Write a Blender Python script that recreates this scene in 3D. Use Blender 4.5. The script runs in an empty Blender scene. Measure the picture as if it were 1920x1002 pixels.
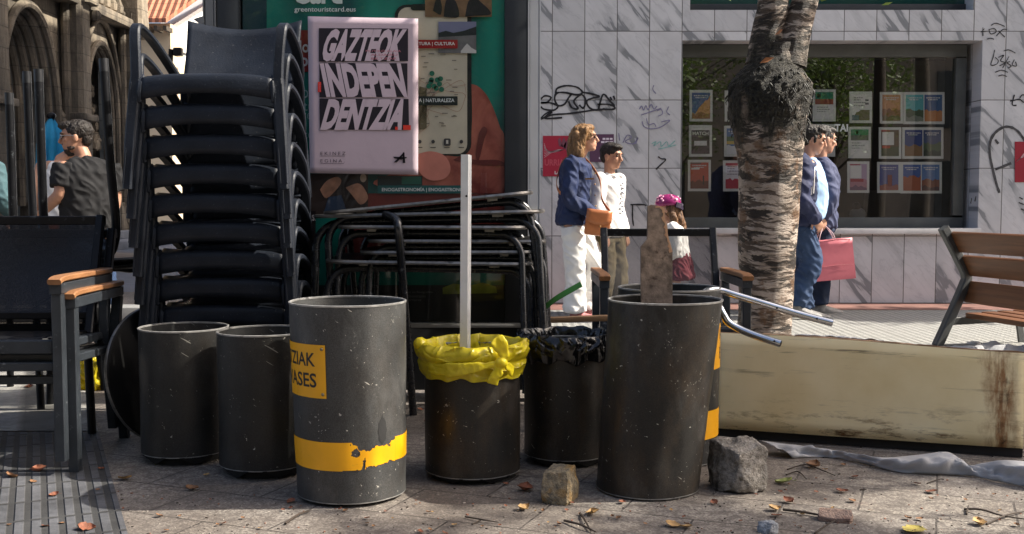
import bpy, bmesh, math, random
import numpy as np
from mathutils import Vector, Matrix, noise, Quaternion
R = math.radians
rnd = random.Random(7)
scene = bpy.context.scene
COL = scene.collection

# ------------------------------------------------------------------ camera, sky, sun, exposure
FPX, CAMZ, PITCH = 2000.0, 0.97, math.atan(121 / 2000.0)
cam_data = bpy.data.cameras.new('camera')
cam_data.sensor_width = 36.0
cam_data.lens = 36.0 * FPX / 1920.0
cam_data.clip_end = 2000
cam = bpy.data.objects.new('camera', cam_data)
cam.location = (0, 0, CAMZ)
cam.rotation_euler = (R(90) - PITCH, 0, 0)
COL.objects.link(cam)
scene.camera = cam

SUN_EL, SUN_AZ = R(43), R(1.0)           # AZ: how far the sun stands behind the +x direction
to_sun = Vector((math.cos(SUN_EL) * math.cos(SUN_AZ), math.cos(SUN_EL) * math.sin(SUN_AZ), math.sin(SUN_EL)))
sun_data = bpy.data.lights.new('sun', 'SUN')
sun_data.energy = 5.0
sun_data.angle = R(0.6)
sun_data.color = (1.0, 0.93, 0.82)
sun = bpy.data.objects.new('sun', sun_data)
sun.location = to_sun * 60
sun.rotation_euler = to_sun.to_track_quat('Z', 'Y').to_euler()
COL.objects.link(sun)

world = bpy.data.worlds.new('World')
scene.world = world
world.use_nodes = True
wn = world.node_tree
wn.nodes.clear()
w_out = wn.nodes.new('ShaderNodeOutputWorld')
w_bg = wn.nodes.new('ShaderNodeBackground')
w_sky = wn.nodes.new('ShaderNodeTexSky')
w_sky.sky_type = 'NISHITA'
w_sky.sun_disc = False
w_sky.sun_elevation = SUN_EL
w_sky.sun_rotation = R(90) - SUN_AZ
w_sky.dust_density = 5.0
w_sky.air_density = 0.8
w_sky.ozone_density = 0.3
w_bg.inputs['Strength'].default_value = 0.125
wn.links.new(w_sky.outputs[0], w_bg.inputs[0])
wn.links.new(w_bg.outputs[0], w_out.inputs[0])

scene.view_settings.view_transform = 'Standard'
scene.view_settings.look = 'None'
scene.view_settings.exposure = 0.95
scene.view_settings.gamma = 1.0
scene.cycles.max_bounces = 8
scene.cycles.transparent_max_bounces = 12
scene.cycles.sample_clamp_indirect = 6.0

# ------------------------------------------------------------------ small maths
def P(px, py, Y):
    """point of the place seen at photo pixel (px, py) that stands Y metres away"""
    a, b = (px - 960) / FPX, (501 - py) / FPX
    dy = math.cos(PITCH) + b * math.sin(PITCH)
    dz = -math.sin(PITCH) + b * math.cos(PITCH)
    t = Y / dy
    return Vector((a * t, Y, CAMZ + dz * t))

def ground_at(px, py):
    a, b = (px - 960) / FPX, (501 - py) / FPX
    dy = math.cos(PITCH) + b * math.sin(PITCH)
    dz = -math.sin(PITCH) + b * math.cos(PITCH)
    t = -CAMZ / dz
    return Vector((a * t, dy * t, 0))

def srgb(r, g, b):
    f = lambda c: (c / 255 / 12.92) if c / 255 <= 0.04045 else ((c / 255 + 0.055) / 1.055) ** 2.4
    return (f(r), f(g), f(b))

# ------------------------------------------------------------------ node materials
class NT:
    def __init__(self, name):
        self.m = bpy.data.materials.new(name)
        self.m.use_nodes = True
        self.t = self.m.node_tree
        self.t.nodes.clear()
        self.out = self.t.nodes.new('ShaderNodeOutputMaterial')
        self.co = self.t.nodes.new('ShaderNodeTexCoord').outputs['Object']
    def n(self, kind, **kw):
        nd = self.t.nodes.new(kind)
        for k, v in kw.items(): setattr(nd, k, v)
        return nd
    def put(self, sock, v):
        if isinstance(v, bpy.types.NodeSocket): self.t.links.new(v, sock)
        elif v is not None:
            try: sock.default_value = v
            except Exception: sock.default_value = (*v, 1)
    def math(self, op, a, b=None, c=None, clamp=False):
        nd = self.n('ShaderNodeMath', operation=op, use_clamp=clamp)
        self.put(nd.inputs[0], a); self.put(nd.inputs[1], b); self.put(nd.inputs[2], c)
        return nd.outputs[0]
    def map(self, v=None, loc=(0, 0, 0), rot=(0, 0, 0), sc=(1, 1, 1)):
        nd = self.n('ShaderNodeMapping')
        self.put(nd.inputs[0], v or self.co); nd.inputs[1].default_value = loc
        nd.inputs[2].default_value = rot; nd.inputs[3].default_value = sc
        return nd.outputs[0]
    def noise(self, v=None, scale=5, detail=4, rough=0.55, dist=0.0, out=0):
        nd = self.n('ShaderNodeTexNoise')
        self.put(nd.inputs['Vector'], v or self.co); nd.inputs['Scale'].default_value = scale
        nd.inputs['Detail'].default_value = detail; nd.inputs['Roughness'].default_value = rough
        nd.inputs['Distortion'].default_value = dist
        return nd.outputs[out]
    def vor(self, v=None, scale=5, feature='F1', out=0, rand=1.0):
        nd = self.n('ShaderNodeTexVoronoi', feature=feature)
        self.put(nd.inputs['Vector'], v or self.co); nd.inputs['Scale'].default_value = scale
        nd.inputs['Randomness'].default_value = rand
        return nd.outputs[out]
    def ramp(self, fac, stops, interp='LINEAR'):
        nd = self.n('ShaderNodeValToRGB')
        self.put(nd.inputs[0], fac)
        cr = nd.color_ramp; cr.interpolation = interp
        while len(cr.elements) < len(stops): cr.elements.new(0.5)
        for e, (p, c) in zip(cr.elements, stops):
            e.position = p
            e.color = (c, c, c, 1) if isinstance(c, (int, float)) else (*c, 1)
        return nd.outputs[0]
    def mix(self, f, a, b, blend='MIX'):
        nd = self.n('ShaderNodeMix', data_type='RGBA', blend_type=blend)
        self.put(nd.inputs[0], f)
        self.put(nd.inputs[6], (*a, 1) if isinstance(a, tuple) and len(a) == 3 else a)
        self.put(nd.inputs[7], (*b, 1) if isinstance(b, tuple) and len(b) == 3 else b)
        return nd.outputs[2]
    def sep(self, v=None):
        nd = self.n('ShaderNodeSeparateXYZ'); self.put(nd.inputs[0], v or self.co); return nd.outputs
    def comb(self, x, y, z):
        nd = self.n('ShaderNodeCombineXYZ')
        for i, k in enumerate((x, y, z)): self.put(nd.inputs[i], k)
        return nd.outputs[0]
    def bump(self, h, strength=0.3, dist=0.01):
        nd = self.n('ShaderNodeBump'); self.put(nd.inputs['Height'], h)
        nd.inputs['Strength'].default_value = strength; nd.inputs['Distance'].default_value = dist
        return nd.outputs[0]
    def bsdf(self, col, rough=0.6, metal=0.0, normal=None, spec=0.5, **kw):
        nd = self.n('ShaderNodeBsdfPrincipled')
        self.put(nd.inputs['Base Color'], (*col, 1) if isinstance(col, tuple) and len(col) == 3 else col)
        self.put(nd.inputs['Roughness'], rough); self.put(nd.inputs['Metallic'], metal)
        self.put(nd.inputs['Specular IOR Level'], spec)
        if normal is not None: self.put(nd.inputs['Normal'], normal)
        for k, v in kw.items(): self.put(nd.inputs[k.replace('_', ' ')], v)
        return nd.outputs[0]
    def done(self, sh):
        self.t.links.new(sh, self.out.inputs[0]); return self.m

_cache = {}
def M(name, col, rough=0.6, metal=0.0, var=0.2, scale=6, bump=0.15, bscale=60, spec=0.5, dirt=None, **kw):
    """general worn surface: colour that wanders, a fine bump, optional dirt (colour, amount, scale)"""
    if name in _cache: return _cache[name]
    t = NT(name)
    a = tuple(max(0, c * (1 - var)) for c in col); b = tuple(min(1, c * (1 + var)) for c in col)
    c = t.mix(t.ramp(t.noise(scale=scale, detail=6), [(0.3, 0.0), (0.7, 1.0)]), a, b)
    if dirt:
        th = 1 - dirt[1]
        c = t.mix(t.ramp(t.noise(t.map(loc=(3, 7, 1)), scale=dirt[2], detail=8, rough=0.7), [(0.40 + th * 0.3, 0.0), (0.52 + th * 0.3, 1.0)]), c, dirt[0])
    nz = t.noise(scale=bscale, detail=5)
    nr = t.bump(nz, bump, 0.004) if bump else None
    rr = t.math('MULTIPLY_ADD', t.noise(scale=scale * 2.3), 0.3, rough - 0.15, True)
    _cache[name] = t.done(t.bsdf(c, rr, metal, nr, spec, **kw))
    return _cache[name]

def ink(r, g, b, rough=0.5, nm=None):
    """printed or painted flat colour given as the photo's 0-255 values"""
    k = nm or 'ink_%d_%d_%d' % (r, g, b)
    if k in _cache: return _cache[k]
    t = NT(k)
    c = srgb(r, g, b)
    cc = t.mix(t.noise(scale=9, detail=5), tuple(x * 0.85 for x in c), tuple(min(1, x * 1.12) for x in c))
    _cache[k] = t.done(t.bsdf(cc, rough, 0, None, 0.4))
    return _cache[k]

# ------------------------------------------------------------------ mesh helpers (all take a bmesh)
def nb(): return bmesh.new()

def face(bm, vs, mi=0):
    try:
        f = bm.faces.new(vs); f.material_index = mi; return f
    except ValueError: return None

def quadgrid(bm, rows, closed=False, mi=0, flip=False):
    vr = [[bm.verts.new(p) for p in r] for r in rows]
    n = len(vr[0])
    for i in range(len(vr) - 1):
        for j in range(n if closed else n - 1):
            k = (j + 1) % n
            q = [vr[i][j], vr[i][k], vr[i + 1][k], vr[i + 1][j]]
            face(bm, q[::-1] if flip else q, mi)
    return vr

def frames(pts):
    pts = [Vector(p) for p in pts]
    ts = []
    for i in range(len(pts)):
        d = (pts[min(i + 1, len(pts) - 1)] - pts[max(i - 1, 0)])
        ts.append(d.normalized() if d.length > 1e-9 else Vector((0, 0, 1)))
    ref = Vector((0, 0, 1)) if abs(ts[0].z) < 0.9 else Vector((1, 0, 0))
    nrm = (ref - ts[0] * ref.dot(ts[0])).normalized()
    out = []
    for p, t in zip(pts, ts):
        nrm = (nrm - t * nrm.dot(t))
        nrm = nrm.normalized() if nrm.length > 1e-6 else t.orthogonal().normalized()
        out.append((p, t, nrm, t.cross(nrm)))
    return out

def smooth_path(pts, n=6):
    pts = [Vector(p) for p in pts]
    out = []
    for i in range(len(pts) - 1):
        p0, p1, p2, p3 = pts[max(i - 1, 0)], pts[i], pts[i + 1], pts[min(i + 2, len(pts) - 1)]
        for k in range(n):
            t = k / n
            out.append(0.5 * ((2 * p1) + (p2 - p0) * t + (2 * p0 - 5 * p1 + 4 * p2 - p3) * t * t + (3 * p1 - p0 - 3 * p2 + p3) * t ** 3))
    out.append(pts[-1])
    return out

def tube(bm, pts, r, seg=10, caps=True, mi=0, round_caps=False):
    fr = frames(pts)
    n = len(fr)
    rs = r if isinstance(r, (list, tuple)) else [r] * n
    if len(rs) != n:
        m = len(rs) - 1
        rs = [rs[min(int(i / (n - 1) * m), m - 1)] * (1 - (i / (n - 1) * m - min(int(i / (n - 1) * m), m - 1))) + rs[min(int(i / (n - 1) * m), m - 1) + 1] * (i / (n - 1) * m - min(int(i / (n - 1) * m), m - 1)) for i in range(n)]
    rows = []
    def ring(p, a, b, rr): return [p + (a * math.cos(2 * math.pi * j / seg) + b * math.sin(2 * math.pi * j / seg)) * rr for j in range(seg)]
    if round_caps:
        p, t, a, b = fr[0]
        for q in (0.97, 0.7, 0.3): rows.append(ring(p - t * rs[0] * q, a, b, rs[0] * math.sqrt(1 - q * q)))
    for (p, t, a, b), rr in zip(fr, rs): rows.append(ring(p, a, b, rr))
    if round_caps:
        p, t, a, b = fr[-1]
        for q in (0.3, 0.7, 0.97): rows.append(ring(p + t * rs[-1] * q, a, b, rs[-1] * math.sqrt(1 - q * q)))
    vr = quadgrid(bm, rows, True, mi)
    if caps or round_caps:
        face(bm, vr[0][::-1], mi); face(bm, vr[-1], mi)

def sweep(bm, pts, w, h, side=None, mi=0, bev=0.25):
    """rounded rectangular bar along pts; w across 'side', h across the other direction"""
    pts = [Vector(p) for p in pts]
    rows = []
    n = len(pts)
    for i, p in enumerate(pts):
        t = (pts[min(i + 1, n - 1)] - pts[max(i - 1, 0)]).normalized()
        s = Vector(side) if side is not None else (Vector((0, 0, 1)) if abs(t.z) < 0.9 else Vector((0, 1, 0)))
        s = (s - t * s.dot(t)).normalized(); u = t.cross(s)
        ww = w[i] if isinstance(w, (list, tuple)) else w
        hh = h[i] if isinstance(h, (list, tuple)) else h
        a, b = ww / 2, hh / 2; c = min(a, b) * bev
        prof = [(a, b - c), (a - c, b), (-a + c, b), (-a, b - c), (-a, -b + c), (-a + c, -b), (a - c, -b), (a, -b + c)]
        rows.append([p + s * x + u * y for x, y in prof])
    vr = quadgrid(bm, rows, True, mi)
    face(bm, vr[0][::-1], mi); face(bm, vr[-1], mi)

def lathe(bm, prof, seg=48, c=(0, 0, 0), mi=0, fn=None):
    rows = []
    for r, z in prof:
        row = []
        for j in range(seg):
            a = 2 * math.pi * j / seg
            rr, zz = (fn(a, r, z) if fn else (r, z))
            row.append(Vector((c[0] + rr * math.cos(a), c[1] + rr * math.sin(a), c[2] + zz)))
        rows.append(row)
    return quadgrid(bm, rows, True, mi)

def box(bm, c, s, rot=None, bev=0.0, mi=0):
    c = Vector(c)
    vs = []
    for z in (-.5, .5):
        for x, y in ((-.5, -.5), (.5, -.5), (.5, .5), (-.5, .5)):
            v = Vector((x * s[0], y * s[1], z * s[2]))
            if rot is not None: v = rot @ v
            vs.append(bm.verts.new(c + v))
    idx = [(3, 2, 1, 0), (4, 5, 6, 7), (0, 1, 5, 4), (1, 2, 6, 5), (2, 3, 7, 6), (3, 0, 4, 7)]
    fs = [face(bm, [vs[i] for i in q], mi) for q in idx]
    if bev:
        es = set(e for f in fs for e in f.edges)
        r = bmesh.ops.bevel(bm, geom=list(es), offset=bev, segments=2, profile=0.6, affect='EDGES')
        for f in r['faces']: f.material_index = mi

def bar(bm, a, b, w, h, side=None, mi=0): sweep(bm, [a, b], w, h, side, mi)

def ellipsoid(bm, c, r, rot=None, seg=16, rings=10, mi=0):
    c = Vector(c)
    rows = []
    for i in range(1, rings):
        th = math.pi * i / rings
        row = []
        for j in range(seg):
            a = 2 * math.pi * j / seg
            v = Vector((r[0] * math.sin(th) * math.cos(a), r[1] * math.sin(th) * math.sin(a), -r[2] * math.cos(th)))
            if rot is not None: v = rot @ v
            row.append(c + v)
        rows.append(row)
    vr = quadgrid(bm, rows, True, mi)
    face(bm, vr[0][::-1], mi); face(bm, vr[-1], mi)

def poly(bm, pts, mi=0):
    f = face(bm, [bm.verts.new(p) for p in pts], mi)
    return f

def slab(bm, pts, thick, mi=0):
    """closed plate: outline pts, thickened along the vector 'thick'"""
    t = Vector(thick)
    a = [bm.verts.new(p) for p in pts]; b = [bm.verts.new(Vector(p) + t) for p in pts]
    face(bm, a[::-1], mi); face(bm, b, mi)
    n = len(a)
    for i in range(n): face(bm, [a[i], a[(i + 1) % n], b[(i + 1) % n], b[i]], mi)

WORLD_ROOT = {}
def obj(name, bm, mat, parent=None, smooth=True, angle=38, label=None, recalc=True):
    if recalc: bmesh.ops.recalc_face_normals(bm, faces=bm.faces)
    me = bpy.data.meshes.new(name)
    bm.to_mesh(me); bm.free()
    for m in (mat if isinstance(mat, (list, tuple)) else [mat]): me.materials.append(m)
    if smooth:
        me.polygons.foreach_set('use_smooth', [True] * len(me.polygons))
        me.set_sharp_from_angle(angle=R(angle))
    return link(name, me, parent, label)

def link(name, me, parent=None, label=None):
    o = bpy.data.objects.new(name, me)
    COL.objects.link(o)
    if parent is not None:
        o.parent = parent
        if parent.name in WORLD_ROOT: o.location = -WORLD_ROOT[parent.name]
    if label: o['label'] = label
    return o

def tag(o, label, cat, group=None):
    o['label'] = label; o['category'] = cat
    if group: o['group'] = group
    return o

def thing(name, label, cat, loc=(0, 0, 0), group=None, rotz=0.0, world_parts=False):
    """an Empty at the thing's base; world_parts: its parts are built in place coordinates"""
    o = bpy.data.objects.new(name, None)
    o.empty_display_size = 0.1
    COL.objects.link(o)
    o.location = loc; o.rotation_euler = (0, 0, rotz)
    tag(o, label, cat, group)
    if world_parts: WORLD_ROOT[o.name] = Vector(loc)
    return o

def struct(name, bm, mat, smooth=False):
    o = obj(name, bm, mat, None, smooth)
    o['kind'] = 'structure'
    return o

def copy_tree(o, parent=None):
    c = o.copy(); COL.objects.link(c)
    if parent is not None: c.parent = parent
    for ch in list(o.children): copy_tree(ch, c)
    return c

def blob(name, bm, mat, parent, voxel=0.008, fold=0.0, fscale=14, smooth_it=4, label=None, fold2=0.0):
    """one continuous skin grown over overlapping closed shapes"""
    bmesh.ops.recalc_face_normals(bm, faces=bm.faces)
    me = bpy.data.meshes.new(name); bm.to_mesh(me); bm.free()
    o = bpy.data.objects.new(name, me); COL.objects.link(o)
    md = o.modifiers.new('r', 'REMESH'); md.mode = 'VOXEL'; md.voxel_size = voxel; md.use_smooth_shade = True
    sm = o.modifiers.new('s', 'SMOOTH'); sm.iterations = smooth_it; sm.factor = 0.5
    dg = bpy.context.evaluated_depsgraph_get()
    m2 = bpy.data.meshes.new_from_object(o.evaluated_get(dg))
    bpy.data.objects.remove(o); bpy.data.meshes.remove(me)
    if fold or fold2:
        ns = [v.normal.copy() for v in m2.vertices]
        for v, nv in zip(m2.vertices, ns):
            p = v.co
            d = fold * noise.noise(Vector((p.x * fscale, p.y * fscale, p.z * fscale * 0.6)))
            if fold2: d += fold2 * (1 - 2 * abs(noise.noise(Vector((p.x * fscale * 1.5 + p.z * 9, p.y * fscale * 1.5, p.z * fscale * 1.1)))))
            v.co = p + nv * d
    m2.name = name
    m2.materials.clear(); m2.materials.append(mat)
    m2.polygons.foreach_set('use_smooth', [True] * len(m2.polygons))
    return link(name, m2, parent, label)

# lettering -> flat triangles, scaled to a given box (x to the right, y up, lower left corner at 0,0)
_txt = {}
def letters(s, w=None, h=1.0, bold=0.0, shear=0.0):
    key = (s, bold)
    if key not in _txt:
        cu = bpy.data.curves.new('t', 'FONT'); cu.body = s; cu.size = 1.0; cu.offset = bold; cu.resolution_u = 3
        o = bpy.data.objects.new('t', cu); COL.objects.link(o)
        dg = bpy.context.evaluated_depsgraph_get()
        me = bpy.data.meshes.new_from_object(o.evaluated_get(dg))
        vs = [(v.co.x, v.co.y) for v in me.vertices]; fs = [tuple(p.vertices) for p in me.polygons]
        bpy.data.objects.remove(o); bpy.data.meshes.remove(me); bpy.data.curves.remove(cu)
        _txt[key] = (vs, fs)
    vs, fs = _txt[key]
    x0, x1 = min(v[0] for v in vs), max(v[0] for v in vs); y0, y1 = min(v[1] for v in vs), max(v[1] for v in vs)
    sy = h / (y1 - y0); sx = (w / (x1 - x0)) if w else sy
    return [((x - x0) * sx + shear * (y - y0) * sy, (y - y0) * sy) for x, y in vs], fs

def put_letters(bm, s, fn, w=None, h=1.0, bold=0.0, shear=0.0, mi=0):
    vs, fs = letters(s, w, h, bold, shear)
    bv = [bm.verts.new(fn(x, y)) for x, y in vs]
    for f in fs: face(bm, [bv[i] for i in f], mi)

def px_letters(bm, s, x0, y0, x1, y1, Y, bold=0.0, shear=0.0, mi=0):
    """lettering whose box is given in photo pixels on the upright plane at depth Y"""
    put_letters(bm, s, lambda x, y: P(x0 + x, y1 - y, Y), x1 - x0, y1 - y0, bold, shear, mi)

def px_poly(bm, pts, Y, mi=0): return poly(bm, [P(x, y, Y) for x, y in pts], mi)
def px_rect(bm, x0, y0, x1, y1, Y, mi=0): return px_poly(bm, [(x0, y0), (x1, y0), (x1, y1), (x0, y1)], Y, mi)

def ribbon(bm, pts, w, fn, mi=0):
    """flat brush stroke through 2-D points; fn maps them onto the surface"""
    sp = smooth_path([(x, y, 0) for x, y in pts], 5)
    prev = None
    n = len(sp)
    for i, p in enumerate(sp):
        d = (sp[min(i + 1, n - 1)] - sp[max(i - 1, 0)])
        if d.length < 1e-6: continue
        d.normalize(); q = Vector((-d.y, d.x, 0)) * w / 2 * (0.8 + 0.35 * noise.noise(p * 0.15))
        cur = (bm.verts.new(fn(p.x + q.x, p.y + q.y)), bm.verts.new(fn(p.x - q.x, p.y - q.y)))
        if prev: face(bm, [prev[0], cur[0], cur[1], prev[1]], mi)
        prev = cur
# ------------------------------------------------------------------ special materials
def mat_paving():
    t = NT('slab_paving')
    v = t.map(rot=(0, 0, R(22)))
    br = t.n('ShaderNodeTexBrick', offset=0.5)
    t.put(br.inputs['Vector'], v); br.inputs['Scale'].default_value = 1.0
    br.inputs['Brick Width'].default_value = 0.46; br.inputs['Row Height'].default_value = 0.29
    br.inputs['Mortar Size'].default_value = 0.004; br.inputs['Mortar Smooth'].default_value = 0.3
    t.put(br.inputs['Color1'], (0.315, 0.285, 0.245)); t.put(br.inputs['Color2'], (0.245, 0.22, 0.195)); t.put(br.inputs['Mortar'], (0.07, 0.062, 0.055))
    big = t.noise(scale=1.7, detail=7, rough=0.65)
    c = t.mix(t.ramp(big, [(0.35, 0.0), (0.62, 1.0)]), t.mix(1.0, br.outputs[0], (0.62, 0.58, 0.55), 'MULTIPLY'), br.outputs[0])
    sp = t.ramp(t.noise(scale=120, detail=3), [(0.38, 0.45), (0.55, 1.0), (0.68, 1.25)])
    c = t.mix(1.0, c, sp, 'MULTIPLY')
    wear = t.ramp(t.noise(t.map(loc=(5, 1, 0)), scale=26, detail=9, rough=0.75), [(0.46, 0.0), (0.56, 0.8)])
    c = t.mix(wear, c, (0.10, 0.085, 0.075))
    chip = t.ramp(t.vor(scale=46), [(0.0, 1.0), (0.06, 1.0), (0.09, 0.0)])
    c = t.mix(t.math('MULTIPLY', chip, t.ramp(t.noise(scale=3, detail=3), [(0.5, 0), (0.6, 0.8)])), c, (0.42, 0.39, 0.35))
    red = t.ramp(t.noise(t.map(loc=(9, 4, 2)), scale=3.1, detail=8, rough=0.7), [(0.62, 0.0), (0.74, 0.35)])
    c = t.mix(red, c, (0.23, 0.13, 0.10))
    h = t.math('ADD', t.math('MULTIPLY', br.outputs['Fac'], -1.2), t.math('MULTIPLY', t.noise(scale=90, detail=6, rough=0.7), 0.9))
    return t.done(t.bsdf(c, t.math('MULTIPLY_ADD', big, 0.3, 0.55), 0, t.bump(h, 0.55, 0.006), 0.35))

def mat_ribbed(nm, c1, c2, sx, sy, lo, rot=0):
    """paving slabs pressed with raised bars"""
    t = NT(nm)
    v = t.map(rot=(0, 0, rot)); x, y, z = t.sep(v)
    fx = t.math('FRACT', t.math('DIVIDE', x, sx)); fy = t.math('FRACT', t.math('DIVIDE', y, sy))
    ax = t.math('ABSOLUTE', t.math('SUBTRACT', fx, 0.5)); ay = t.math('ABSOLUTE', t.math('SUBTRACT', fy, 0.5))
    rx = t.ramp(ax, [(0.24, 1.0), (0.32, 0.0)]); ry = t.ramp(ay, [(0.44, 1.0), (0.48, 0.0)])
    up = t.math('MULTIPLY', rx, ry)
    nz = t.noise(scale=30, detail=8, rough=0.7)
    grime = t.ramp(t.noise(scale=4, detail=7, rough=0.65), [(0.35, 0.55), (0.7, 1.15)])
    top = t.mix(t.ramp(nz, [(0.35, 0.0), (0.65, 1.0)]), tuple(k * 0.7 for k in c1), c1)
    c = t.mix(1.0, t.mix(up, c2, top), grime, 'MULTIPLY')
    h = t.math('ADD', up, t.math('MULTIPLY', nz, lo))
    return t.done(t.bsdf(c, 0.7, 0, t.bump(h, 0.8, 0.008), 0.3))

def mat_dots():
    t = NT('dotted_paving')
    v = t.map(sc=(1, 1, 0)); d = t.vor(v, scale=16, rand=0.0)
    up = t.ramp(d, [(0.25, 1.0), (0.4, 0.0)])
    nz = t.noise(scale=22, detail=8, rough=0.7)
    c = t.mix(t.ramp(nz, [(0.3, 0.0), (0.7, 1.0)]), (0.16, 0.16, 0.15), (0.27, 0.27, 0.255))
    c = t.mix(up, c, (0.33, 0.33, 0.31))
    x, y, z = t.sep()
    j = t.math('MAXIMUM', t.ramp(t.math('FRACT', t.math('DIVIDE', x, 0.4)), [(0.0, 1.0), (0.03, 0.0)]), t.ramp(t.math('FRACT', t.math('DIVIDE', y, 0.4)), [(0.0, 1.0), (0.03, 0.0)]))
    c = t.mix(j, c, (0.13, 0.125, 0.11))
    return t.done(t.bsdf(c, 0.75, 0, t.bump(t.math('ADD', up, nz), 0.6, 0.01), 0.3))

def mat_marble():
    t = NT('veined_marble')
    x, y, z = t.sep()
    TW, TH = 0.3065, 0.645
    xs = t.math('DIVIDE', t.math('ADD', t.math('ADD', x, t.math('MULTIPLY', y, 1.0)), 50 * TW - 0.387 - 10.2 + 0.006), TW)
    zs = t.math('DIVIDE', t.math('ADD', z, 10 * TH - 0.650), TH)
    ix, iz = t.math('FLOOR', xs), t.math('FLOOR', zs)
    fx, fz = t.math('FRACT', xs), t.math('FRACT', zs)
    wnz = t.n('ShaderNodeTexWhiteNoise', noise_dimensions='3D')
    t.put(wnz.inputs['Vector'], t.comb(ix, iz, 3.0))
    rv = t.sep(wnz.outputs['Color'])
    px = t.math('ADD', x, t.math('MULTIPLY', rv[0], 40.0)); pz = t.math('ADD', z, t.math('MULTIPLY', rv[1], 40.0))
    base = t.comb(px, 0.0, pz)
    v = t.map(t.map(base, rot=(0, R(-54), 0)), sc=(0.30, 1, 1.7))
    n1 = t.noise(v, scale=1.15, detail=6, rough=0.55, dist=0.25)
    big = t.ramp(t.math('ABSOLUTE', t.math('SUBTRACT', n1, 0.5)), [(0.0, 1.0), (0.013, 0.95), (0.018, 0.22), (0.05, 0.0)])
    mask = t.ramp(t.noise(t.map(base, loc=(3, 0, 8)), scale=1.3, detail=2), [(0.40, 0.0), (0.48, 1.0)])
    n2 = t.noise(t.map(t.map(base, rot=(0, R(-46), 0)), sc=(0.45, 1, 2.0)), scale=3.2, detail=8, rough=0.6, dist=0.6)
    fine = t.ramp(t.math('ABSOLUTE', t.math('SUBTRACT', n2, 0.52)), [(0.0, 0.75), (0.012, 0.25), (0.035, 0.0)])
    cloud = t.noise(t.map(t.map(base, rot=(0, R(-50), 0)), sc=(0.4, 1, 1.8)), scale=3.0, detail=7, rough=0.6)
    c = t.mix(t.ramp(cloud, [(0.3, 0.0), (0.75, 1.0)]), (0.53, 0.535, 0.55), (0.67, 0.67, 0.685))
    tone = t.math('MULTIPLY_ADD', rv[2], 0.14, 0.88)
    c = t.mix(1.0, c, t.comb(tone, tone, tone), 'MULTIPLY')
    c = t.mix(t.math('MULTIPLY', big, mask), c, (0.215, 0.225, 0.24))
    c = t.mix(t.math('MULTIPLY', fine, 0.42), c, (0.30, 0.31, 0.33))
    dirt = t.ramp(t.noise(scale=5, detail=8, rough=0.7), [(0.5, 0.0), (0.8, 0.25)])
    c = t.mix(dirt, c, (0.33, 0.32, 0.31))
    ex = t.ramp(fx, [(0.0, 1.0), (0.010, 1.0), (0.016, 0.0), (0.985, 0.0), (0.990, 1.0)])
    ez = t.ramp(fz, [(0.0, 1.0), (0.005, 1.0), (0.008, 0.0), (0.993, 0.0), (0.996, 1.0)])
    e = t.math('MAXIMUM', ex, ez)
    c = t.mix(e, c, (0.11, 0.105, 0.10))
    return t.done(t.bsdf(c, t.math('MULTIPLY_ADD', cloud, 0.25, 0.25), 0, t.bump(t.math('MULTIPLY', e, -1.0), 0.5, 0.004), 0.5))

def mat_stone():
    t = NT('old_sandstone')
    x, y, z = t.sep()
    br = t.n('ShaderNodeTexBrick', offset=0.5)
    t.put(br.inputs['Vector'], t.comb(t.math('ADD', y, x), z, 0.0)); br.inputs['Scale'].default_value = 1.0
    br.inputs['Brick Width'].default_value = 0.75; br.inputs['Row Height'].default_value = 0.36; br.inputs['Mortar Size'].default_value = 0.008
    t.put(br.inputs['Color1'], (0.37, 0.305, 0.225)); t.put(br.inputs['Color2'], (0.26, 0.22, 0.165)); t.put(br.inputs['Mortar'], (0.17, 0.145, 0.11))
    st = t.noise(t.map(sc=(1, 1, 0.25)), scale=1.6, detail=8, rough=0.68)
    c = t.mix(t.ramp(st, [(0.40, 0.0), (0.60, 0.85)]), br.outputs[0], (0.065, 0.058, 0.05))
    c = t.mix(t.ramp(t.noise(scale=9, detail=9, rough=0.7), [(0.45, 0.0), (0.75, 0.5)]), c, (0.16, 0.135, 0.10))
    h = t.math('ADD', t.noise(scale=14, detail=8, rough=0.65), t.math('MULTIPLY', br.outputs['Fac'], -0.6))
    return t.done(t.bsdf(c, 0.9, 0, t.bump(h, 0.6, 0.03), 0.2))

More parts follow.
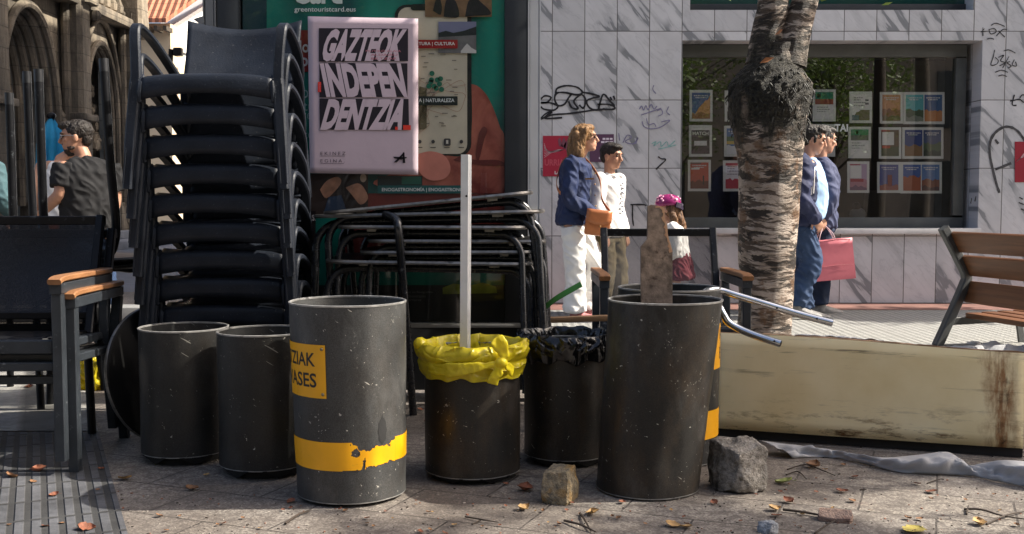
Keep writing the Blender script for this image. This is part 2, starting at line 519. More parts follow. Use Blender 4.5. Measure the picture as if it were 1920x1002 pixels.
def mat_bin(nm, col, brown=0.3, fleck=0.55, scuff=0.5):
    """dark painted sheet steel with flaked and scratched paint"""
    t = NT(nm)
    a = t.noise(scale=4.5, detail=7, rough=0.6)
    c = t.mix(t.ramp(a, [(0.3, 0.0), (0.72, 1.0)]), tuple(k * 0.62 for k in col), tuple(k * 1.35 for k in col))
    rust = t.ramp(t.noise(t.map(loc=(2, 5, 0), sc=(1, 1, 0.5)), scale=7, detail=9, rough=0.7), [(0.45, 0.0), (0.62, 1.0)])
    c = t.mix(t.math('MULTIPLY', rust, brown), c, (0.085, 0.055, 0.03))
    grain = t.ramp(t.noise(scale=300, detail=2), [(0.36, 0.74), (0.64, 1.28)])
    c = t.mix(1.0, c, grain, 'MULTIPLY')
    # flakes gathered in patches
    patch = t.ramp(t.noise(t.map(loc=(7, 2, 3)), scale=5, detail=4), [(0.60, 0.0), (0.67, 1.0)])
    dist = t.n('ShaderNodeVectorMath', operation='MULTIPLY_ADD')
    t.put(dist.inputs[0], t.noise(scale=60, detail=3, out=1)); dist.inputs[1].default_value = (0.035, 0.035, 0.035); t.put(dist.inputs[2], t.co)
    d1 = t.vor(dist.outputs[0], scale=75)
    d2 = t.vor(t.map(dist.outputs[0], loc=(4, 4, 4)), scale=28)
    pick = t.n('ShaderNodeTexWhiteNoise'); t.put(pick.inputs['Vector'], t.vor(dist.outputs[0], scale=28, out=2))
    f1 = t.math('MULTIPLY', t.math('MULTIPLY', t.ramp(d1, [(0.0, 1.0), (0.18, 1.0), (0.23, 0.0)]), patch), fleck)
    f2 = t.math('MULTIPLY', t.ramp(d2, [(0.0, 1.0), (0.09, 1.0), (0.13, 0.0)]), t.math('MULTIPLY', t.math('GREATER_THAN', pick.outputs[0], 0.90), fleck))
    s1 = t.ramp(t.noise(t.map(t.map(rot=(0.8, 0.5, 0.4)), sc=(34, 34, 3.0)), scale=3.2, detail=2), [(0.735, 0.0), (0.755, 1.0)])
    s2 = t.ramp(t.noise(t.map(t.map(rot=(-0.5, 0.9, 0.9)), sc=(36, 36, 2.6)), scale=2.6, detail=2), [(0.735, 0.0), (0.755, 1.0)])
    s = t.math('MULTIPLY', t.math('MAXIMUM', s1, s2), scuff)
    w = t.math('MAXIMUM', t.math('MAXIMUM', f1, f2), s, clamp=True)
    c = t.mix(w, c, (0.50, 0.48, 0.42))
    haze = t.ramp(t.noise(t.map(loc=(1, 9, 4), sc=(1, 1, 0.5)), scale=4.5, detail=9, rough=0.7), [(0.50, 0.0), (0.72, 0.34 * scuff)])
    c = t.mix(haze, c, (0.20, 0.20, 0.195))
    rr = t.math('MULTIPLY_ADD', a, 0.40, 0.20)
    h = t.math('ADD', t.math('MULTIPLY', w, -0.6), t.noise(scale=45, detail=5))
    return t.done(t.bsdf(c, rr, 0.0, t.bump(h, 0.25, 0.003), 0.34))

def mat_bark():
    t = NT('birch_bark')
    wv = t.noise(t.map(sc=(1, 1, 1)), scale=2.5, detail=3, out=1)
    dv = t.n('ShaderNodeVectorMath', operation='MULTIPLY_ADD'); t.put(dv.inputs[0], wv); dv.inputs[1].default_value = (0.1, 0.1, 0.16); t.put(dv.inputs[2], t.co)
    hor = t.map(dv.outputs[0], sc=(7, 7, 44))
    n1 = t.noise(hor, scale=0.8, detail=8, rough=0.68)
    hor2 = t.map(dv.outputs[0], loc=(3, 1, 7), sc=(4.5, 4.5, 17))
    n2 = t.noise(hor2, scale=1.0, detail=7, rough=0.65)
    pale = t.mix(t.ramp(t.noise(scale=7, detail=7), [(0.35, 0.0), (0.65, 1.0)]), (0.27, 0.21, 0.16), (0.56, 0.475, 0.40))
    c = t.mix(t.ramp(n1, [(0.495, 0.0), (0.535, 0.95)]), pale, (0.075, 0.052, 0.036))
    c = t.mix(t.ramp(n2, [(0.510, 0.0), (0.545, 0.97)]), c, (0.022, 0.017, 0.013))
    br = t.ramp(t.noise(t.map(loc=(8, 8, 2)), scale=5, detail=8, rough=0.7), [(0.55, 0.0), (0.62, 0.8)])
    c = t.mix(br, c, (0.15, 0.075, 0.032))
    x, y, z = t.sep()
    wob = t.math('MULTIPLY_ADD', t.noise(t.map(sc=(1.0, 1.0, 0.35)), scale=9, detail=5), 0.9, -0.45)
    zz = t.math('ADD', z, wob)
    k = t.math('MULTIPLY', t.ramp(t.math('SUBTRACT', zz, 1.27), [(0.0, 0.0), (0.16, 1.0)]), t.ramp(t.math('SUBTRACT', zz, 1.70), [(0.0, 1.0), (0.25, 0.0)]))
    mossn = t.noise(scale=60, detail=6, rough=0.7)
    moss = t.mix(t.ramp(mossn, [(0.4, 0.0), (0.68, 1.0)]), (0.004, 0.004, 0.0035), (0.050, 0.046, 0.030))
    c = t.mix(k, c, moss)
    h = t.math('ADD', t.math('ADD', t.math('MULTIPLY', n1, -1.6), t.math('MULTIPLY', n2, -1.8)), t.math('MULTIPLY', mossn, t.math('MULTIPLY_ADD', k, 1.8, 0.5)))
    return t.done(t.bsdf(c, 0.62, 0, t.bump(h, 0.9, 0.02), 0.35))

def mat_wood(nm, a, b, sc=(3, 40, 40), rough=0.5, dark=None):
    t = NT(nm)
    g = t.noise(t.map(sc=sc), scale=1.0, detail=7, rough=0.6, dist=0.4)
    c = t.mix(t.ramp(g, [(0.3, 0.0), (0.7, 1.0)]), a, b)
    if dark: c = t.mix(t.ramp(t.noise(scale=7, detail=8, rough=0.7), [(0.5, 0.0), (0.7, 0.8)]), c, dark)
    return t.done(t.bsdf(c, rough, 0, t.bump(g, 0.3, 0.003), 0.4))

def mat_board():
    t = NT('stained_cream_board')
    x, y, z = t.sep()
    c = t.mix(t.ramp(t.noise(scale=3.5, detail=7), [(0.3, 0.0), (0.7, 1.0)]), (0.76, 0.62, 0.33), (0.90, 0.78, 0.49))
    hs = t.noise(t.map(sc=(2.2, 2.2, 38)), scale=1.0, detail=8, rough=0.72)
    sm = t.noise(t.map(loc=(4, 0, 2), sc=(1, 1, 2.2)), scale=3.4, detail=4)
    c = t.mix(t.math('MULTIPLY', t.ramp(hs, [(0.56, 0.0), (0.64, 0.7)]), t.ramp(sm, [(0.46, 0.0), (0.62, 1.0)])), c, (0.10, 0.075, 0.045))
    low = t.ramp(z, [(0.06, 1.0), (0.20, 0.0)])
    lo = t.ramp(t.noise(t.map(sc=(4, 4, 16)), scale=1.4, detail=9, rough=0.75), [(0.52, 0.0), (0.64, 1.0)])
    c = t.mix(t.math('MULTIPLY', lo, low), c, (0.13, 0.062, 0.018))
    rx = t.ramp(t.math('ADD', x, t.math('MULTIPLY', t.noise(scale=9, detail=6), 0.18)), [(0.0, 0.0), (1.0, 0.0)])
    d = t.math('ABSOLUTE', t.math('SUBTRACT', t.math('ADD', x, t.math('MULTIPLY_ADD', t.noise(scale=10, detail=7, rough=0.7), 0.16, -0.08)), 1.86))
    run = t.ramp(d, [(0.0, 0.9), (0.025, 0.75), (0.07, 0.0)])
    tex = t.ramp(t.noise(t.map(sc=(26, 26, 5)), scale=1.2, detail=8, rough=0.7), [(0.36, 0.0), (0.56, 1.0)])
    c = t.mix(t.math('MULTIPLY', run, tex), c, (0.24, 0.085, 0.015))
    c = t.mix(t.math('MULTIPLY', t.ramp(d, [(0.0, 1.0), (0.02, 0.0)]), t.ramp(t.noise(scale=16, detail=6), [(0.45, 0.0), (0.6, 1.0)])), c, (0.03, 0.014, 0.006))
    return t.done(t.bsdf(c, 0.55, 0, t.bump(hs, 0.15, 0.002), 0.4))

def mat_plastic(nm, col, rough=0.3, trans=0.25):
    t = NT(nm)
    nz = t.noise(scale=26, detail=4, rough=0.5, dist=0.5)
    r1 = t.math('ABSOLUTE', t.math('SUBTRACT', nz, 0.5)); r2 = t.math('ABSOLUTE', t.math('SUBTRACT', t.noise(t.map(loc=(5, 2, 1), sc=(1, 1, .5)), scale=64, detail=3, dist=.4), 0.5))
    h = t.math('ADD', t.math('MULTIPLY', r1, -1.5), t.math('MULTIPLY', r2, -.8))
    c = t.mix(t.ramp(nz, [(0.3, 0.0), (0.7, 1.0)]), tuple(k * 0.85 for k in col), col)
    b = t.bsdf(c, rough, 0, t.bump(h, 0.35, 0.006), 0.6)
    if trans:
        tr = t.n('ShaderNodeBsdfTranslucent'); t.put(tr.inputs[0], (*col, 1))
        mx = t.n('ShaderNodeMixShader'); mx.inputs[0].default_value = trans
        t.t.links.new(b, mx.inputs[1]); t.t.links.new(tr.outputs[0], mx.inputs[2]); b = mx.outputs[0]
    return t.done(b)

def mat_leaf(nm, a, b):
    t = NT(nm)
    c = t.mix(t.noise(scale=0.9, detail=4), a, b)
    d = t.n('ShaderNodeBsdfTranslucent'); t.put(d.inputs[0], c)
    mx = t.n('ShaderNodeMixShader'); mx.inputs[0].default_value = 0.35
    t.t.links.new(t.bsdf(c, 0.5, 0, None, 0.4), mx.inputs[1]); t.t.links.new(d.outputs[0], mx.inputs[2])
    return t.done(mx.outputs[0])

def mat_glass(nm, tint=(0.8, 0.84, 0.82), refl=0.10, rough=0.0):
    t = NT(nm)
    tr = t.n('ShaderNodeBsdfTransparent'); t.put(tr.inputs[0], (*tint, 1))
    gl = t.n('ShaderNodeBsdfGlossy'); gl.inputs['Roughness'].default_value = rough
    fr = t.n('ShaderNodeFresnel'); fr.inputs[0].default_value = 1.45
    mx = t.n('ShaderNodeMixShader')
    t.put(mx.inputs[0], t.math('ADD', t.math('MULTIPLY', fr.outputs[0], 0.6), refl, clamp=True))
    t.t.links.new(tr.outputs[0], mx.inputs[1]); t.t.links.new(gl.outputs[0], mx.inputs[2])
    return t.done(mx.outputs[0])

def mat_textilene(nm, col, see=0.35):
    t = NT(nm)
    x, y, z = t.sep()
    wv = t.math('MULTIPLY_ADD', t.noise(scale=400, detail=1), 0.3, see - 0.15, clamp=True)
    tr = t.n('ShaderNodeBsdfTransparent')
    mx = t.n('ShaderNodeMixShader'); t.put(mx.inputs[0], wv)
    c = t.mix(t.noise(scale=12, detail=5), tuple(k * 0.7 for k in col), tuple(k * 1.3 for k in col))
    t.t.links.new(t.bsdf(c, 0.5, 0, None, 0.4), mx.inputs[1]); t.t.links.new(tr.outputs[0], mx.inputs[2])
    return t.done(mx.outputs[0])

def mat_tiles():
    t = NT('red_roof_tile')
    x, y, z = t.sep()
    fx = t.math('ABSOLUTE', t.math('SUBTRACT', t.math('FRACT', t.math('DIVIDE', x, 0.24)), 0.5))
    fy = t.math('FRACT', t.math('DIVIDE', y, 0.30))
    c = t.mix(t.noise(t.map(sc=(4, 3, 3)), scale=1.5, detail=5), (0.40, 0.13, 0.07), (0.60, 0.26, 0.16))
    c = t.mix(t.ramp(fx, [(0.34, 0.0), (0.5, 0.7)]), c, (0.14, 0.05, 0.03))
    c = t.mix(t.ramp(fy, [(0.0, 0.6), (0.12, 0.0)]), c, (0.14, 0.05, 0.03))
    h = t.math('SUBTRACT', t.math('MULTIPLY', fx, -2.0), fy)
    return t.done(t.bsdf(c, 0.85, 0, t.bump(h, 0.8, 0.08), 0.2))

PAVING, MARBLE, STONE, BARK, BOARD = mat_paving(), mat_marble(), mat_stone(), mat_bark(), mat_board()
DARKSTEEL = M('dark_painted_steel', (0.018, 0.021, 0.025), 0.34, 0.0, 0.35, 10, 0.1, 80, 0.25, ((0.10, 0.11, 0.12), 0.36, 40))
BLACKMETAL = M('black_painted_metal', (0.007, 0.0075, 0.009), 0.36, 0.0, 0.3, 9, 0.08, 90, 0.22, ((0.09, 0.10, 0.11), 0.33, 30))
GREYALU = M('grey_anodised_frame', (0.028, 0.033, 0.039), 0.36, 0.0, 0.25, 9, 0.06, 90, 0.3, ((0.16, 0.17, 0.18), 0.3, 30))
CHROME = M('scuffed_chrome', (0.72, 0.73, 0.75), 0.16, 1.0, 0.08, 20, 0.04, 60, 0.5, ((0.35, 0.34, 0.32), 0.28, 30))
BRIGHTALU = M('bare_aluminium', (0.74, 0.75, 0.76), 0.36, 0.55, 0.06, 12, 0.05, 80, 0.5, ((0.28, 0.27, 0.26), 0.26, 20))
EDGEMETAL = M('worn_metal_edge', (0.20, 0.195, 0.185), 0.38, 0.6, 0.35, 22, 0.2, 60, 0.5, ((0.03, 0.03, 0.03), 0.45, 18))
ORANGEWOOD = mat_wood('orange_armrest_wood', (0.18, 0.080, 0.033), (0.34, 0.165, 0.072), (30, 4, 30))
BENCHWOOD = mat_wood('red_brown_bench_wood', (0.105, 0.042, 0.016), (0.20, 0.083, 0.034), (2.2, 2.2, 45), 0.45)
BENCHMETAL = M('grey_cast_bench_metal', (0.075, 0.08, 0.08), 0.5, 0.2, 0.2, 8, 0.2, 70)
# ------------------------------------------------------------------ ground
def sheet(name, pts, z, mat):
    bm = nb(); poly(bm, [(x, y, z) for x, y in pts])
    bmesh.ops.recalc_face_normals(bm, faces=bm.faces)
    for f in bm.faces:
        if f.normal.z < 0: f.normal_flip()
    me = bpy.data.meshes.new(name); bm.to_mesh(me); bm.free(); me.materials.append(mat)
    o = link(name, me); o['kind'] = 'structure'; return o
sheet('ground', [(-160, -120), (160, -120), (160, 240), (-160, 240)], 0.0, PAVING)
sheet('street', [(-60, 11.5), (-2.2, 11.5), (-2.2, 120), (-60, 120)], 0.004, M('blue_grey_asphalt', (0.13, 0.145, 0.175), 0.7, 0, 0.15, 3, 0.3, 60))
sheet('tactile_paving', [(-6, 2.2), (-0.735, 2.2), (-1.744, 4.45), (-6, 4.45)], 0.004, mat_ribbed('ribbed_drain_paving', (0.115, 0.118, 0.128), (0.050, 0.050, 0.050), 0.048, 0.22, 0.5, R(-24)))
sheet('grooved_paving', [(-6, 4.47), (-1.753, 4.47), (-2.71, 6.6), (-6, 6.6)], 0.004, mat_ribbed('grooved_pale_paving', (0.42, 0.41, 0.38), (0.15, 0.145, 0.13), 0.40, 0.035, 0.4, R(-24)))
sheet('walkway', [(-1.2, 6.5), (9, 6.5), (9, 9.55), (-1.2, 9.55)], 0.004, mat_dots())
sheet('wall_foot_strip', [(-1.3, 9.57), (9, 9.57), (9, 10.19), (-1.3, 10.19)], 0.004, M('red_brown_paving', (0.20, 0.10, 0.08), 0.8, 0, 0.3, 5, 0.4, 70))

# ------------------------------------------------------------------ marble building with the travel agency window
WY = 10.2
WX0, WX1 = -1.3, 9.5
OX0, OX1 = P(1278, 250, WY).x, P(1838, 250, WY).x
OZ0, OZ1 = P(1500, 431, WY).z, P(1500, 76, WY).z
UX0, UX1, UZ0, UZ1 = P(1294, 10, WY).x, P(1826, 10, WY).x, P(1500, 19, WY).z, 4.6
bld = thing('marble_shop_building', 'white veined marble shop front with a wide display window and graffiti', 'building', (1.5, WY, 0), world_parts=True)
bm = nb()
xs = sorted({WX0, OX0, OX1, UX0, UX1, WX1}); zs = [0, OZ0, OZ1, UZ0, UZ1, 5.0, 11.7]
for i in range(len(xs) - 1):
    for k in range(len(zs) - 1):
        xm, zm = (xs[i] + xs[i + 1]) / 2, (zs[k] + zs[k + 1]) / 2
        if (OX0 < xm < OX1 and OZ0 < zm < OZ1) or (UX0 < xm < UX1 and UZ0 < zm < UZ1): continue
        poly(bm, [(xs[i], WY, zs[k]), (xs[i + 1], WY, zs[k]), (xs[i + 1], WY, zs[k + 1]), (xs[i], WY, zs[k + 1])])
def reveal(x0, x1, z0, z1, d):
    for a, b in (((x0, z0), (x1, z0)), ((x1, z0), (x1, z1)), ((x1, z1), (x0, z1)), ((x0, z1), (x0, z0))):
        poly(bm, [(a[0], WY, a[1]), (b[0], WY, b[1]), (b[0], WY + d, b[1]), (a[0], WY + d, a[1])])
reveal(OX0, OX1, OZ0, OZ1, 0.36); reveal(UX0, UX1, UZ0, UZ1, 0.3)
poly(bm, [(WX0, WY, 0), (WX0, WY, 11.7), (WX0, WY + 17, 11.7), (WX0, WY + 17, 0)])
poly(bm, [(WX1, WY, 0), (WX1, WY + 17, 0), (WX1, WY + 17, 11.7), (WX1, WY, 11.7)])
poly(bm, [(WX0, WY, 11.7), (WX1, WY, 11.7), (WX1, WY + 17, 11.7), (WX0, WY + 17, 11.7)])
poly(bm, [(WX0, WY + 17, 0), (WX0, WY + 17, 11.7), (WX1, WY + 17, 11.7), (WX1, WY + 17, 0)])
obj('wall', bm, MARBLE, bld, False, recalc=False)
bm = nb()
box(bm, ((OX0 + OX1) / 2, WY - 0.01, OZ0 - 0.012), (OX1 - OX0 + 0.02, 0.10, 0.055), bev=0.006)
obj('sill', bm, M('pale_marble_sill', (0.62, 0.61, 0.60), 0.4, 0, 0.15, 5, 0.05, 40), bld)
GY = WY + 0.26
win = nb()
fx0, fx1, fz0, fz1 = OX0 + 0.003, OX1 - 0.05, OZ0 + 0.003, OZ1 - 0.003
for (cx, cz, sx, sz) in (((fx0 + fx1) / 2, fz1 - 0.06, fx1 - fx0, 0.12), ((fx0 + fx1) / 2, fz0 + 0.06, fx1 - fx0, 0.10), (fx0 + 0.02, (fz0 + fz1) / 2, 0.04, fz1 - fz0 - 0.26), (fx1 - 0.05, (fz0 + fz1) / 2, 0.10, fz1 - fz0 - 0.26)):
    box(win, (cx, GY, cz), (sx, 0.07, sz), bev=0.005)
wo = obj('window', win, M('grey_window_frame', (0.10, 0.105, 0.10), 0.45, 0.3, 0.15, 6, 0.05, 50), bld)
bm = nb(); poly(bm, [(fx0 + 0.03, GY + 0.01, fz0 + 0.08), (fx1 - 0.09, GY + 0.01, fz0 + 0.08), (fx1 - 0.09, GY + 0.01, fz1 - 0.1), (fx0 + 0.03, GY + 0.01, fz1 - 0.1)])
SHOPGLASS = mat_glass('shop_glass', (0.99, 1.0, 0.98), 0.23)
obj('pane', bm, SHOPGLASS, wo, False)
bm = nb(); px_letters(bm, 'TAI', 1565, 233, 1590, 247, GY + 0.004, 0.03)
obj('lettering', bm, ink(190, 195, 190), wo, False)
bm = nb()   # room behind the pane: floor, back, sides
rx0, rx1, ry0, ry1 = OX0, OX1, WY + 0.365, WY + 3.2
DARKROOM = M('dark_shop_interior', (0.06, 0.062, 0.035), 0.8, 0, 0.5, 1.5, 0)
for q in ([(rx0, ry1, .4), (rx1, ry1, .4), (rx1, ry1, 2.8), (rx0, ry1, 2.8)], [(rx0, ry0, .4), (rx0, ry1, .4), (rx0, ry1, 2.8), (rx0, ry0, 2.8)],
          [(rx1, ry0, .4), (rx1, ry1, .4), (rx1, ry1, 2.8), (rx1, ry0, 2.8)], [(rx0, ry0, .4), (rx1, ry0, .4), (rx1, ry1, .4), (rx0, ry1, .4)], [(rx0, ry0, 2.8), (rx1, ry0, 2.8), (rx1, ry1, 2.8), (rx0, ry1, 2.8)]):
    poly(bm, q)
obj('shop_room', bm, DARKROOM, bld, False)
bm = nb()   # interior panel and counter seen dimly
box(bm, (P(1775, 250, WY + 0.9).x, WY + 0.9, 1.6), (0.75, 0.06, 2.2))
box(bm, (P(1705, 380, WY + 1.2).x, WY + 1.3, 0.85), (0.75, 0.5, 0.5), bev=0.02)
obj('interior_panel', bm, M('grey_interior_panel', (0.17, 0.19, 0.18), 0.7), bld, False)
bm = nb()
for i in range(9):
    xx = OX0 + 0.15 + i * 0.33
    tube(bm, [(xx, GY + 0.10, OZ1 - 0.10), (xx, GY + 0.10, OZ1 - 0.19)], 0.006, 6)
tube(bm, [(OX0 + 0.05, GY + 0.10, OZ1 - 0.135), (OX1 - 0.2, GY + 0.10, OZ1 - 0.135)], 0.008, 6)
obj('hanging_rail', bm, GREYALU, bld)
uw = nb(); box(uw, ((UX0 + UX1) / 2, WY + 0.2, UZ0 + 0.045), (UX1 - UX0 - 0.006, 0.06, 0.085), bev=0.004)
uo = obj('window', uw, M('dark_upper_frame', (0.03, 0.032, 0.034), 0.5), bld)
bm = nb(); poly(bm, [(UX0, WY + 0.21, UZ0 + 0.085), (UX1, WY + 0.21, UZ0 + 0.085), (UX1, WY + 0.21, UZ1), (UX0, WY + 0.21, UZ1)])
t = NT('dark_green_glass'); obj('pane', bm, t.done(t.bsdf((0.012, 0.055, 0.05), 0.08, 0, None, 0.8)), uo, False)

# graffiti painted on the marble
TAGBLACK = M('black_marker_paint', (0.012, 0.012, 0.016), 0.5, 0, 0.3, 30, 0)
TAGPURPLE = M('faded_violet_marker', (0.20, 0.19, 0.30), 0.6, 0, 0.3, 30, 0)
TAGGREEN = M('faded_teal_marker', (0.22, 0.42, 0.40), 0.6, 0, 0.3, 30, 0)
def graffiti(strokes, w, mat, label, Y=WY - 0.004):
    bm = nb()
    for i, s in enumerate(strokes): ribbon(bm, s, w, lambda x, y, i=i: P(x, y, Y - 0.0004 * i))
    return obj('graffiti', bm, mat, bld, False, label=label)
graffiti([[(1014, 186), (1022, 180), (1033, 183), (1026, 192), (1014, 193), (1030, 193), (1046, 199), (1038, 207), (1020, 205), (1014, 200)],
          [(1014, 224), (1034, 216), (1070, 213), (1120, 206), (1150, 205), (1151, 200), (1143, 197)],
          [(1014, 222), (1024, 213), (1035, 210), (1022, 222), (1054, 221)],
          [(1042, 175), (1045, 166), (1062, 161), (1082, 164), (1092, 174), (1080, 178), (1060, 174), (1044, 175), (1040, 186), (1046, 198), (1058, 196), (1066, 184), (1072, 176)],
          [(1066, 190), (1072, 202), (1084, 204), (1076, 190), (1090, 178), (1098, 188), (1094, 203), (1086, 197)],
          [(1090, 173), (1108, 176), (1124, 181), (1112, 184), (1100, 190), (1106, 203), (1122, 207), (1134, 204)],
          [(1122, 206), (1126, 190), (1132, 177), (1144, 190), (1152, 199), (1140, 196), (1120, 196)],
          [(1144, 182), (1147, 188)], [(1150, 180), (1153, 187)]], 4.2, TAGBLACK, 'looping black tag between the woman\'s head and the pavement display case')
graffiti([[(1199, 205), (1203, 199), (1207, 207), (1211, 198), (1215, 206), (1221, 196), (1226, 205), (1232, 199)],
          [(1202, 216), (1220, 210), (1240, 203)], [(1204, 228), (1208, 238), (1222, 242), (1240, 238), (1256, 226), (1240, 229)],
          [(1226, 160), (1224, 168), (1230, 176)], [(1232, 208), (1240, 206), (1242, 214), (1234, 218)], [(1212, 222), (1216, 234), (1226, 232), (1230, 238)],
          [(1254, 200), (1250, 210), (1256, 216)], [(1160, 250), (1162, 264)], [(1168, 268), (1176, 254), (1184, 258), (1172, 266), (1188, 270), (1196, 258), (1192, 270)]], 2.4, TAGPURPLE, 'faint violet scribbles above the boy')
graffiti([[(1222, 270), (1230, 266), (1226, 274), (1238, 266), (1240, 275), (1250, 266), (1254, 274), (1266, 264)], [(1234, 280), (1252, 276), (1268, 272)]], 2.4, TAGGREEN, 'faded teal scribble above the child\'s helmet')
graffiti([[(1182, 384), (1206, 384), (1212, 386)], [(1186, 384), (1186, 408), (1188, 424)], [(1234, 294), (1240, 298), (1248, 300), (1236, 312), (1230, 318)]], 3.4, TAGBLACK, 'short black strokes low on the wall behind the boy')
graffiti([[(1842, 58), (1846, 54)], [(1843, 52), (1843, 68)], [(1839, 60), (1850, 59)], [(1854, 55), (1858, 64), (1868, 60), (1864, 54), (1854, 56)], [(1868, 68), (1880, 56), (1888, 56)], [(1872, 58), (1884, 70)], [(1858, 48), (1868, 44), (1884, 50)], [(1850, 74), (1857, 72), (1864, 74)]], 2.2, TAGBLACK, 'small black FOX tag high beside the window')
graffiti([[(1865, 94), (1862, 108), (1858, 122), (1868, 121), (1872, 114), (1866, 108)], [(1872, 108), (1882, 104), (1876, 114), (1884, 118), (1874, 124)], [(1892, 106), (1880, 128)], [(1894, 116), (1888, 118), (1896, 124), (1890, 128)], [(1902, 112), (1898, 122), (1906, 124), (1904, 116)], [(1882, 96), (1892, 94), (1904, 100)], [(1866, 136), (1878, 132), (1890, 136)], [(1872, 143), (1880, 141), (1888, 144)]], 2.2, TAGBLACK, 'black scrawled number tag beside the window')
graffiti([[(1894, 190), (1912, 186)], [(1902, 178), (1898, 196), (1906, 198)], [(1912, 184), (1918, 178), (1926, 184), (1920, 192), (1912, 186)]], 3.0, TAGBLACK, 'black tag cut by the edge of the view')
graffiti([[(1924, 268), (1908, 246), (1890, 238), (1872, 244), (1858, 262), (1856, 290), (1862, 320), (1868, 344), (1874, 362)], [(1866, 318), (1882, 312), (1896, 306)], [(1866, 262), (1872, 270)]], 6.0, M('worn_black_spray', (0.05, 0.05, 0.055), 0.6, 0, 0.6, 25, 0), 'large worn black spray arc beside the window')
graffiti([[(1911, 370), (1918, 374)], [(1910, 380), (1920, 384)], [(1914, 392), (1924, 396)], [(1822, 372), (1820, 382)], [(1830, 368), (1828, 378)]], 2.6, TAGBLACK, 'short black dashes near the red bill')

# bills pasted on the marble
def bill(name, x0, y0, x1, y1, col, lab, extra):
    o = thing(name, lab, 'poster', P((x0 + x1) / 2, y1, WY), world_parts=True)
    bm = nb(); slab(bm, [P(x0, y1, WY - 0.007), P(x1, y1, WY - 0.007), P(x1, y0, WY - 0.007), P(x0, y0, WY - 0.007)], (0, 0.004, 0))
    obj('paper', bm, col, o, False)
    extra(o)
    return o
def ex1(o):
    bm = nb()
    for a in range(9): ribbon(bm, [(1058, 281), (1042 - a * 1.5, 284 + (a - 4) * 0.5), (1020, 296 - a * 3.4)], 0.8, lambda x, y: P(x, y, WY - 0.0085))
    obj('printed_lines', bm, ink(205, 170, 175), o, False)
    bm = nb()
    for q in range(3): px_poly(bm, [(1046 + q * 9, 262), (1050 + q * 8, 258), (1053 + q * 9, 268), (1056 + q * 4, 276 + q * 5), (1048 + q * 4, 274)], WY - 0.0083)
    obj('printed_picture', bm, ink(120, 70, 85), o, False)
    bm = nb(); px_letters(bm, 'URRIA', 1021, 299, 1058, 311, WY - 0.0085, 0.03); obj('lettering', bm, ink(190, 80, 95), o, False)
    bm = nb(); px_letters(bm, 'LAB', 1040, 321, 1055, 327, WY - 0.0085, 0.03); obj('lettering', bm, ink(230, 225, 225), o, False)
bill('protest_bill', 1018, 255, 1072, 331, ink(165, 40, 62), 'crimson bill with white rays pasted on the marble behind the woman', ex1)
def ex2(o):
    bm = nb()
    for k, (a, b) in enumerate(((1129, 1149), (1126, 1150), (1130, 1149), (1126, 1148), (1124, 1150), (1128, 1147), (1122, 1140))):
        for j in range(3):
            xa = a + (b - a) * j / 3; px_rect(bm, xa + 1, 259 + k * 6, xa + (b - a) / 3 - 0.5, 262.5 + k * 6, WY - 0.0085)
    obj('printed_lines', bm, ink(225, 215, 225), o, False)
bill('text_bill', 1106, 252, 1151, 304, ink(92, 62, 88), 'dark purple bill of white text between the woman and the boy', ex2)
def ex3(o):
    bm = nb()
    for a in range(5): ribbon(bm, [(1906, 304), (1912, 298), (1926, 292 - a * 3)], 0.8, lambda x, y: P(x, y, WY - 0.0085))
    obj('printed_lines', bm, ink(205, 170, 175), o, False)
bill('protest_bill', 1903, 266, 1948, 342, ink(150, 30, 48), 'crimson bill on the marble at the far side of the window', ex3)

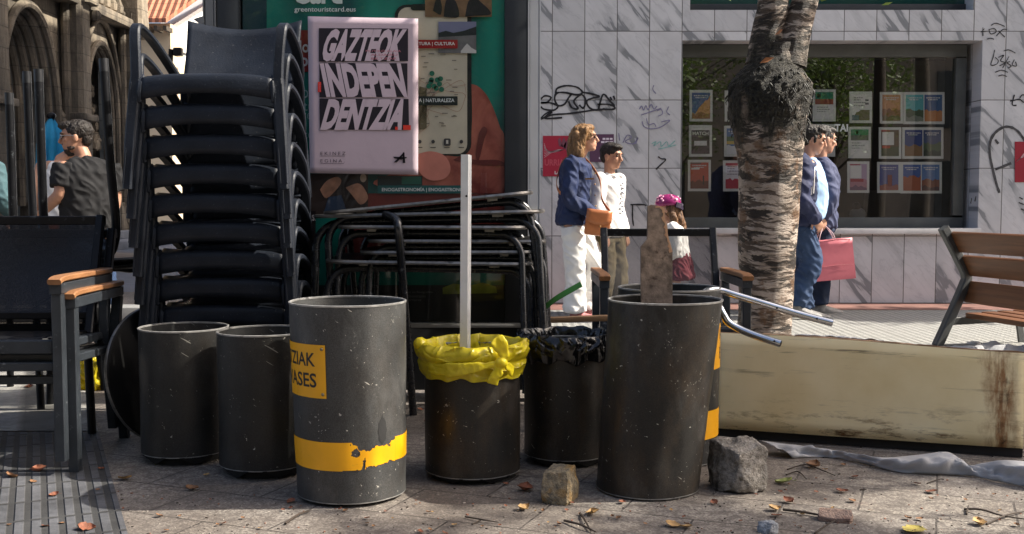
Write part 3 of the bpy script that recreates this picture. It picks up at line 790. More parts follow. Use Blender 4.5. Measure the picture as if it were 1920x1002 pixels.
# framed holiday offers behind the pane
mute = lambda c: tuple(min(245, x * .92 + (sum(c) / 3 * .8 + 20) * .30) for x in c)
FRAMEGREY = M('pale_grey_card_frame', (0.80, 0.82, 0.80), 0.5, 0, 0.05, 5, 0)
PY = GY + 0.06
def offer(x0, y0, x1, y1, pics, label):
    c = P((x0 + x1) / 2, y1, PY)
    o = thing('framed_offer', label, 'framed poster', c, 'framed travel offers in the shop window', world_parts=True)
    bm = nb(); slab(bm, [P(x0, y1, PY), P(x1, y1, PY), P(x1, y0, PY), P(x0, y0, PY)], (0, 0.014, 0)); obj('frame', bm, FRAMEGREY, o, False)
    n = len(pics); w = (x1 - x0 - 9 - 2 * (n - 1)) / n
    for i, pc in enumerate(pics):
        a = x0 + 4.5 + i * (w + 2); b = a + w; t0, t1 = y0 + 5, y1 - 5
        bm = nb(); px_rect(bm, a, t0, b, t1, PY - 0.002); sheet_o = obj('picture', bm, ink(*mute(pc['sky']), rough=0.3), o, False)
        if 'land' in pc:
            bm = nb(); h = pc.get('h', 0.45); pts = [(a, t1)]
            rr = random.Random(int(x0 * 7 + y0 + i))
            for k in range(9):
                u = k / 8
                pts.append((a + (b - a) * u, t1 - (t1 - t0) * min(.9, max(.08, h * (pc.get('f', lambda u: 1)(u)) + rr.uniform(-.06, .06)))))
            pts.append((b, t1)); px_poly(bm, pts, PY - 0.003); obj('printed_land', bm, ink(*mute(pc['land']), rough=0.3), sheet_o, False)
            if 'land2' in pc:
                bm = nb(); pts = [(a, t1)] + [(a + (b - a) * k / 6, t1 - (t1 - t0) * h * (0.25 + 0.3 * rr.random())) for k in range(7)] + [(b, t1)]
                px_poly(bm, pts, PY - 0.004); obj('printed_land', bm, ink(*mute(pc['land2']), rough=0.3), sheet_o, False)
        for (u0, v0, u1, v1, cc) in pc.get('blk', ()):
            bm = nb(); px_rect(bm, a + (b - a) * u0, t0 + (t1 - t0) * v0, a + (b - a) * u1, t0 + (t1 - t0) * v1, PY - 0.0045); obj('printed_block', bm, ink(*mute(cc), rough=0.3), sheet_o, False)
        if pc.get('txt', True):
            bm = nb()
            for v, u0, u1 in pc.get('lines', ((0.10, 0.1, 0.9), (0.17, 0.2, 0.75))):
                q = u0
                while q < u1:
                    l = rnd.uniform(.05, .16); px_rect(bm, a + (b - a) * q, t0 + (t1 - t0) * v, a + (b - a) * min(q + l, u1), t0 + (t1 - t0) * (v + 0.035), PY - 0.0055); q += l + .03
            obj('printed_line', bm, ink(*pc.get('tc', (225, 228, 232)), rough=0.3), sheet_o, False)
        if 'word' in pc:
            bm = nb(); px_letters(bm, pc['word'], a + 2, t0 + 7, b - 2, t0 + 14, PY - 0.0058, 0.03); obj('lettering', bm, ink(235, 235, 235), sheet_o, False)
    return o
W_ = (225, 226, 228)
lt = ((0.12, 0.1, 0.6), (0.2, 0.1, 0.5), (0.3, 0.1, 0.8), (0.42, 0.1, 0.7))
offer(1293, 169, 1336, 228, [dict(sky=(50, 85, 150), land=(205, 140, 70), land2=(150, 90, 50), h=.5, f=lambda u: .2 + 1.5 * u)], 'framed blue offer with a sandy cliff, top of the column nearest the helmeted child')
offer(1292, 235, 1335, 294, [dict(sky=(60, 45, 58), blk=((.15, .5, .85, .68, (205, 200, 205)), (.0, .0, 1, .09, (215, 215, 215))), word='MATCH', txt=False)], 'framed dark offer headed MATCH')
offer(1290, 300, 1333, 359, [dict(sky=(190, 62, 40), land=(110, 40, 30), h=.3, blk=((.05, .2, .5, .27, W_), (.68, .5, .76, .85, (40, 25, 25)), (.0, .0, .6, .06, (110, 70, 60))))], 'framed red offer with a small dark figure')
offer(1359, 170, 1402, 228, [dict(sky=(215, 215, 212), land=(60, 62, 66), h=.3)], 'framed pale offer half hidden by the tree, above a framed beach offer')
offer(1358, 236, 1401, 294, [dict(sky=(70, 110, 170), land=(200, 200, 205), h=.35, blk=((0, .32, 1, .5, (70, 110, 70)), (0, .5, 1, .62, (190, 160, 60))))], 'framed beach offer half hidden by the tree')
offer(1356, 301, 1399, 359, [dict(sky=(205, 200, 205), land=(190, 60, 70), h=.36, lines=lt, tc=(150, 140, 150), blk=((0, 0, 1, .1, (175, 40, 70)),))], 'framed pink and white offer half hidden by the tree, below a beach offer')
offer(1524, 168, 1567, 228, [dict(sky=(212, 214, 214), blk=((0, 0, 1, .26, (30, 125, 95)), (0, .26, 1, .46, (150, 70, 50)), (.1, .06, .3, .2, W_)), lines=((.55, .1, .7), (.63, .1, .8), (.71, .1, .6)), tc=(170, 172, 172))], 'framed green and white offer above the heads of the two men')
offer(1523, 233, 1566, 294, [dict(sky=(90, 125, 175), land=(205, 208, 212), h=.5, blk=((.0, .45, 1, .55, (60, 70, 80)),))], 'framed blue offer just behind the men\'s heads')
offer(1593, 172, 1635, 231, [dict(sky=(208, 210, 212), land=(90, 85, 50), h=.22, f=lambda u: .4 + 1.5 * max(0, math.sin(2.2 * u)), lines=lt, tc=(140, 142, 146), blk=((.75, .2, .95, .26, (70, 75, 80)), (.75, .32, .95, .4, (90, 92, 95)), (0, .8, .4, 1, (70, 95, 110))))], 'framed pale grey offer with a dark hill, nearest the lettering')
offer(1591, 238, 1633, 297, [dict(sky=(210, 214, 214), blk=((0, 0, 1, .22, (25, 130, 90)), (0, .22, 1, .42, (80, 90, 85)), (.3, .05, .42, .17, W_)), lines=((.5, .05, .6), (.6, .05, .8), (.7, .05, .5)), tc=(170, 175, 178))], 'framed green and white offer between the two paler offers of its column')
offer(1589, 303, 1630, 362, [dict(sky=(170, 140, 175), land=(175, 110, 130), land2=(120, 80, 110), h=.4, blk=((.02, .05, .68, .55, (220, 218, 222)), (.05, .56, .8, .68, (165, 35, 55)), (0, 0, .6, .05, (165, 50, 70))), txt=False)], 'framed lilac offer with a white note and red bar')
offer(1650, 173, 1693, 232, [dict(sky=(190, 125, 75), land=(130, 75, 40), land2=(95, 80, 45), h=.45)], 'framed orange desert offer')
offer(1648, 239, 1690, 298, [dict(sky=(95, 70, 45), land=(70, 80, 50), h=.35, blk=((.05, .08, .72, .58, (222, 218, 216)), (.05, .6, .5, .7, (190, 60, 40)), (0, 0, .5, .06, (170, 50, 50))), txt=False)], 'framed dark orange offer with a white note')
offer(1645, 304, 1689, 362, [dict(sky=(75, 85, 150), land=(150, 80, 70), h=.2, blk=((.42, .4, .66, .85, (135, 50, 45)),), tc=(215, 215, 230))], 'framed violet offer with a red tower')
offer(1694, 173, 1771, 233, [dict(sky=(70, 165, 175), land=(60, 85, 60), land2=(110, 120, 110), h=.45), dict(sky=(35, 80, 140), land=(185, 110, 50), h=.42)], 'framed double offer of teal sky and blue sky, top of the double column')
offer(1692, 239, 1769, 298, [dict(sky=(35, 60, 130), land=(130, 95, 60), h=.4), dict(sky=(45, 70, 120), land=(60, 90, 60), land2=(40, 60, 50), h=.5)], 'framed double offer of deep blue skies over a town and green hills')
offer(1689, 304, 1766, 363, [dict(sky=(55, 90, 165), land=(165, 80, 50), h=.55), dict(sky=(75, 115, 175), land=(135, 75, 55), land2=(90, 60, 60), h=.42)], 'framed double offer of red mountains, bottom of the double column')
# small bust in the shop
o = thing('shop_figurine', 'small pale bust on the counter inside the shop window', 'figurine', P(1608, 412, WY + 0.75), world_parts=True)
bm = nb(); c = P(1608, 402, WY + 0.75); ellipsoid(bm, c, (0.085, 0.06, 0.07)); obj('body', bm, ink(160, 165, 165), o)
bm = nb(); c = P(1606, 388, WY + 0.75); ellipsoid(bm, c, (0.045, 0.045, 0.05)); obj('head', bm, ink(60, 58, 56), o)
# ------------------------------------------------------------------ church along the left side of the street
CX = -9.05
def C3(y, z, d=0.0): return (CX + d, y, z)
ch = thing('gothic_church', 'old sandstone church with deep pointed doorway, carved niche and balustrade', 'church', (CX, 21, 0), world_parts=True)
def arch_pts(y0, y1, spring, apex, n=14):
    """pointed arch outline from the foot of one side over the apex to the other foot"""
    yc = (y0 + y1) / 2; w = (y1 - y0) / 2; pts = []
    for k in range(n + 1):
        u = k / n
        pts.append((y0 + w * (1 - math.cos(u * math.pi / 2)) ** 1.0 * 1.0 if False else y0 + w * u ** 1.6, spring + (apex - spring) * math.sin(u * math.pi / 2) ** 0.9))
    r = [(2 * yc - a, b) for a, b in pts[:-1]][::-1]
    return pts + r
def arch_wall(bm, ya, yb, H, y0, y1, spring, apex, d, z0=0.0):
    """wall strip ya..yb with a pointed opening"""
    out = arch_pts(y0, y1, spring, apex)
    poly(bm, [C3(ya, z0, d), C3(y0, z0, d), C3(y0, spring, d), C3(y0, H, d), C3(ya, H, d)])
    poly(bm, [C3(y1, z0, d), C3(yb, z0, d), C3(yb, H, d), C3(y1, H, d), C3(y1, spring, d)])
    for a, b in zip(out[:-1], out[1:]): poly(bm, [C3(a[0], a[1], d), C3(b[0], b[1], d), C3(b[0], H, d), C3(a[0], H, d)])
def arch_ring(bm, y0, y1, spring, apex, r, d, z0=0.0):
    out = [(y0, z0)] + arch_pts(y0, y1, spring, apex) + [(y1, z0)]
    tube(bm, [C3(a, b, d) for a, b in out], r, 8)
bm = nb()
arch_wall(bm, 16.0, 21.75, 5.2, 18.9, 21.3, 2.7, 4.65, 0.0)
poly(bm, [C3(21.75, 0), C3(22.35, 0), C3(22.35, 5.2), C3(21.75, 5.2)])
arch_wall(bm, 22.35, 25.0, 5.2, 22.7, 24.5, 2.9, 4.45, 0.0)
poly(bm, [C3(10, 0), C3(16, 0), C3(16, 14), C3(10, 14)])
poly(bm, [C3(25, 0), C3(25, 14), (CX - 12, 25, 14), (CX - 12, 25, 0)])
poly(bm, [C3(16, 5.2, -0.5), C3(25, 5.2, -0.5), C3(25, 14, -0.5), C3(16, 14, -0.5)])
poly(bm, [C3(16, 5.2), C3(25, 5.2), C3(25, 5.2, -0.5), C3(16, 5.2, -0.5)])
obj('wall', bm, STONE, ch, False)
bm = nb()
for i in range(6):
    g = i * 0.15
    arch_ring(bm, 18.9 + g * 0.6, 21.3 - g * 0.6, 2.7, 4.65 - g * 0.5, 0.085, 0.05 - g, 0.9)
for i in range(3):
    g = i * 0.14
    arch_ring(bm, 22.7 + g * 0.6, 24.5 - g * 0.6, 2.9, 4.45 - g * 0.4, 0.07, 0.05 - g * 0.7, 0.9)
arch_ring(bm, 22.5, 24.7, 2.9, 4.95, 0.06, 0.06, 2.6)
obj('archivolt', bm, STONE, ch)
for y in (18.8, 21.35, 22.6, 24.6):
    bm = nb(); box(bm, C3(y, 0.45, -0.25), (0.85, 0.55, 0.9), bev=0.05); box(bm, C3(y, 0.93, -0.25), (0.78, 0.45, 0.10), bev=0.03)
    obj('plinth', bm, STONE, ch)
bm = nb()
poly(bm, [C3(18.9, 0, -0.9), C3(21.3, 0, -0.9), C3(21.3, 5, -0.9), C3(18.9, 5, -0.9)])
obj('door', bm, M('dark_church_door', (0.012, 0.010, 0.009), 0.8, 0, 0.4, 4, 0.2), ch, False)
bm = nb()
poly(bm, [C3(22.5, 0, -0.45), C3(24.7, 0, -0.45), C3(24.7, 5, -0.45), C3(22.5, 5, -0.45)])
obj('niche_back', bm, STONE, ch, False)
bm = nb()   # carved reliefs in the niche and capitals
for k in range(60):
    y = rnd.uniform(22.9, 24.3); z = rnd.uniform(2.1, 4.1 - abs(y - 23.6) * 1.2)
    ellipsoid(bm, C3(y, z, -0.40 + rnd.uniform(-.05, .12)), (0.09, rnd.uniform(.06, .16), rnd.uniform(.06, .18)), Matrix.Rotation(rnd.uniform(-1, 1), 3, 'X'), 7, 5)
for y in (18.85, 21.35):
    for k in range(10): ellipsoid(bm, C3(y + rnd.uniform(-.2, .2), 2.65 + rnd.uniform(-.12, .12), rnd.uniform(-.3, .14)), (.1, .09, .1), None, 7, 5)
obj('carving', bm, STONE, ch)
for y, w in ((21.9, .55), (25.0, .5), (18.3, .6)):
    bm = nb(); sweep(bm, [C3(y, 0, 0.16), C3(y, 5.3, 0.16)], 0.5, w, (1, 0, 0), bev=0.35)
    for s in (-1, 1): tube(bm, [C3(y + s * w * 0.6, 0.5, 0.12), C3(y + s * w * 0.6, 5.2, 0.12)], 0.09, 8)
    box(bm, C3(y, 2.7, 0.18), (0.62, w + 0.2, 0.14), bev=0.04)
    obj('buttress', bm, STONE, ch)
bm = nb()   # cornice, balustrade
box(bm, C3(20.5, 5.05, 0.12), (0.5, 9.0, 0.22), bev=0.05)
box(bm, C3(20.5, 5.88, 0.10), (0.4, 9.0, 0.20), bev=0.05)
for i in range(23):
    y = 16.3 + i * 0.39
    lathe(bm, [(0.05, 5.18), (0.12, 5.25), (0.13, 5.38), (0.05, 5.58), (0.09, 5.70), (0.09, 5.78)], 8, C3(y, 0, 0.12))
obj('balustrade', bm, STONE, ch)
for y in (22.0, 25.05):
    bm = nb(); sweep(bm, [C3(y, 5.0, 0.25), C3(y, 6.6, 0.25), C3(y, 8.2, 0.25)], [0.6, 0.5, 0.05], [0.6, 0.5, 0.05], (1, 0, 0))
    for k in range(14): ellipsoid(bm, C3(y + rnd.uniform(-.3, .3), 4.6 + k * 0.22, 0.25 + rnd.uniform(-.3, .3)), (.13, .13, .12), None, 7, 5)
    obj('pinnacle', bm, STONE, ch)
bm = nb(); box(bm, (CX + 0.55, 21, 0.09), (1.1, 10, 0.18), bev=0.02); box(bm, (CX + 0.3, 21, 0.26), (0.6, 9.6, 0.16), bev=0.02)
obj('step', bm, M('worn_step_stone', (0.24, 0.24, 0.25), 0.8, 0, 0.2, 3, 0.3), ch)

# kerb along the street in front of the church side
bm = nb(); box(bm, (-5.4, 8.75, 0.06), (6.4, 0.28, 0.12), bev=0.015)
struct('kerb', bm, M('grey_kerb_stone', (0.20, 0.20, 0.195), 0.8, 0, 0.2, 4, 0.3), True)

# ------------------------------------------------------------------ houses behind
CREAM = M('beige_render', (0.56, 0.45, 0.31), 0.9, 0, 0.12, 0.6, 0.2, 20)
WHITE = M('white_render', (0.80, 0.79, 0.75), 0.9, 0, 0.06, 0.5, 0.2, 20)
HY = 40.0
hs = thing('beige_house', 'beige house with red clay roof, eaves and a dormer above the chairs', 'house', (P(280, 380, HY).x, HY, 0), world_parts=True)
xl, xr = P(150, 0, HY).x, P(318, 0, HY).x; ze = P(0, 44, HY).z
bm = nb(); box(bm, ((xl + xr) / 2, HY + 4, ze / 2), (xr - xl, 8, ze)); obj('wall', bm, CREAM, hs, False)
bm = nb(); e = 0.75; zr = ze + 5.5
slab(bm, [(xl - e, HY - e, ze - .1), (xr + 0.1, HY - e, ze - .1), (xr + 4.9, HY + 5, zr), (xl - e, HY + 5, zr)], (0, 0, 0.16)); obj('roof', bm, mat_tiles(), hs, False)
bm = nb()
for i in range(12): box(bm, (xl - .4 + i * 0.34, HY - 0.35, ze - .28), (0.13, 0.7, 0.16))
obj('eaves', bm, M('dark_eaves_wood', (0.06, 0.045, 0.03), 0.8), hs, False)
bm = nb(); dx0, dx1 = P(242, 0, HY + 2).x, P(293, 0, HY + 2).x; box(bm, ((dx0 + dx1) / 2, HY + 2.6, ze + 2.4), (dx1 - dx0, 2.2, 2.2)); dm = obj('dormer', bm, M('grey_dormer', (0.30, 0.29, 0.27), 0.8), hs, False)
bm = nb(); box(bm, ((dx0 + dx1) / 2 - .1, HY + 1.47, ze + 2.4), (0.62, 0.06, 1.6)); obj('window', bm, M('dark_dormer_pane', (0.03, 0.03, 0.035), 0.2), dm, False)
wh = thing('white_house', 'white gabled house wall beside the red clay roof', 'house', (P(350, 380, HY + 1).x, HY + 1, 0), world_parts=True)
x0, x1 = P(316, 0, HY + 1).x, P(480, 0, HY + 1).x; z0, z1, z2 = P(0, 52, HY + 1).z, P(0, 6, HY + 1).z, P(0, -30, HY + 1).z
bm = nb(); kx_ = 1.6; dd = (0, 9.0, 0)
slab(bm, [(x0, HY + 1, 0), (x0 + 4, HY + 9, 0), (x0 + 4, HY + 9, z2 + 3), (x0 + 1.9, HY + 4.8, z1 + 1.6), (x0, HY + 1, z0)], (-3, 4, 0)); obj('wall', bm, WHITE, wh, False)
bm = nb(); a = P(362, 36, HY - 2); b = P(395, 26, HY - 2); slab(bm, [a, b, b + Vector((0.3, 0, -.1)), a + Vector((0.35, 0, -.28))], (0, 2.9, 0)); obj('roof', bm, M('grey_eaves', (0.12, 0.12, 0.12), 0.8), wh, False)
bm = nb(); c0 = P(383, 70, HY - 2); box(bm, c0 + Vector((0.35, 1.4, 0)), (0.5, 2.8, 1.5)); obj('porch_wall', bm, CREAM, wh, False)
bm = nb(); c0 = P(334, 98, HY - 1.5); box(bm, c0, (0.3, 0.3, 0.3), bev=0.05); tube(bm, [c0, c0 + Vector((0, 2.4, 0.1))], 0.05, 6); tube(bm, [c0 + Vector((-.3, 0, -.6)), c0 + Vector((-.25, 0, .1))], 0.09, 6)
ln = obj('wall_lantern', bm, BLACKMETAL); tag(ln, 'small dark lantern on a bracket on the far beige wall', 'lamp')

# ------------------------------------------------------------------ birch in the pavement
TY = 6.0
TX = P(1440, 400, TY).x
tr = thing('birch_tree', 'birch with dark peeling bands and a swollen mossy pollard knuckle', 'tree', (TX, TY, 0), world_parts=True)
prof = [(730, 1432, 66), (660, 1433, 57), (620, 1433, 51), (560, 1436, 51), (500, 1437, 53), (430, 1440, 55), (370, 1443, 57), (320, 1444, 59), (270, 1442, 64), (235, 1442, 68), (205, 1443, 74), (180, 1443, 77), (160, 1443, 74), (142, 1445, 64), (128, 1447, 52), (116, 1450, 45), (100, 1455, 40), (84, 1459, 38)]
rows = []
pl = [(P(cx, py, TY), r * TY / FPX) for py, cx, r in prof]
fine = []
for i in range(len(pl) - 1):
    for k in range(6):
        u = k / 6; fine.append((pl[i][0].lerp(pl[i + 1][0], u), pl[i][1] * (1 - u) + pl[i + 1][1] * u))
fine.append(pl[-1])
bm = nb()
for c, r in fine:
    row = []
    for j in range(96):
        a = 2 * math.pi * j / 96; d = Vector((math.cos(a), math.sin(a), 0))
        p = c + d * r
        kn = max(0, 1 - abs(c.z - 1.58) / 0.30)
        rr = r * (0.985 + 0.05 * noise.noise(p * 3.0) + 0.02 * noise.noise(p * 11)) + kn * (0.020 * noise.noise(p * 12) + 0.014 * noise.noise(p * 34) + .008 * (1 - 2 * abs(noise.noise(p * 60))))
        bandn = noise.noise(Vector((a * 0.5, 0, c.z * 17)))
        rr += 0.006 * max(0, bandn) - 0.005 * max(0, noise.noise(Vector((a * 1.4, 5, c.z * 30))))
        row.append(c + d * rr)
    rows.append(row)
vr = quadgrid(bm, rows, True); face(bm, vr[-1]); face(bm, vr[0][::-1])
# crust of moss and bark curls around the knuckle
for k in range(380):
    a = rnd.uniform(0, 2 * math.pi); z = 1.30 + 0.42 * math.sqrt(rnd.random())
    i = min(range(len(fine)), key=lambda q: abs(fine[q][0].z - z)); c, r = fine[i]
    p = c + Vector((math.cos(a), math.sin(a), 0)) * (r + rnd.uniform(-0.004, 0.006))
    q = p + Vector((rnd.uniform(-.02, .02), rnd.uniform(-.02, .02), -rnd.uniform(.01, .045)))
    tube(bm, [p, (p + q) / 2 + Vector((math.cos(a), math.sin(a), 0)) * rnd.uniform(.002, .008), q], [rnd.uniform(.002, .005), rnd.uniform(.002, .0045), .0015], 5, True, 1)
obj('trunk', bm, [BARK, M('dark_moss', (0.012, 0.012, 0.008), 0.55, 0, 0.5, 30, 0.3, 120, 0.5, ((0.08, 0.078, 0.05), 0.42, 50))], tr, True, 80)
bm = nb()
stemA = smooth_path([P(1436, 120, TY), P(1440, 60, TY), P(1450, 0, TY), P(1447, -120, TY + .1), P(1400, -420, TY + .3), P(1330, -800, TY + .2)], 8)
stemB = smooth_path([P(1478, 122, TY - .02), P(1490, 70, TY - .02), P(1510, 0, TY), P(1545, -120, TY + .1), P(1640, -420, TY - .2), P(1760, -760, TY - .3)], 8)
tube(bm, stemA, [38 * TY / FPX, 30 * TY / FPX, 28 * TY / FPX, .075, .06, .03], 20)
tube(bm, stemB, [34 * TY / FPX, 28 * TY / FPX, 24 * TY / FPX, .065, .05, .03], 20)
brs = []
for st in (stemA, stemB):
    for i in (20, 26, 30, 34, 39):
        p = st[min(i, len(st) - 1)]
        for s in range(2):
            d = Vector((rnd.uniform(-1, 1), rnd.uniform(-1, 1), rnd.uniform(.3, .9))).normalized()
            L = rnd.uniform(.8, 1.6); q = p + d * L
            tube(bm, [p, p + d * L * .5 + Vector((0, 0, .1)), q], [.03, .02, .008], 6); brs.append(q)
obj('branch', bm, BARK, tr, True, 80)
def leaf_cloud(bm, centres, per, spread, size, rr):
    for c in centres:
        for k in range(per):
            p = Vector(c) + Vector((rr.gauss(0, spread), rr.gauss(0, spread), rr.gauss(0, spread * .8)))
            a = Vector((rr.uniform(-1, 1), rr.uniform(-1, 1), rr.uniform(-.6, .6))).normalized(); b = a.orthogonal().normalized()
            b = Quaternion(a, rr.uniform(0, 6.28)) @ b; s = size * rr.uniform(.6, 1.3)
            poly(bm, [p - a * s, p - a * .1 * s + b * s * .45, p + a * s, p - a * .1 * s - b * s * .45])
LEAF = mat_leaf('green_leaf', (0.045, 0.085, 0.012), (0.11, 0.16, 0.03))
bm = nb(); leaf_cloud(bm, brs, 70, 0.32, 0.06, random.Random(3)); obj('crown', bm, LEAF, tr, False)
bm = nb()
for (x, y, s) in ((1541, -2, 9), (1534, -6, 8)):
    c = P(x, y, TY - .1); k = s * TY / FPX
    poly(bm, [c + Vector((-k, 0, .3 * k)), c + Vector((0, -.01, .6 * k)), c + Vector((k, 0, -.2 * k)), c + Vector((.1 * k, .01, -.5 * k))])
obj('leaf', bm, M('bright_birch_leaf', (0.16, 0.26, 0.05), 0.5), tr, False)
bm = nb()
for (x0, y0, x1, y1, w) in ((1424, 119, 1452, 108, .02), (1452, 66, 1468, 56, .018)):
    a, b = P(x0, y0, TY - .20), P(x1, y1, TY - .22); poly(bm, [a, a + Vector((.03, -.01, .03)), b, a.lerp(b, .5) + Vector((0, -.02, -.012))])
obj('bark_curl', bm, M('orange_inner_bark', (0.42, 0.17, 0.06), 0.6), tr, False)

# street trees beside and behind the photographer, which shade the pavement and show in the shop window
def street_tree(x, y, h, r, n, label, seed, low=2.6, spread=.30, per=90, lf=.07):
    rr = random.Random(seed)
    o = thing('street_tree', label, 'tree', (x, y, 0), 'street trees around the camera')
    bm = nb(); top = (rr.uniform(-.2, .2), rr.uniform(-.2, .2), h * .75); tube(bm, smooth_path([(0, 0, 0), (.05, .03, h * .3), top], 6), [.17, .12, .06], 12, True)
    cs = []
    for k in range(n):
        d = Vector((rr.gauss(0, 1), rr.gauss(0, 1), rr.gauss(0, .8))).normalized() * r * rr.random() ** .45
        c = Vector((0, 0, (h + low) / 2)) + Vector((d.x, d.y, d.z * (h - low) / 2 / r)); cs.append(c)
        if k % 3 == 0: tube(bm, [(0, 0, max(low * .7, c.z - 1.2)), c], [.04, .012], 5)
    obj('trunk', bm, M('dark_street_bark', (.035, .026, .018), .9, 0, .4, 6, .5, 30), o, True, 80)
    bm = nb(); leaf_cloud(bm, cs, per, spread, lf, rr); obj('crown', bm, LEAF, o, False)
    return o
# ------------------------------------------------------------------ lit-less advert case on the pavement
MY = 5.17
def mp(px, py, k=0): return P(px, py, MY - 0.0025 * k)
mu = thing('advert_case', 'grey street advert case with a teal tourist card poster behind its pane', 'advert case', (P(700, 380, MY).x, MY, 0), world_parts=True)
xa, xb = P(390, 380, MY).x, P(1013, 380, MY).x
zb, zl = P(700, 750, MY).z, P(700, 605, MY).z
CASEGREY = M('dark_grey_case_enamel', (0.030, 0.034, 0.038), 0.42, 0, 0.12, 5, 0.06, 60, 0.3)
bm = nb()
box(bm, ((xa + xb) / 2, MY + 0.16, (2.35 + zl) / 2), (xb - xa - 0.12, 0.16, 2.35 - zl))
xi0, xi1 = P(455, 300, MY).x, P(946, 300, MY).x
box(bm, ((xa + 0.06 + xi0) / 2, MY + 0.03, (2.35 + zl) / 2), (xi0 - xa - 0.06, 0.10, 2.35 - zl), bev=0.008)
box(bm, ((xb - 0.06 + xi1) / 2, MY + 0.03, (2.35 + zl) / 2), (xb - 0.06 - xi1, 0.10, 2.35 - zl), bev=0.008)
box(bm, ((xi0 + xi1) / 2, MY + 0.03, 2.29), (xi1 - xi0, 0.10, 0.12), bev=0.008)
obj('frame', bm, CASEGREY, mu)
bm = nb(); box(bm, ((xa + xb) / 2, MY + 0.11, zl - 0.012), (xb - xa - 0.11, 0.26, 0.024), bev=0.004); obj('ledge', bm, M('pale_ledge_metal', (0.42, 0.42, 0.41), 0.4, 0.3), mu)
bm = nb(); box(bm, ((xa + xb) / 2, MY + 0.12, (zl - 0.026 + 0.05) / 2), (xb - xa - 0.12, 0.2, zl - 0.026 - 0.05), bev=0.006); obj('base', bm, M('dark_case_base', (0.028, 0.03, 0.033), 0.45, 0.1, 0.2, 5, 0.06, 60, 0.5, ((0.08, 0.08, 0.08), 0.3, 14)), mu)
for xx, mm in ((xa + 0.028, M('mid_grey_post', (0.19, 0.20, 0.21), 0.4, 0.3, 0.12, 5, 0.05)), (xb - 0.03, M('pale_aluminium_post', (0.70, 0.71, 0.72), 0.35, 0.4, 0.08, 5, 0.05))):
    bm = nb(); sweep(bm, [(xx, MY + 0.03, 0), (xx, MY + 0.03, 2.6)], 0.056, 0.11, (1, 0, 0), bev=0.4)
    for s in (-1, 1): box(bm, (xx + s * 0.0275, MY - 0.012, 1.3), (0.006, 0.03, 2.55))
    obj('post', bm, mm, mu)
def prt(name, items, col, parent, k=0, rough=0.4):
    """one printed or reflected shape: items are pixel polygons"""
    bm = nb()
    for it in items:
        if name in ('printed_hand', 'printed_figure') and len(it) < 19: it = [(p.x, p.y) for p in smooth_path([(x, y, 0) for x, y in list(it) + [it[0]]], 4)][:-1]
        poly(bm, [mp(x, y, k) for x, y in it])
    return obj(name, bm, ink(*col, rough=rough) if isinstance(col, tuple) else col, parent, False)
def rc(x0, y0, x1, y1): return [(x0, y0), (x1, y0), (x1, y1), (x0, y1)]
def wrt(words, col, parent, k):
    bm = nb()
    for (s, x0, y0, x1, y1, b) in words: put_letters(bm, s, lambda x, y: mp(x0 + x, y1 - y, k), x1 - x0, y1 - y0, b)
    return obj('lettering', bm, ink(*col), parent, False)
def circ(cx, cy, rx, ry, n=20, a0=0): return [(cx + rx * math.cos(2 * math.pi * i / n + a0), cy + ry * math.sin(2 * math.pi * i / n + a0)) for i in range(n)]
# teal ground with the printed blur of the original picture
t = NT('teal_print'); x_, y_, z_ = t.sep()
g = t.noise(t.map(sc=(2.2, 1, 0.7)), scale=1.5, detail=2)
cg = t.mix(t.ramp(g, [(0.35, 0.0), (0.65, 1.0)]), srgb(6, 74, 74), srgb(24, 132, 112))
TEAL = t.done(t.bsdf(cg, 0.4, 0, None, 0.4))
ad = prt('advert', [[(455, -95), (946, -95), (946, 535), (455, 535)]], TEAL, mu, -1)
prt('printed_or_reflected_shape', [[(455, -95), (500, -95), (500, 70), (476, 80), (470, 535), (455, 535)]], (12, 52, 60), ad, 0)
wrt([('Card', 549, -42, 642, 8, 0.035)], (205, 215, 212), ad, 1)
wrt([('greentouristcard.eus', 552, 13, 667, 25, 0.012)], (215, 222, 220), ad, 1)
prt('printed_or_reflected_shape', [rc(474, 57, 700, 135)], (128, 26, 30), ad, 1)
wrt([('Mob', 548, 76, 592, 99, 0.02), ('nov', 548, 108, 592, 125, 0.02)], (200, 190, 190), ad, 2)
wrt([('tu oc', 540, 166, 588, 184, 0.0), ('cultu', 540, 190, 588, 208, 0.0), ('y re', 548, 212, 585, 230, 0.0), ('de te', 544, 244, 586, 260, 0.0), ('rutas', 546, 284, 588, 300, 0.0)], (150, 175, 172), ad, 1)
# hand
t = NT('printed_skin'); g = t.noise(t.map(sc=(3, 1, 2)), scale=2.2, detail=4, dist=0.6)
SKIN_P = t.done(t.bsdf(t.mix(t.ramp(g, [(0.3, 0.0), (0.7, 1.0)]), srgb(112, 44, 40), srgb(200, 120, 100)), 0.4, 0, None, 0.4))
prt('printed_hand', [[(884, 158), (896, 162), (912, 178), (926, 206), (938, 240), (946, 262), (946, 362), (888, 362), (780, 362), (700, 345), (742, 322), (800, 290), (870, 292), (884, 250)]], SKIN_P, ad, 1)
prt('printed_hand', [[(780, 290), (806, 284), (830, 290), (842, 304), (844, 322), (832, 336), (806, 338), (786, 322)]], M('printed_fingertip', srgb(205, 128, 112), 0.4, 0, 0.15, 9, 0), ad, 4)
prt('printed_hand', [[(898, 250), (906, 238), (914, 244), (908, 262), (898, 300), (892, 290)], [(850, 300), (868, 292), (890, 300), (930, 300), (946, 306), (946, 312), (880, 308)]], M('printed_skin_crease', srgb(98, 38, 36), 0.4, 0, 0.15, 9, 0), ad, 2)
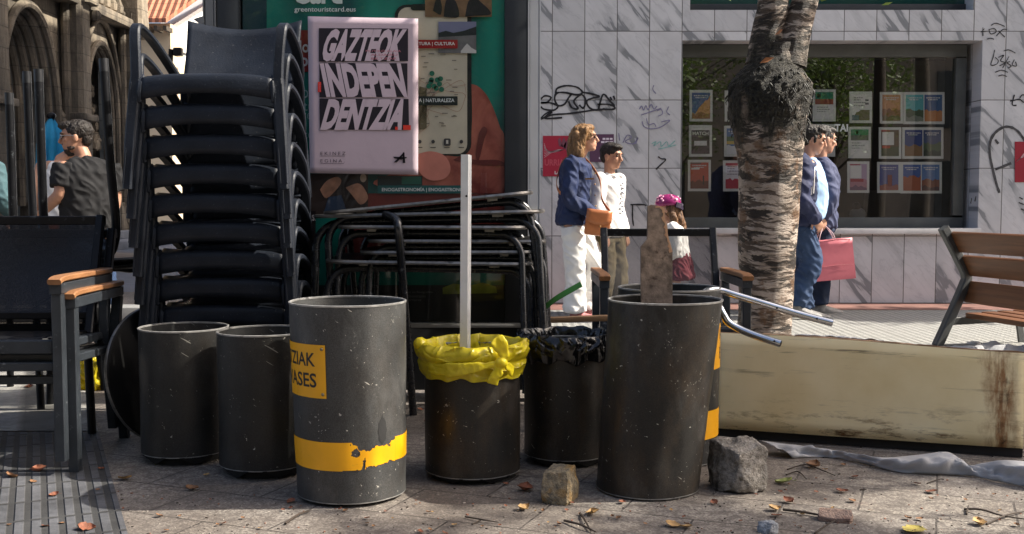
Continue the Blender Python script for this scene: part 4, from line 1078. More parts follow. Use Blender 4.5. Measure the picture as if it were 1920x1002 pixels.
# phone
def rrect(x0, y0, x1, y1, r, n=5):
    out = []
    for cx, cy, a in ((x1 - r, y0 + r, -90), (x1 - r, y1 - r, 0), (x0 + r, y1 - r, 90), (x0 + r, y0 + r, 180)):
        for i in range(n + 1): out.append((cx + r * math.cos(R(a + 90 * i / n)), cy + r * math.sin(R(a + 90 * i / n))))
    return out
ph = prt('printed_phone', [rrect(740, 9, 884, 292, 22)], (24, 28, 30), ad, 2)
prt('printed_map', [rrect(746, 14, 876, 289, 18)], M('printed_map_paper', srgb(196, 186, 166), 0.4, 0, 0.10, 7, 0), ph, 3)
prt('printed_notch', [rrect(770, 8, 850, 20, 6)], (24, 28, 30), ph, 4)
bm = nb(); rq = random.Random(4)
for k in range(17):
    a = rq.uniform(0, 6.28); c0 = (808 + rq.uniform(-10, 10), 168 + rq.uniform(-14, 20)); L = rq.uniform(40, 90)
    pts = [c0] + [(c0[0] + math.cos(a + rq.uniform(-.4, .4)) * L * s, c0[1] + math.sin(a + rq.uniform(-.4, .4)) * L * s) for s in (.4, .75, 1)]
    pts = [(min(874, max(787, x)), min(252, max(104, y))) for x, y in pts]
    ribbon(bm, pts, 1.1, lambda x, y: mp(x, y, 5))
obj('printed_road', bm, ink(172, 140, 122), ph, False)
bm = nb()
for k in range(24):
    x, y = rq.uniform(788, 860), rq.uniform(100, 250); px_rect(bm, x, y, x + rq.uniform(4, 11), y + 1.6, MY - 0.0128)
obj('printed_line', bm, ink(120, 112, 104), ph, False)
bm = nb()
for (x, y) in ((810, 138), (808, 154), (820, 150), (814, 162), (824, 158), (804, 162), (828, 168), (818, 166), (809, 150), (826, 148)): poly(bm, [mp(a, b, 5.5) for a, b in circ(x, y, 4.8, 4.8, 14)])
obj('printed_pin', bm, ink(22, 105, 82), ph, False)
bm = nb()
for (x, y) in ((787, 266), (812, 266), (865, 266)): poly(bm, [mp(a, b, 5) for a, b in circ(x, y, 3.4, 3.6, 12)])
poly(bm, [mp(a, b, 5) for a, b in rrect(832, 260, 845, 274, 3)])
for (x, y) in ((787, 276), (812, 276), (838, 276), (865, 276)): px_rect(bm, x - 5, y, x + 5, y + 1.5, MY - 0.0126)
obj('printed_icon', bm, ink(62, 60, 62), ph, False)
bm = nb(); px_rect(bm, 836.5, 263, 840.5, 270, MY - 0.0145); obj('printed_icon', bm, ink(205, 198, 186), ph, False)
# photographs on the advert
ph1 = prt('printed_photo', [rc(797, -10, 922, 32)], M('printed_warm_ground', srgb(120, 92, 66), 0.4, 0, 0.4, 14, 0), ad, 5)
prt('printed_figure', [[(832, 32), (836, 2), (846, -4), (856, 6), (860, 32)], [(872, 32), (878, 4), (890, -4), (906, 8), (918, 20), (918, 28), (890, 30)], [(812, 20), (820, -8), (828, 8), (826, 28)]], (30, 30, 34), ph1, 6)
ph2 = prt('printed_photo', [rc(822, 41, 893, 100)], (120, 122, 150), ad, 5)
prt('printed_land', [[(822, 62), (836, 58), (850, 62), (870, 58), (893, 50), (893, 66), (822, 70)]], (38, 44, 46), ph2, 6)
prt('printed_land', [[(822, 70), (893, 66), (893, 100), (822, 100)]], M('printed_shore', srgb(104, 102, 104), 0.4, 0, 0.3, 14, 0), ph2, 6)
prt('printed_land', [[(864, 96), (872, 86), (876, 82), (884, 90), (893, 95), (893, 100), (864, 100)]], (196, 192, 188), ph2, 7)
prt('label_bar', [rc(778, 75, 858, 91)], (150, 24, 30), ad, 8); wrt([('TURA | CULTURA', 785, 79, 853, 87, 0.02)], (225, 220, 218), ad, 9)
ph3 = prt('printed_photo', [[(786, 162), (800, 166), (800, 240), (794, 243), (786, 243)]], M('printed_trail', srgb(96, 88, 66), 0.4, 0, 0.4, 14, 0), ad, 5)
prt('label_bar', [rc(770, 181, 858, 198)], (20, 34, 36), ad, 8); wrt([('A | NATURALEZA', 785, 185, 852, 194, 0.02)], (215, 220, 218), ad, 9)
ph4 = prt('printed_photo', [rc(582, 326, 690, 402)], M('printed_cellar', srgb(52, 40, 36), 0.4, 0, 0.5, 9, 0), ad, 2)
prt('printed_figure', [[(600, 356), (612, 340), (630, 332), (640, 338), (634, 352), (612, 372)], [(648, 352), (670, 344), (682, 352), (690, 372), (676, 384), (660, 366)]], M('printed_tan', srgb(168, 120, 96), 0.4, 0, 0.4, 16, 0), ph4, 3)
prt('printed_figure', [circ(681, 334, 6, 8)], (196, 170, 150), ph4, 3)
prt('printed_or_reflected_shape', [[(606, 402), (616, 370), (640, 366), (652, 402)]], (52, 64, 84), ph4, 3)
ph5 = prt('printed_photo', [rc(708, 330, 792, 350)], (40, 54, 56), ad, 2)
prt('printed_or_reflected_shape', [rc(753, 332, 790, 346)], (36, 92, 80), ph5, 3)
prt('label_bar', [rc(708, 348, 875, 363)], (28, 92, 92), ad, 4); wrt([('ENOGASTRONOMÍA | ENOGASTRONOMIA', 716, 351, 884, 361, 0.02)], (222, 226, 224), ad, 5)
prt('printed_or_reflected_shape', [rc(640, 363, 946, 480)], M('printed_red_brown', srgb(104, 40, 36), 0.4, 0, 0.4, 5, 0), ad, 1)
wrt([('beskaroa', 794, 384, 842, 392, 0.0)], (150, 160, 158), ad, 5)
prt('label_bar', [rc(556, 396, 592, 470)], (26, 18, 20), ad, 5); wrt([('AS.', 577, 403, 592, 414, 0.01)], (190, 180, 180), ad, 6)
prt('printed_or_reflected_shape', [[(830, 540), (850, 532), (880, 536), (905, 530), (930, 538), (932, 550), (830, 552)]], M('reflected_lime', srgb(120, 130, 40), 0.4, 0, 0.5, 14, 0), mu, 4)  # yellow-green reflection painted as a flat patch at the advert's foot
bm = nb(); px_rect(bm, 455, 535, 946, 603, MY - 0.001); obj('lower_panel', bm, M('black_lower_panel', (0.012, 0.013, 0.014), 0.4), mu, False)
wrt([('tot en flexigrafiko', 762, 546, 812, 551, 0), ('administrazioa', 762, 553, 798, 558, 0), ('berrierez', 762, 560, 790, 565, 0)], (120, 120, 118), mu, 2)
bm = nb(); poly(bm, [mp(455, -95, 14), mp(946, -95, 14), mp(946, 604, 14), mp(455, 604, 14)]); obj('pane', bm, mat_glass('case_glass', (0.93, 0.95, 0.94), 0.03, 0.02), mu, False)

# pink poster glued onto the pane
PK = 18
po = thing('pasted_poster', 'pink poster with slanted black lettering pasted onto the advert case', 'poster', mp(680, 328, PK), world_parts=True)
rows = []
for j in range(25):
    row = []
    for i in range(19):
        u, v = i / 18, j / 24
        x = 577 + (784 - 577) * u + 4 * v * (1 - u); y = 31 + (328 - 31) * v + 4 * u * (1 - v) - 3 * (1 - u) * v
        p = mp(x, y, PK); p.y -= 0.0004 * abs(noise.noise(Vector((u * 4, v * 6, 0)))) * (1 if (abs(u - .5) > .36 or v < .08 or v > .75) else .25)
        row.append(p)
    rows.append(row)
bm = nb(); quadgrid(bm, rows); paper = obj('paper', bm, M('pale_pink_paper', srgb(202, 182, 190), 0.5, 0, 0.06, 3, 0.25, 26), po)
md = paper.modifiers.new('thick', 'SOLIDIFY'); md.thickness = 0.0006; md.offset = 1
PKL = PK + 1.6
bm = nb()
for pts in ([(598, 53), (765, 54), (765, 115), (598, 116)], [(599, 118), (764, 119), (764, 182), (599, 183)], [(599, 185), (766, 186), (767, 244), (600, 243)]): poly(bm, [mp(x, y, PKL) for x, y in pts])
obj('print_block', bm, ink(38, 32, 40), po, False)
bm = nb()
def slant(s, x0, y0, x1, y1, sh, top=None):
    put_letters(bm, s, lambda x, y: mp(x0 + x, y1 - y, PKL + 0.8), x1 - x0, y1 - y0, 0.055, sh)
slant('GAZTEOK', 599, 54.5, 749, 115.5, 0.28); slant('INDEPEN', 612, 119, 764, 182.5, -0.20); slant('DENTZIA', 600, 186, 753, 244, 0.28)
obj('lettering', bm, ink(208, 188, 196), po, False)
for q_ in (rc(756, 235, 770, 244), rc(741, 238, 746, 244), rc(596, 154, 602, 173)):
    bm = nb(); poly(bm, [mp(*q, PKL + 1.2) for q in q_]); obj('print_mark', bm, ink(226, 62, 46), po, False)
bm = nb()
for r, (s, x0, x1) in enumerate((('MUTIKO ALAIA', 686, 752), ('ALDAIRU', 695, 745), ('BILTZAR', 696, 744))): put_letters(bm, s, lambda x, y, r=r, x0=x0: mp(x0 + x, 98 + r * 7 - y, PKL + 1.4), x1 - x0, 4.0, 0)
put_letters(bm, 'EUSKAL', lambda x, y: mp(600.5 - y * 0.9, 172 - x, PKL + 1.6), 16, 2.6, 0)
obj('lettering', bm, ink(196, 120, 134), po, False)
bm = nb()
for s, x0, x1, y in (('E K I N E Z', 601, 648, 291), ('E G I N A .', 601, 646, 305)):
    put_letters(bm, s, lambda xx, yy, y=y, x0=x0: mp(x0 + xx, y - yy, PKL), x1 - x0, 6, 0); poly(bm, [mp(*q, PKL) for q in rc(x0, y + 1.6, x1 - 1, y + 2.3)])
obj('lettering', bm, ink(70, 60, 72), po, False)
bm = nb()   # star-like A emblem
for pts in ([(738, 305), (757, 286), (759, 289), (744, 305)], [(755, 287), (758, 285), (760, 306), (755, 306)], [(737, 294), (763, 295), (762, 297), (752, 300), (739, 297)]): poly(bm, [mp(x, y, PKL) for x, y in pts])
obj('emblem', bm, ink(32, 26, 34), po, False)

# ------------------------------------------------------------------ the tower of stacked armchairs
CHAIRBLUE = M('dark_blue_resin', (0.013, 0.0165, 0.024), 0.46, 0.0, 0.3, 7, 0.25, 130, 0.24, ((0.13, 0.135, 0.14), 0.27, 80))
def make_stack_chair(label):
    t_ = thing('stacking_armchair', label, 'chair', (0, 0, 0), 'dark armchairs stacked in a tower')
    rows = []
    prof = [(0.215, .02), (0.17, 0.004), (0.05, -0.008), (-0.08, -0.006), (-0.19, 0.002), (-0.246, -0.001), (-0.262, -0.005), (-0.270, -0.014), (-0.273, -0.03), (-0.274, -0.055), (-0.272, None)]
    for (y, dz) in prof:
        row = []
        for i in range(25):
            u = -1 + 2 * i / 24; x = 0.252 * u
            yy = y - (0.012 * (1 - u * u) if y < -.2 else 0)
            if dz is None: z = 0.44 - 0.076 - 0.024 * abs(u) ** 2.2
            else: z = 0.44 + dz * (1 if y > -.22 else 1) - 0.010 * (1 - u * u) * (1 if -.2 < y < .2 else 0) - (0.012 * abs(u) ** 4 if y < -.2 else 0)
            row.append((x, yy, z))
        rows.append(row)
    bm = nb(); quadgrid(bm, rows)
    s = obj('seat', bm, CHAIRBLUE, t_, True, 60); m = s.modifiers.new('thick', 'SOLIDIFY'); m.thickness = 0.007; m.offset = 0
    rows = []
    for k in range(9):
        v = k / 8
        row = []
        for i in range(25):
            u = -1 + 2 * i / 24
            w = 0.235 + 0.012 * v
            z = 0.455 + 0.285 * v + (0.022 * u * u - 0.012 * (1 - u * u)) * v ** 2
            y = 0.20 + 0.115 * v + 0.035 * math.cos(u * 1.5) - 0.03 + 0.012 * math.sin(v * 3.1)
            row.append((w * u, y, z))
        rows.append(row)
    bm = nb(); quadgrid(bm, rows); b = obj('backrest', bm, CHAIRBLUE, t_, True, 60); m = b.modifiers.new('thick', 'SOLIDIFY'); m.thickness = 0.010; m.offset = 0
    for sx in (-1, 1):
        bm = nb()
        p = smooth_path([(sx * .300, -.275, 0), (sx * .287, -.268, .22), (sx * .272, -.258, .42)], 4)
        sweep(bm, p, [.036] * 3 + [.044] * (len(p) - 3), [.030] * 3 + [.036] * (len(p) - 3), (1, 0, 0), bev=.45)
        for q in (-1, 1):
            sweep(bm, [(sx * .300 + q * .012, -.29, 0.02), (sx * .274 + q * .014, -.274, .40)], .006, .008, (1, 0, 0))
        obj('leg', bm, CHAIRBLUE, t_)
        bm = nb(); sweep(bm, smooth_path([(sx * .262, .33, 0), (sx * .252, .28, .22), (sx * .238, .22, .46)], 4), .038, .03, (1, 0, 0), bev=.4); obj('leg', bm, CHAIRBLUE, t_)
        bm = nb()
        p = smooth_path([(sx * .272, -.258, .40), (sx * .274, -.256, .49), (sx * .279, -.250, .57), (sx * .283, -.232, .622), (sx * .285, -.18, .634), (sx * .284, -.06, .612), (sx * .278, .07, .565), (sx * .262, .17, .505), (sx * .243, .225, .455)], 6)
        sweep(bm, p, [.040, .042, .046, .052, .052, .046, .040, .036], [.034, .032, .030, .026, .024, .022, .022, .022], (1, 0, 0), bev=.45) if False else sweep(bm, p, .040, .024, (1, 0, 0), bev=.5)
        obj('armrest', bm, CHAIRBLUE, t_)
        bm = nb(); tube(bm, [(sx * .2515, -.250, .433), (sx * .254, -.266, .405), (sx * .256, -.270, .375), (sx * .256, -.270, .335)], [.010, .014, .014, .009], 8, round_caps=True); obj('seat_corner', bm, CHAIRBLUE, t_)
    return t_
ORD = ['topmost', 'second from the top', 'third from the top', 'fourth from the top', 'fifth from the top', 'sixth from the top', 'seventh from the top', 'eighth from the top', 'ninth from the top', 'lowest']
sc0 = None
SX = -1.172
for i in range(10):
    lab = ('topmost dark blue armchair of the tall stack, its back catching the light' if i == 0 else 'dark armchair %s of the tall stack beside the advert case' % ORD[i])
    if sc0 is None: sc0 = make_stack_chair(lab); o = sc0
    else: o = copy_tree(sc0); o['label'] = lab
    n_ = 9 - i
    o.location = (SX + 0.004 * n_ * 0.3 + rnd.uniform(-.003, .003), 4.62 - 0.030 * n_ + rnd.uniform(-.004, .004), 0.112 * n_ + 0.0)
    o.rotation_euler = (R(-0.6 * n_ * .5), R(0.0), R(rnd.uniform(-.8, .8)))

# ------------------------------------------------------------------ stacked tube-leg tables
TABLETOP = M('black_table_top', (0.012, 0.0115, 0.011), 0.36, 0.0, 0.3, 10, 0.1, 60, 0.3, ((0.12, 0.11, 0.10), 0.36, 22))
TUBE = M('dark_steel_tube', (0.012, 0.014, 0.018), 0.26, 0.0, 0.3, 8, 0.08, 80, 0.6, ((0.15, 0.16, 0.17), 0.34, 40))
def make_table(label, w=0.92, d=0.60, h=0.70, group='dark tables stacked in front of the advert case'):
    t_ = thing('cafe_table', label, 'table', (0, 0, 0), group)
    def outline(w, d, r, z, n=6):
        out = []
        for cx, cy, a in ((w / 2 - r, d / 2 - r, 0), (-w / 2 + r, d / 2 - r, 90), (-w / 2 + r, -d / 2 + r, 180), (w / 2 - r, -d / 2 + r, 270)):
            for i in range(n + 1): out.append((cx + r * math.cos(R(a + 90 * i / n)), cy + r * math.sin(R(a + 90 * i / n)), z))
        return out
    bm = nb(); slab(bm, outline(w - .006, d - .006, .10, h - .014), (0, 0, .013)); obj('tabletop', bm, TABLETOP, t_)
    bm = nb()
    quadgrid(bm, [outline(w, d, .10, h - .015), outline(w + .006, d + .006, .10, h - .008), outline(w, d, .10, h + .001), outline(w - .012, d - .012, .10, h + .001), outline(w - .012, d - .012, .10, h - .015), outline(w, d, .10, h - .015)], True)
    obj('rim', bm, EDGEMETAL, t_)
    for sx in (-1, 1):
        for sy in (-1, 1):
            y = sy * (d / 2 - .07)
            bm = nb(); r = .11; x1 = w / 2 - .012
            pts = [(0.0, y, h - .034), (sx * (x1 - r - .1), y, h - .034)]
            for k in range(1, 8):
                a = R(90 * k / 7); pts.append((sx * (x1 - r + r * math.sin(a)), y + sy * .02 * k / 7, h - .034 - r + r * math.cos(a)))
            pts.append((sx * (x1 + .02), sy * (d / 2 - .01), 0.0))
            tube(bm, pts, .0165, 12); lg = obj('leg', bm, TUBE, t_)
            bm = nb(); box(bm, (sx * (x1 - .16), y, h - .022), (.045, .03, .014), bev=.003); obj('bracket', bm, M('pale_plastic_clip', (0.45, 0.44, 0.40), 0.5), lg)
    return t_
TBY = 4.66
tb = [((600, 397), (1000, 357), 'uppermost dark table of the stack, tipped higher towards the pale post'), ((582, 404), (1022, 394), 'second table from the top of the stack, sticking out beyond the pale post'),
      ((632, 424), (992, 425), 'third table from the top of the dark stack'), ((678, 450), (1020, 452), 'fourth table from the top of the dark stack'),
      ((668, 472), (1008, 471), 'fifth table from the top of the dark stack'), ((603, 487), (998, 493), 'lowest table of the dark stack in front of the advert case')]
tp = None
for i, (a, b, lab) in enumerate(tb):
    pa, pb = P(a[0], a[1], TBY - .2), P(b[0], b[1], TBY - .2)
    if tp is None: tp = make_table(lab); o = tp
    else: o = copy_tree(tp); o['label'] = lab
    ang = math.atan2(pb.z - pa.z, pb.x - pa.x); mid = (pa + pb) / 2; k = (pb - pa).length / .92
    o.scale = (k, 1, 1)
    h = .70
    o.rotation_euler = (R(rnd.uniform(-.5, .5)), -ang, R(rnd.uniform(-4, 4)))
    o.location = (mid.x + h * math.sin(ang) * 1.0, TBY + .10 + rnd.uniform(-.03, .03), mid.z - h * math.cos(ang))

# a single leaning table leg tube beside the stack
bm = nb(); tube(bm, smooth_path([P(722, 402, 4.5), P(742, 412, 4.45), P(748, 440, 4.42), P(758, 560, 4.52), P(775, 778, 4.83)], 6), .018, 12)
tag(obj('loose_tube', bm, TUBE), 'dark bent tube leg leaning between the tallest stickered bin and the yellow bag', 'metal tube')

# upturned tables at the edge of the view: legs in the air
def upturned(label, legs, zc, centre, rad):
    o = thing('upturned_table', label, 'table', (centre.x, centre.y, zc), world_parts=True)
    bm = nb(); lathe(bm, [(0.01, 0), (rad - .01, 0), (rad, .008), (rad, .016), (rad - .01, .024), (0.01, .024)], 48, (centre.x, centre.y, zc - .024)); obj('tabletop', bm, TABLETOP, o)
    for (tip, foot) in legs:
        bm = nb(); d = (centre - foot); d.z = 0; d.normalize()
        tube(bm, smooth_path([tip, tip.lerp(foot, .5), foot + Vector((0, 0, .16)), foot + Vector((0, 0, .06)) + d * .02, foot + Vector((0, 0, .024)) + d * .07, foot + Vector((0, 0, .02)) + d * .2], 6), .0185, 12)
        lg = obj('leg', bm, BLACKMETAL, o)
        bm = nb(); dd = (foot - tip).normalized(); tube(bm, [tip - dd * .004, tip + dd * .05], .0195, 12, round_caps=False); obj('foot_cap', bm, M('grey_foot_cap', (0.014, 0.015, 0.017), 0.4), lg)
    return o
zt = P(200, 480, 4.75).z
c1 = Vector((-1.99, 4.75, 0))
def grd(px, py, Y, z): p = P(px, py, Y); return Vector((p.x, Y, z))
upturned('upturned dark table, its tallest leg rising beside the stone niche', [(P(194, 112, 4.45), grd(217, 400, 4.45, zt)), (P(72, 132, 4.6), grd(82, 400, 4.6, zt)), (P(17, 176, 4.9), grd(25, 400, 4.9, zt))], zt, c1, .36)
upturned('upturned dark table standing among the legs of another at the edge', [(P(50, 136, 5.05), grd(62, 400, 5.05, zt - .03)), (P(-60, 140, 5.0), grd(-50, 400, 5.0, zt - .03))], zt - .03, Vector((-2.42, 5.25, 0)), .34)
def upright(label, centre, h, rad):
    o = thing('round_table', label, 'table', (centre.x, centre.y, 0), 'round tables under the upturned ones')
    bm = nb(); lathe(bm, [(0.01, h - .024), (rad - .01, h - .024), (rad, h - .016), (rad, h - .008), (rad - .01, h), (0.01, h)], 48); obj('tabletop', bm, TABLETOP, o)
    for k in range(4):
        a = R(35 + 90 * k); d = Vector((math.cos(a), math.sin(a), 0))
        bm = nb(); tube(bm, smooth_path([d * .08 + Vector((0, 0, h - .04)), d * (rad - .1) + Vector((0, 0, h - .04)), d * (rad - .03) + Vector((0, 0, h - .12)), d * (rad + .04)], 6), .0175, 10); obj('leg', bm, BLACKMETAL, o)
    return o
upright('round dark table carrying the nearer upturned table', c1, zt - .027, .36)
upright('round dark table carrying the farther upturned table', Vector((-2.42, 5.25, 0)), zt - .057, .34)

# round table top leaning on its rim
c = P(301, 712, 4.32); nrm = Vector((0.87, -0.46, 0.18)).normalized()
rot = nrm.to_track_quat('Z', 'Y').to_matrix()
rad = 0.275; c.z = rad * math.sqrt(1 - nrm.z ** 2) + 0.004
bm = nb(); prof = [(0.005, -.012), (rad - .006, -.012), (rad, -.006), (rad, .006), (rad - .006, .012), (0.005, .012)]
vr = lathe(bm, prof, 64); face(bm, vr[0][::-1]); face(bm, vr[-1])
for v in bm.verts: v.co = c + rot @ v.co
o = obj('loose_tabletop', bm, [M('matt_black_top', (0.008, 0.008, 0.008), 0.6, 0, 0.3, 10, 0.1, 60, 0.15, ((0.08, 0.08, 0.075), 0.2, 22))], None); tag(o, 'round dark table top leaning on its edge against the smallest bin', 'table top')
bm = nb(); lathe(bm, [(rad + .0005, -.0085), (rad + .0035, -.004), (rad + .0035, .004), (rad + .0005, .0085)], 64)
for v in bm.verts: v.co = c + rot @ v.co
obj('rim', bm, EDGEMETAL, o)

# ------------------------------------------------------------------ armchairs with wooden arms and mesh backs
MESHDARK = mat_textilene('dark_textilene', (0.006, 0.0065, 0.009), 0.10)
MESHGREY = mat_textilene('grey_textilene', (0.030, 0.032, 0.036), 0.42)
def mesh_chair(label, meshmat, loc, rotz, w=0.60, armz=0.655, backz=0.86, d=0.55, group=None):
    o = thing('mesh_armchair', label, 'chair', loc, group, rotz)
    hw = w / 2
    for sx in (-1, 1):
        x = sx * (hw - .025)
        bm = nb(); sweep(bm, [(x, -d / 2, 0), (x, -d / 2, armz - .062)], .036, .042, (1, 0, 0), bev=.15); obj('leg', bm, GREYALU, o)
        bm = nb(); sweep(bm, smooth_path([(x, d / 2 + .07, 0), (x, d / 2 - .01, .42), (x, d / 2 + .02, armz - .062)], 4), .036, .04, (1, 0, 0), bev=.2); obj('leg', bm, GREYALU, o)
        bm = nb(); sweep(bm, [(x, -d / 2 - .025, armz - .042), (x, d / 2 + .03, armz - .042)], .042, .038, (1, 0, 0), bev=.15); a = obj('arm_bar', bm, GREYALU, o)
        bm = nb(); sweep(bm, smooth_path([(x, -d / 2 - .035, armz - .018), (x, -d / 2 + .02, armz - .008), (x, 0, armz - .009), (x, d / 2 + .03, armz - .011)], 4), .048, .020, (1, 0, 0), bev=.4); obj('armrest', bm, ORANGEWOOD, a)
    ib = hw - .07
    bm = nb()
    for sx in (-1, 1): sweep(bm, [(sx * ib, d / 2 - .06, .40), (sx * ib, d / 2 + .02, .62), (sx * ib, d / 2 + .11, backz)], .032, .032, (1, 0, 0), bev=.3)
    bar(bm, (-ib - .016, d / 2 + .11, backz - .018), (ib + .016, d / 2 + .11, backz - .018), .036, .03)
    bar(bm, (-ib - .016, d / 2 - .03, .47), (ib + .016, d / 2 - .03, .47), .03, .03)
    obj('back_frame', bm, BLACKMETAL, o)
    bm = nb(); rows = [[(u * (ib - .012), d / 2 - .03 + .125 * v + .03 * (1 - u * u) * math.sin(3.1 * v), .485 + (backz - .52) * v) for u in (-1, -.6, -.2, .2, .6, 1)] for v in (0, .2, .4, .6, .8, 1)]
    quadgrid(bm, rows); obj('backrest', bm, meshmat, o)
    bm = nb()
    for sx in (-1, 1): bar(bm, (sx * (hw - .055), -d / 2 + .01, .405), (sx * (hw - .055), d / 2 - .02, .385), .03, .05)
    bar(bm, (-hw + .05, -d / 2 + .012, .405), (hw - .05, -d / 2 + .012, .405), .05, .032); bar(bm, (-hw + .05, -d / 2 + .012, .335), (hw - .05, -d / 2 + .012, .335), .03, .026)
    obj('seat_frame', bm, GREYALU, o)
    bm = nb(); rows = [[(u * (hw - .075), -d / 2 + .03 + (d - .09) * v, .432 - .02 * (1 - u * u) * math.sin(3.1 * v) - .02 * v) for u in (-1, -.5, 0, .5, 1)] for v in (0, .25, .5, .75, 1)]
    quadgrid(bm, rows); s = obj('seat', bm, MESHDARK, o); m = s.modifiers.new('thick', 'SOLIDIFY'); m.thickness = .012
    return o
gx = ground_at(120, 893)
mesh_chair('black mesh armchair with orange wooden arms, nested on top of a second one', MESHDARK, (-1.585 - .30 - .012, 3.98, 0.055), R(3), w=.62, d=.50, group='nested mesh armchairs at the edge')
mesh_chair('black mesh armchair underneath, its orange arm showing below the upper arm', MESHDARK, (-1.585 - .30 + .014, 4.03, 0.0), R(3), w=.62, d=.50, group='nested mesh armchairs at the edge')
mesh_chair('black mesh armchair behind the two tall bins beside the birch', MESHGREY, (P(1255, 400, 4.75).x, 4.78, 0.0), R(0), w=.66, armz=.665, backz=.845, d=.44)
# ------------------------------------------------------------------ bins
BIN_A = mat_bin('charcoal_bin_paint', (0.022, 0.0225, 0.022), 0.10, 0.85, 0.45)
BIN_B = mat_bin('grey_bin_paint', (0.052, 0.053, 0.052), 0.12, 0.75, 0.95)
BIN_C = mat_bin('brown_black_bin_paint', (0.022, 0.021, 0.019), 0.32, 0.75, 0.8)
RIMWEAR = M('bare_worn_bin_rim', (0.34, 0.335, 0.32), 0.38, 0.4, 0.3, 30, 0.2, 60, 0.5, ((0.04, 0.04, 0.04), 0.42, 26))
BINFOOT = M('black_bin_foot', (0.010, 0.010, 0.010), 0.7, 0, 0.3, 8)
STICKER = M('amber_yellow_sticker', srgb(236, 168, 12), 0.42, 0, 0.08, 8, 0.05, 40, 0.5, ((0.30, 0.20, 0.05), 0.30, 12))
STICKTXT = M('black_sticker_print', (0.016, 0.014, 0.012), 0.5, 0, 0.2, 20, 0)
class Bin:
    def __init__(s, label, loc, r0, r1, h, mat, foot=True, zb=0.0, lean=(0, 0), dents=(), seed=0, group=None):
        s.r0, s.r1, s.h, s.zb, s.lean, s.dents, s.seed = r0, r1, h, zb, lean, dents, seed
        s.o = thing('metal_bin', label, 'bin', loc, group)
        bm = nb(); zs = [zb + (h - zb) * k / 30 for k in range(31)]
        rows = [[s.pt(2 * math.pi * j / 96, z, 0) for j in range(96)] for z in zs]
        rows += [[s.pt(2 * math.pi * j / 96, z, -.004) for j in range(96)] for z in zs[::-1][:-1]]
        vr = quadgrid(bm, rows, True); face(bm, vr[-1])
        obj('shell', bm, mat, s.o, True, 60)
        bm = nb(); rows = []
        for (dr, dz) in ((.0015, -.004), (.002, .001), (-.002, .0025), (-.006, .001), (-.0055, -.004), (.0015, -.004)): rows.append([s.pt(2 * math.pi * j / 96, h + dz, dr) for j in range(96)])
        quadgrid(bm, rows, True); obj('rim', bm, RIMWEAR, s.o)
        bm = nb(); rows = [[s.pt(2 * math.pi * j / 96, z, dr) for j in range(96)] for dr, z in ((-.003, zb - .001), (.001, zb + .0005), (.0013, zb + .004))]
        quadgrid(bm, rows, True); obj('lower_edge', bm, RIMWEAR, s.o)
        if foot:
            bm = nb(); k = .80; vr = lathe(bm, [(r0 * k, 0.002), (r0 * k, zb + .02)], 48); face(bm, vr[0][::-1]); face(bm, vr[-1])
            for a in (-120, -60, 30, 150):
                d = Vector((math.cos(R(a)), math.sin(R(a)), 0)); e = Vector((-d.y, d.x, 0))
                slab(bm, [d * r0 * .97 + e * .06 + Vector((0, 0, zb + .002)), d * r0 * .97 - e * .06 + Vector((0, 0, zb + .002)), d * r0 * .9 + Vector((0, 0, .003))], -d * .012)
            obj('foot', bm, BINFOOT, s.o)
    def rad(s, a, z):
        u = (z - s.zb) / (s.h - s.zb); r = s.r0 + (s.r1 - s.r0) * u
        r += .0026 * noise.noise(Vector((math.cos(a) * 1.6 + s.seed, math.sin(a) * 1.6, z * 5))) + .0011 * noise.noise(Vector((math.cos(a) * 4.5 + s.seed, math.sin(a) * 4.5, z * 13)))
        for (da, dz, wa, wz, dep) in s.dents:
            d = (a - R(da) + math.pi) % (2 * math.pi) - math.pi
            r += dep * math.exp(-(d / R(wa)) ** 2 - ((z - dz) / wz) ** 2)
        return r
    def pt(s, a, z, dr=0.0):
        r = s.rad(a, z) + dr
        return Vector((r * math.cos(a) + s.lean[0] * z, r * math.sin(a) + s.lean[1] * z, z))
    def patch(s, name, a0, a1, z0, z1, mat, keep=None, dr=.0016, n=None, label=None):
        n = n or max(8, int(abs(a1 - a0) / 1.6)); m = 44 if keep else 12
        bm = nb(); vs = [[bm.verts.new(s.pt(R(a0 + (a1 - a0) * i / n), z0 + (z1 - z0) * j / m, dr)) for j in range(m + 1)] for i in range(n + 1)]
        for i in range(n):
            for j in range(m):
                if keep and not keep(a0 + (a1 - a0) * (i + .5) / n, (j + .5) / m): continue
                face(bm, [vs[i][j], vs[i + 1][j], vs[i + 1][j + 1], vs[i][j + 1]])
        return obj(name, bm, mat, s.o, True, 60, label)
    def text(s, parent, words, mat, dr=.0026):
        bm = nb()
        for (w, a1, z, width, hgt) in words:
            put_letters(bm, w, lambda x, y: s.pt(R(a1) - (width - x) / s.r0, z + y, dr), width, hgt, .016)
        return obj('lettering', bm, mat, parent, False)

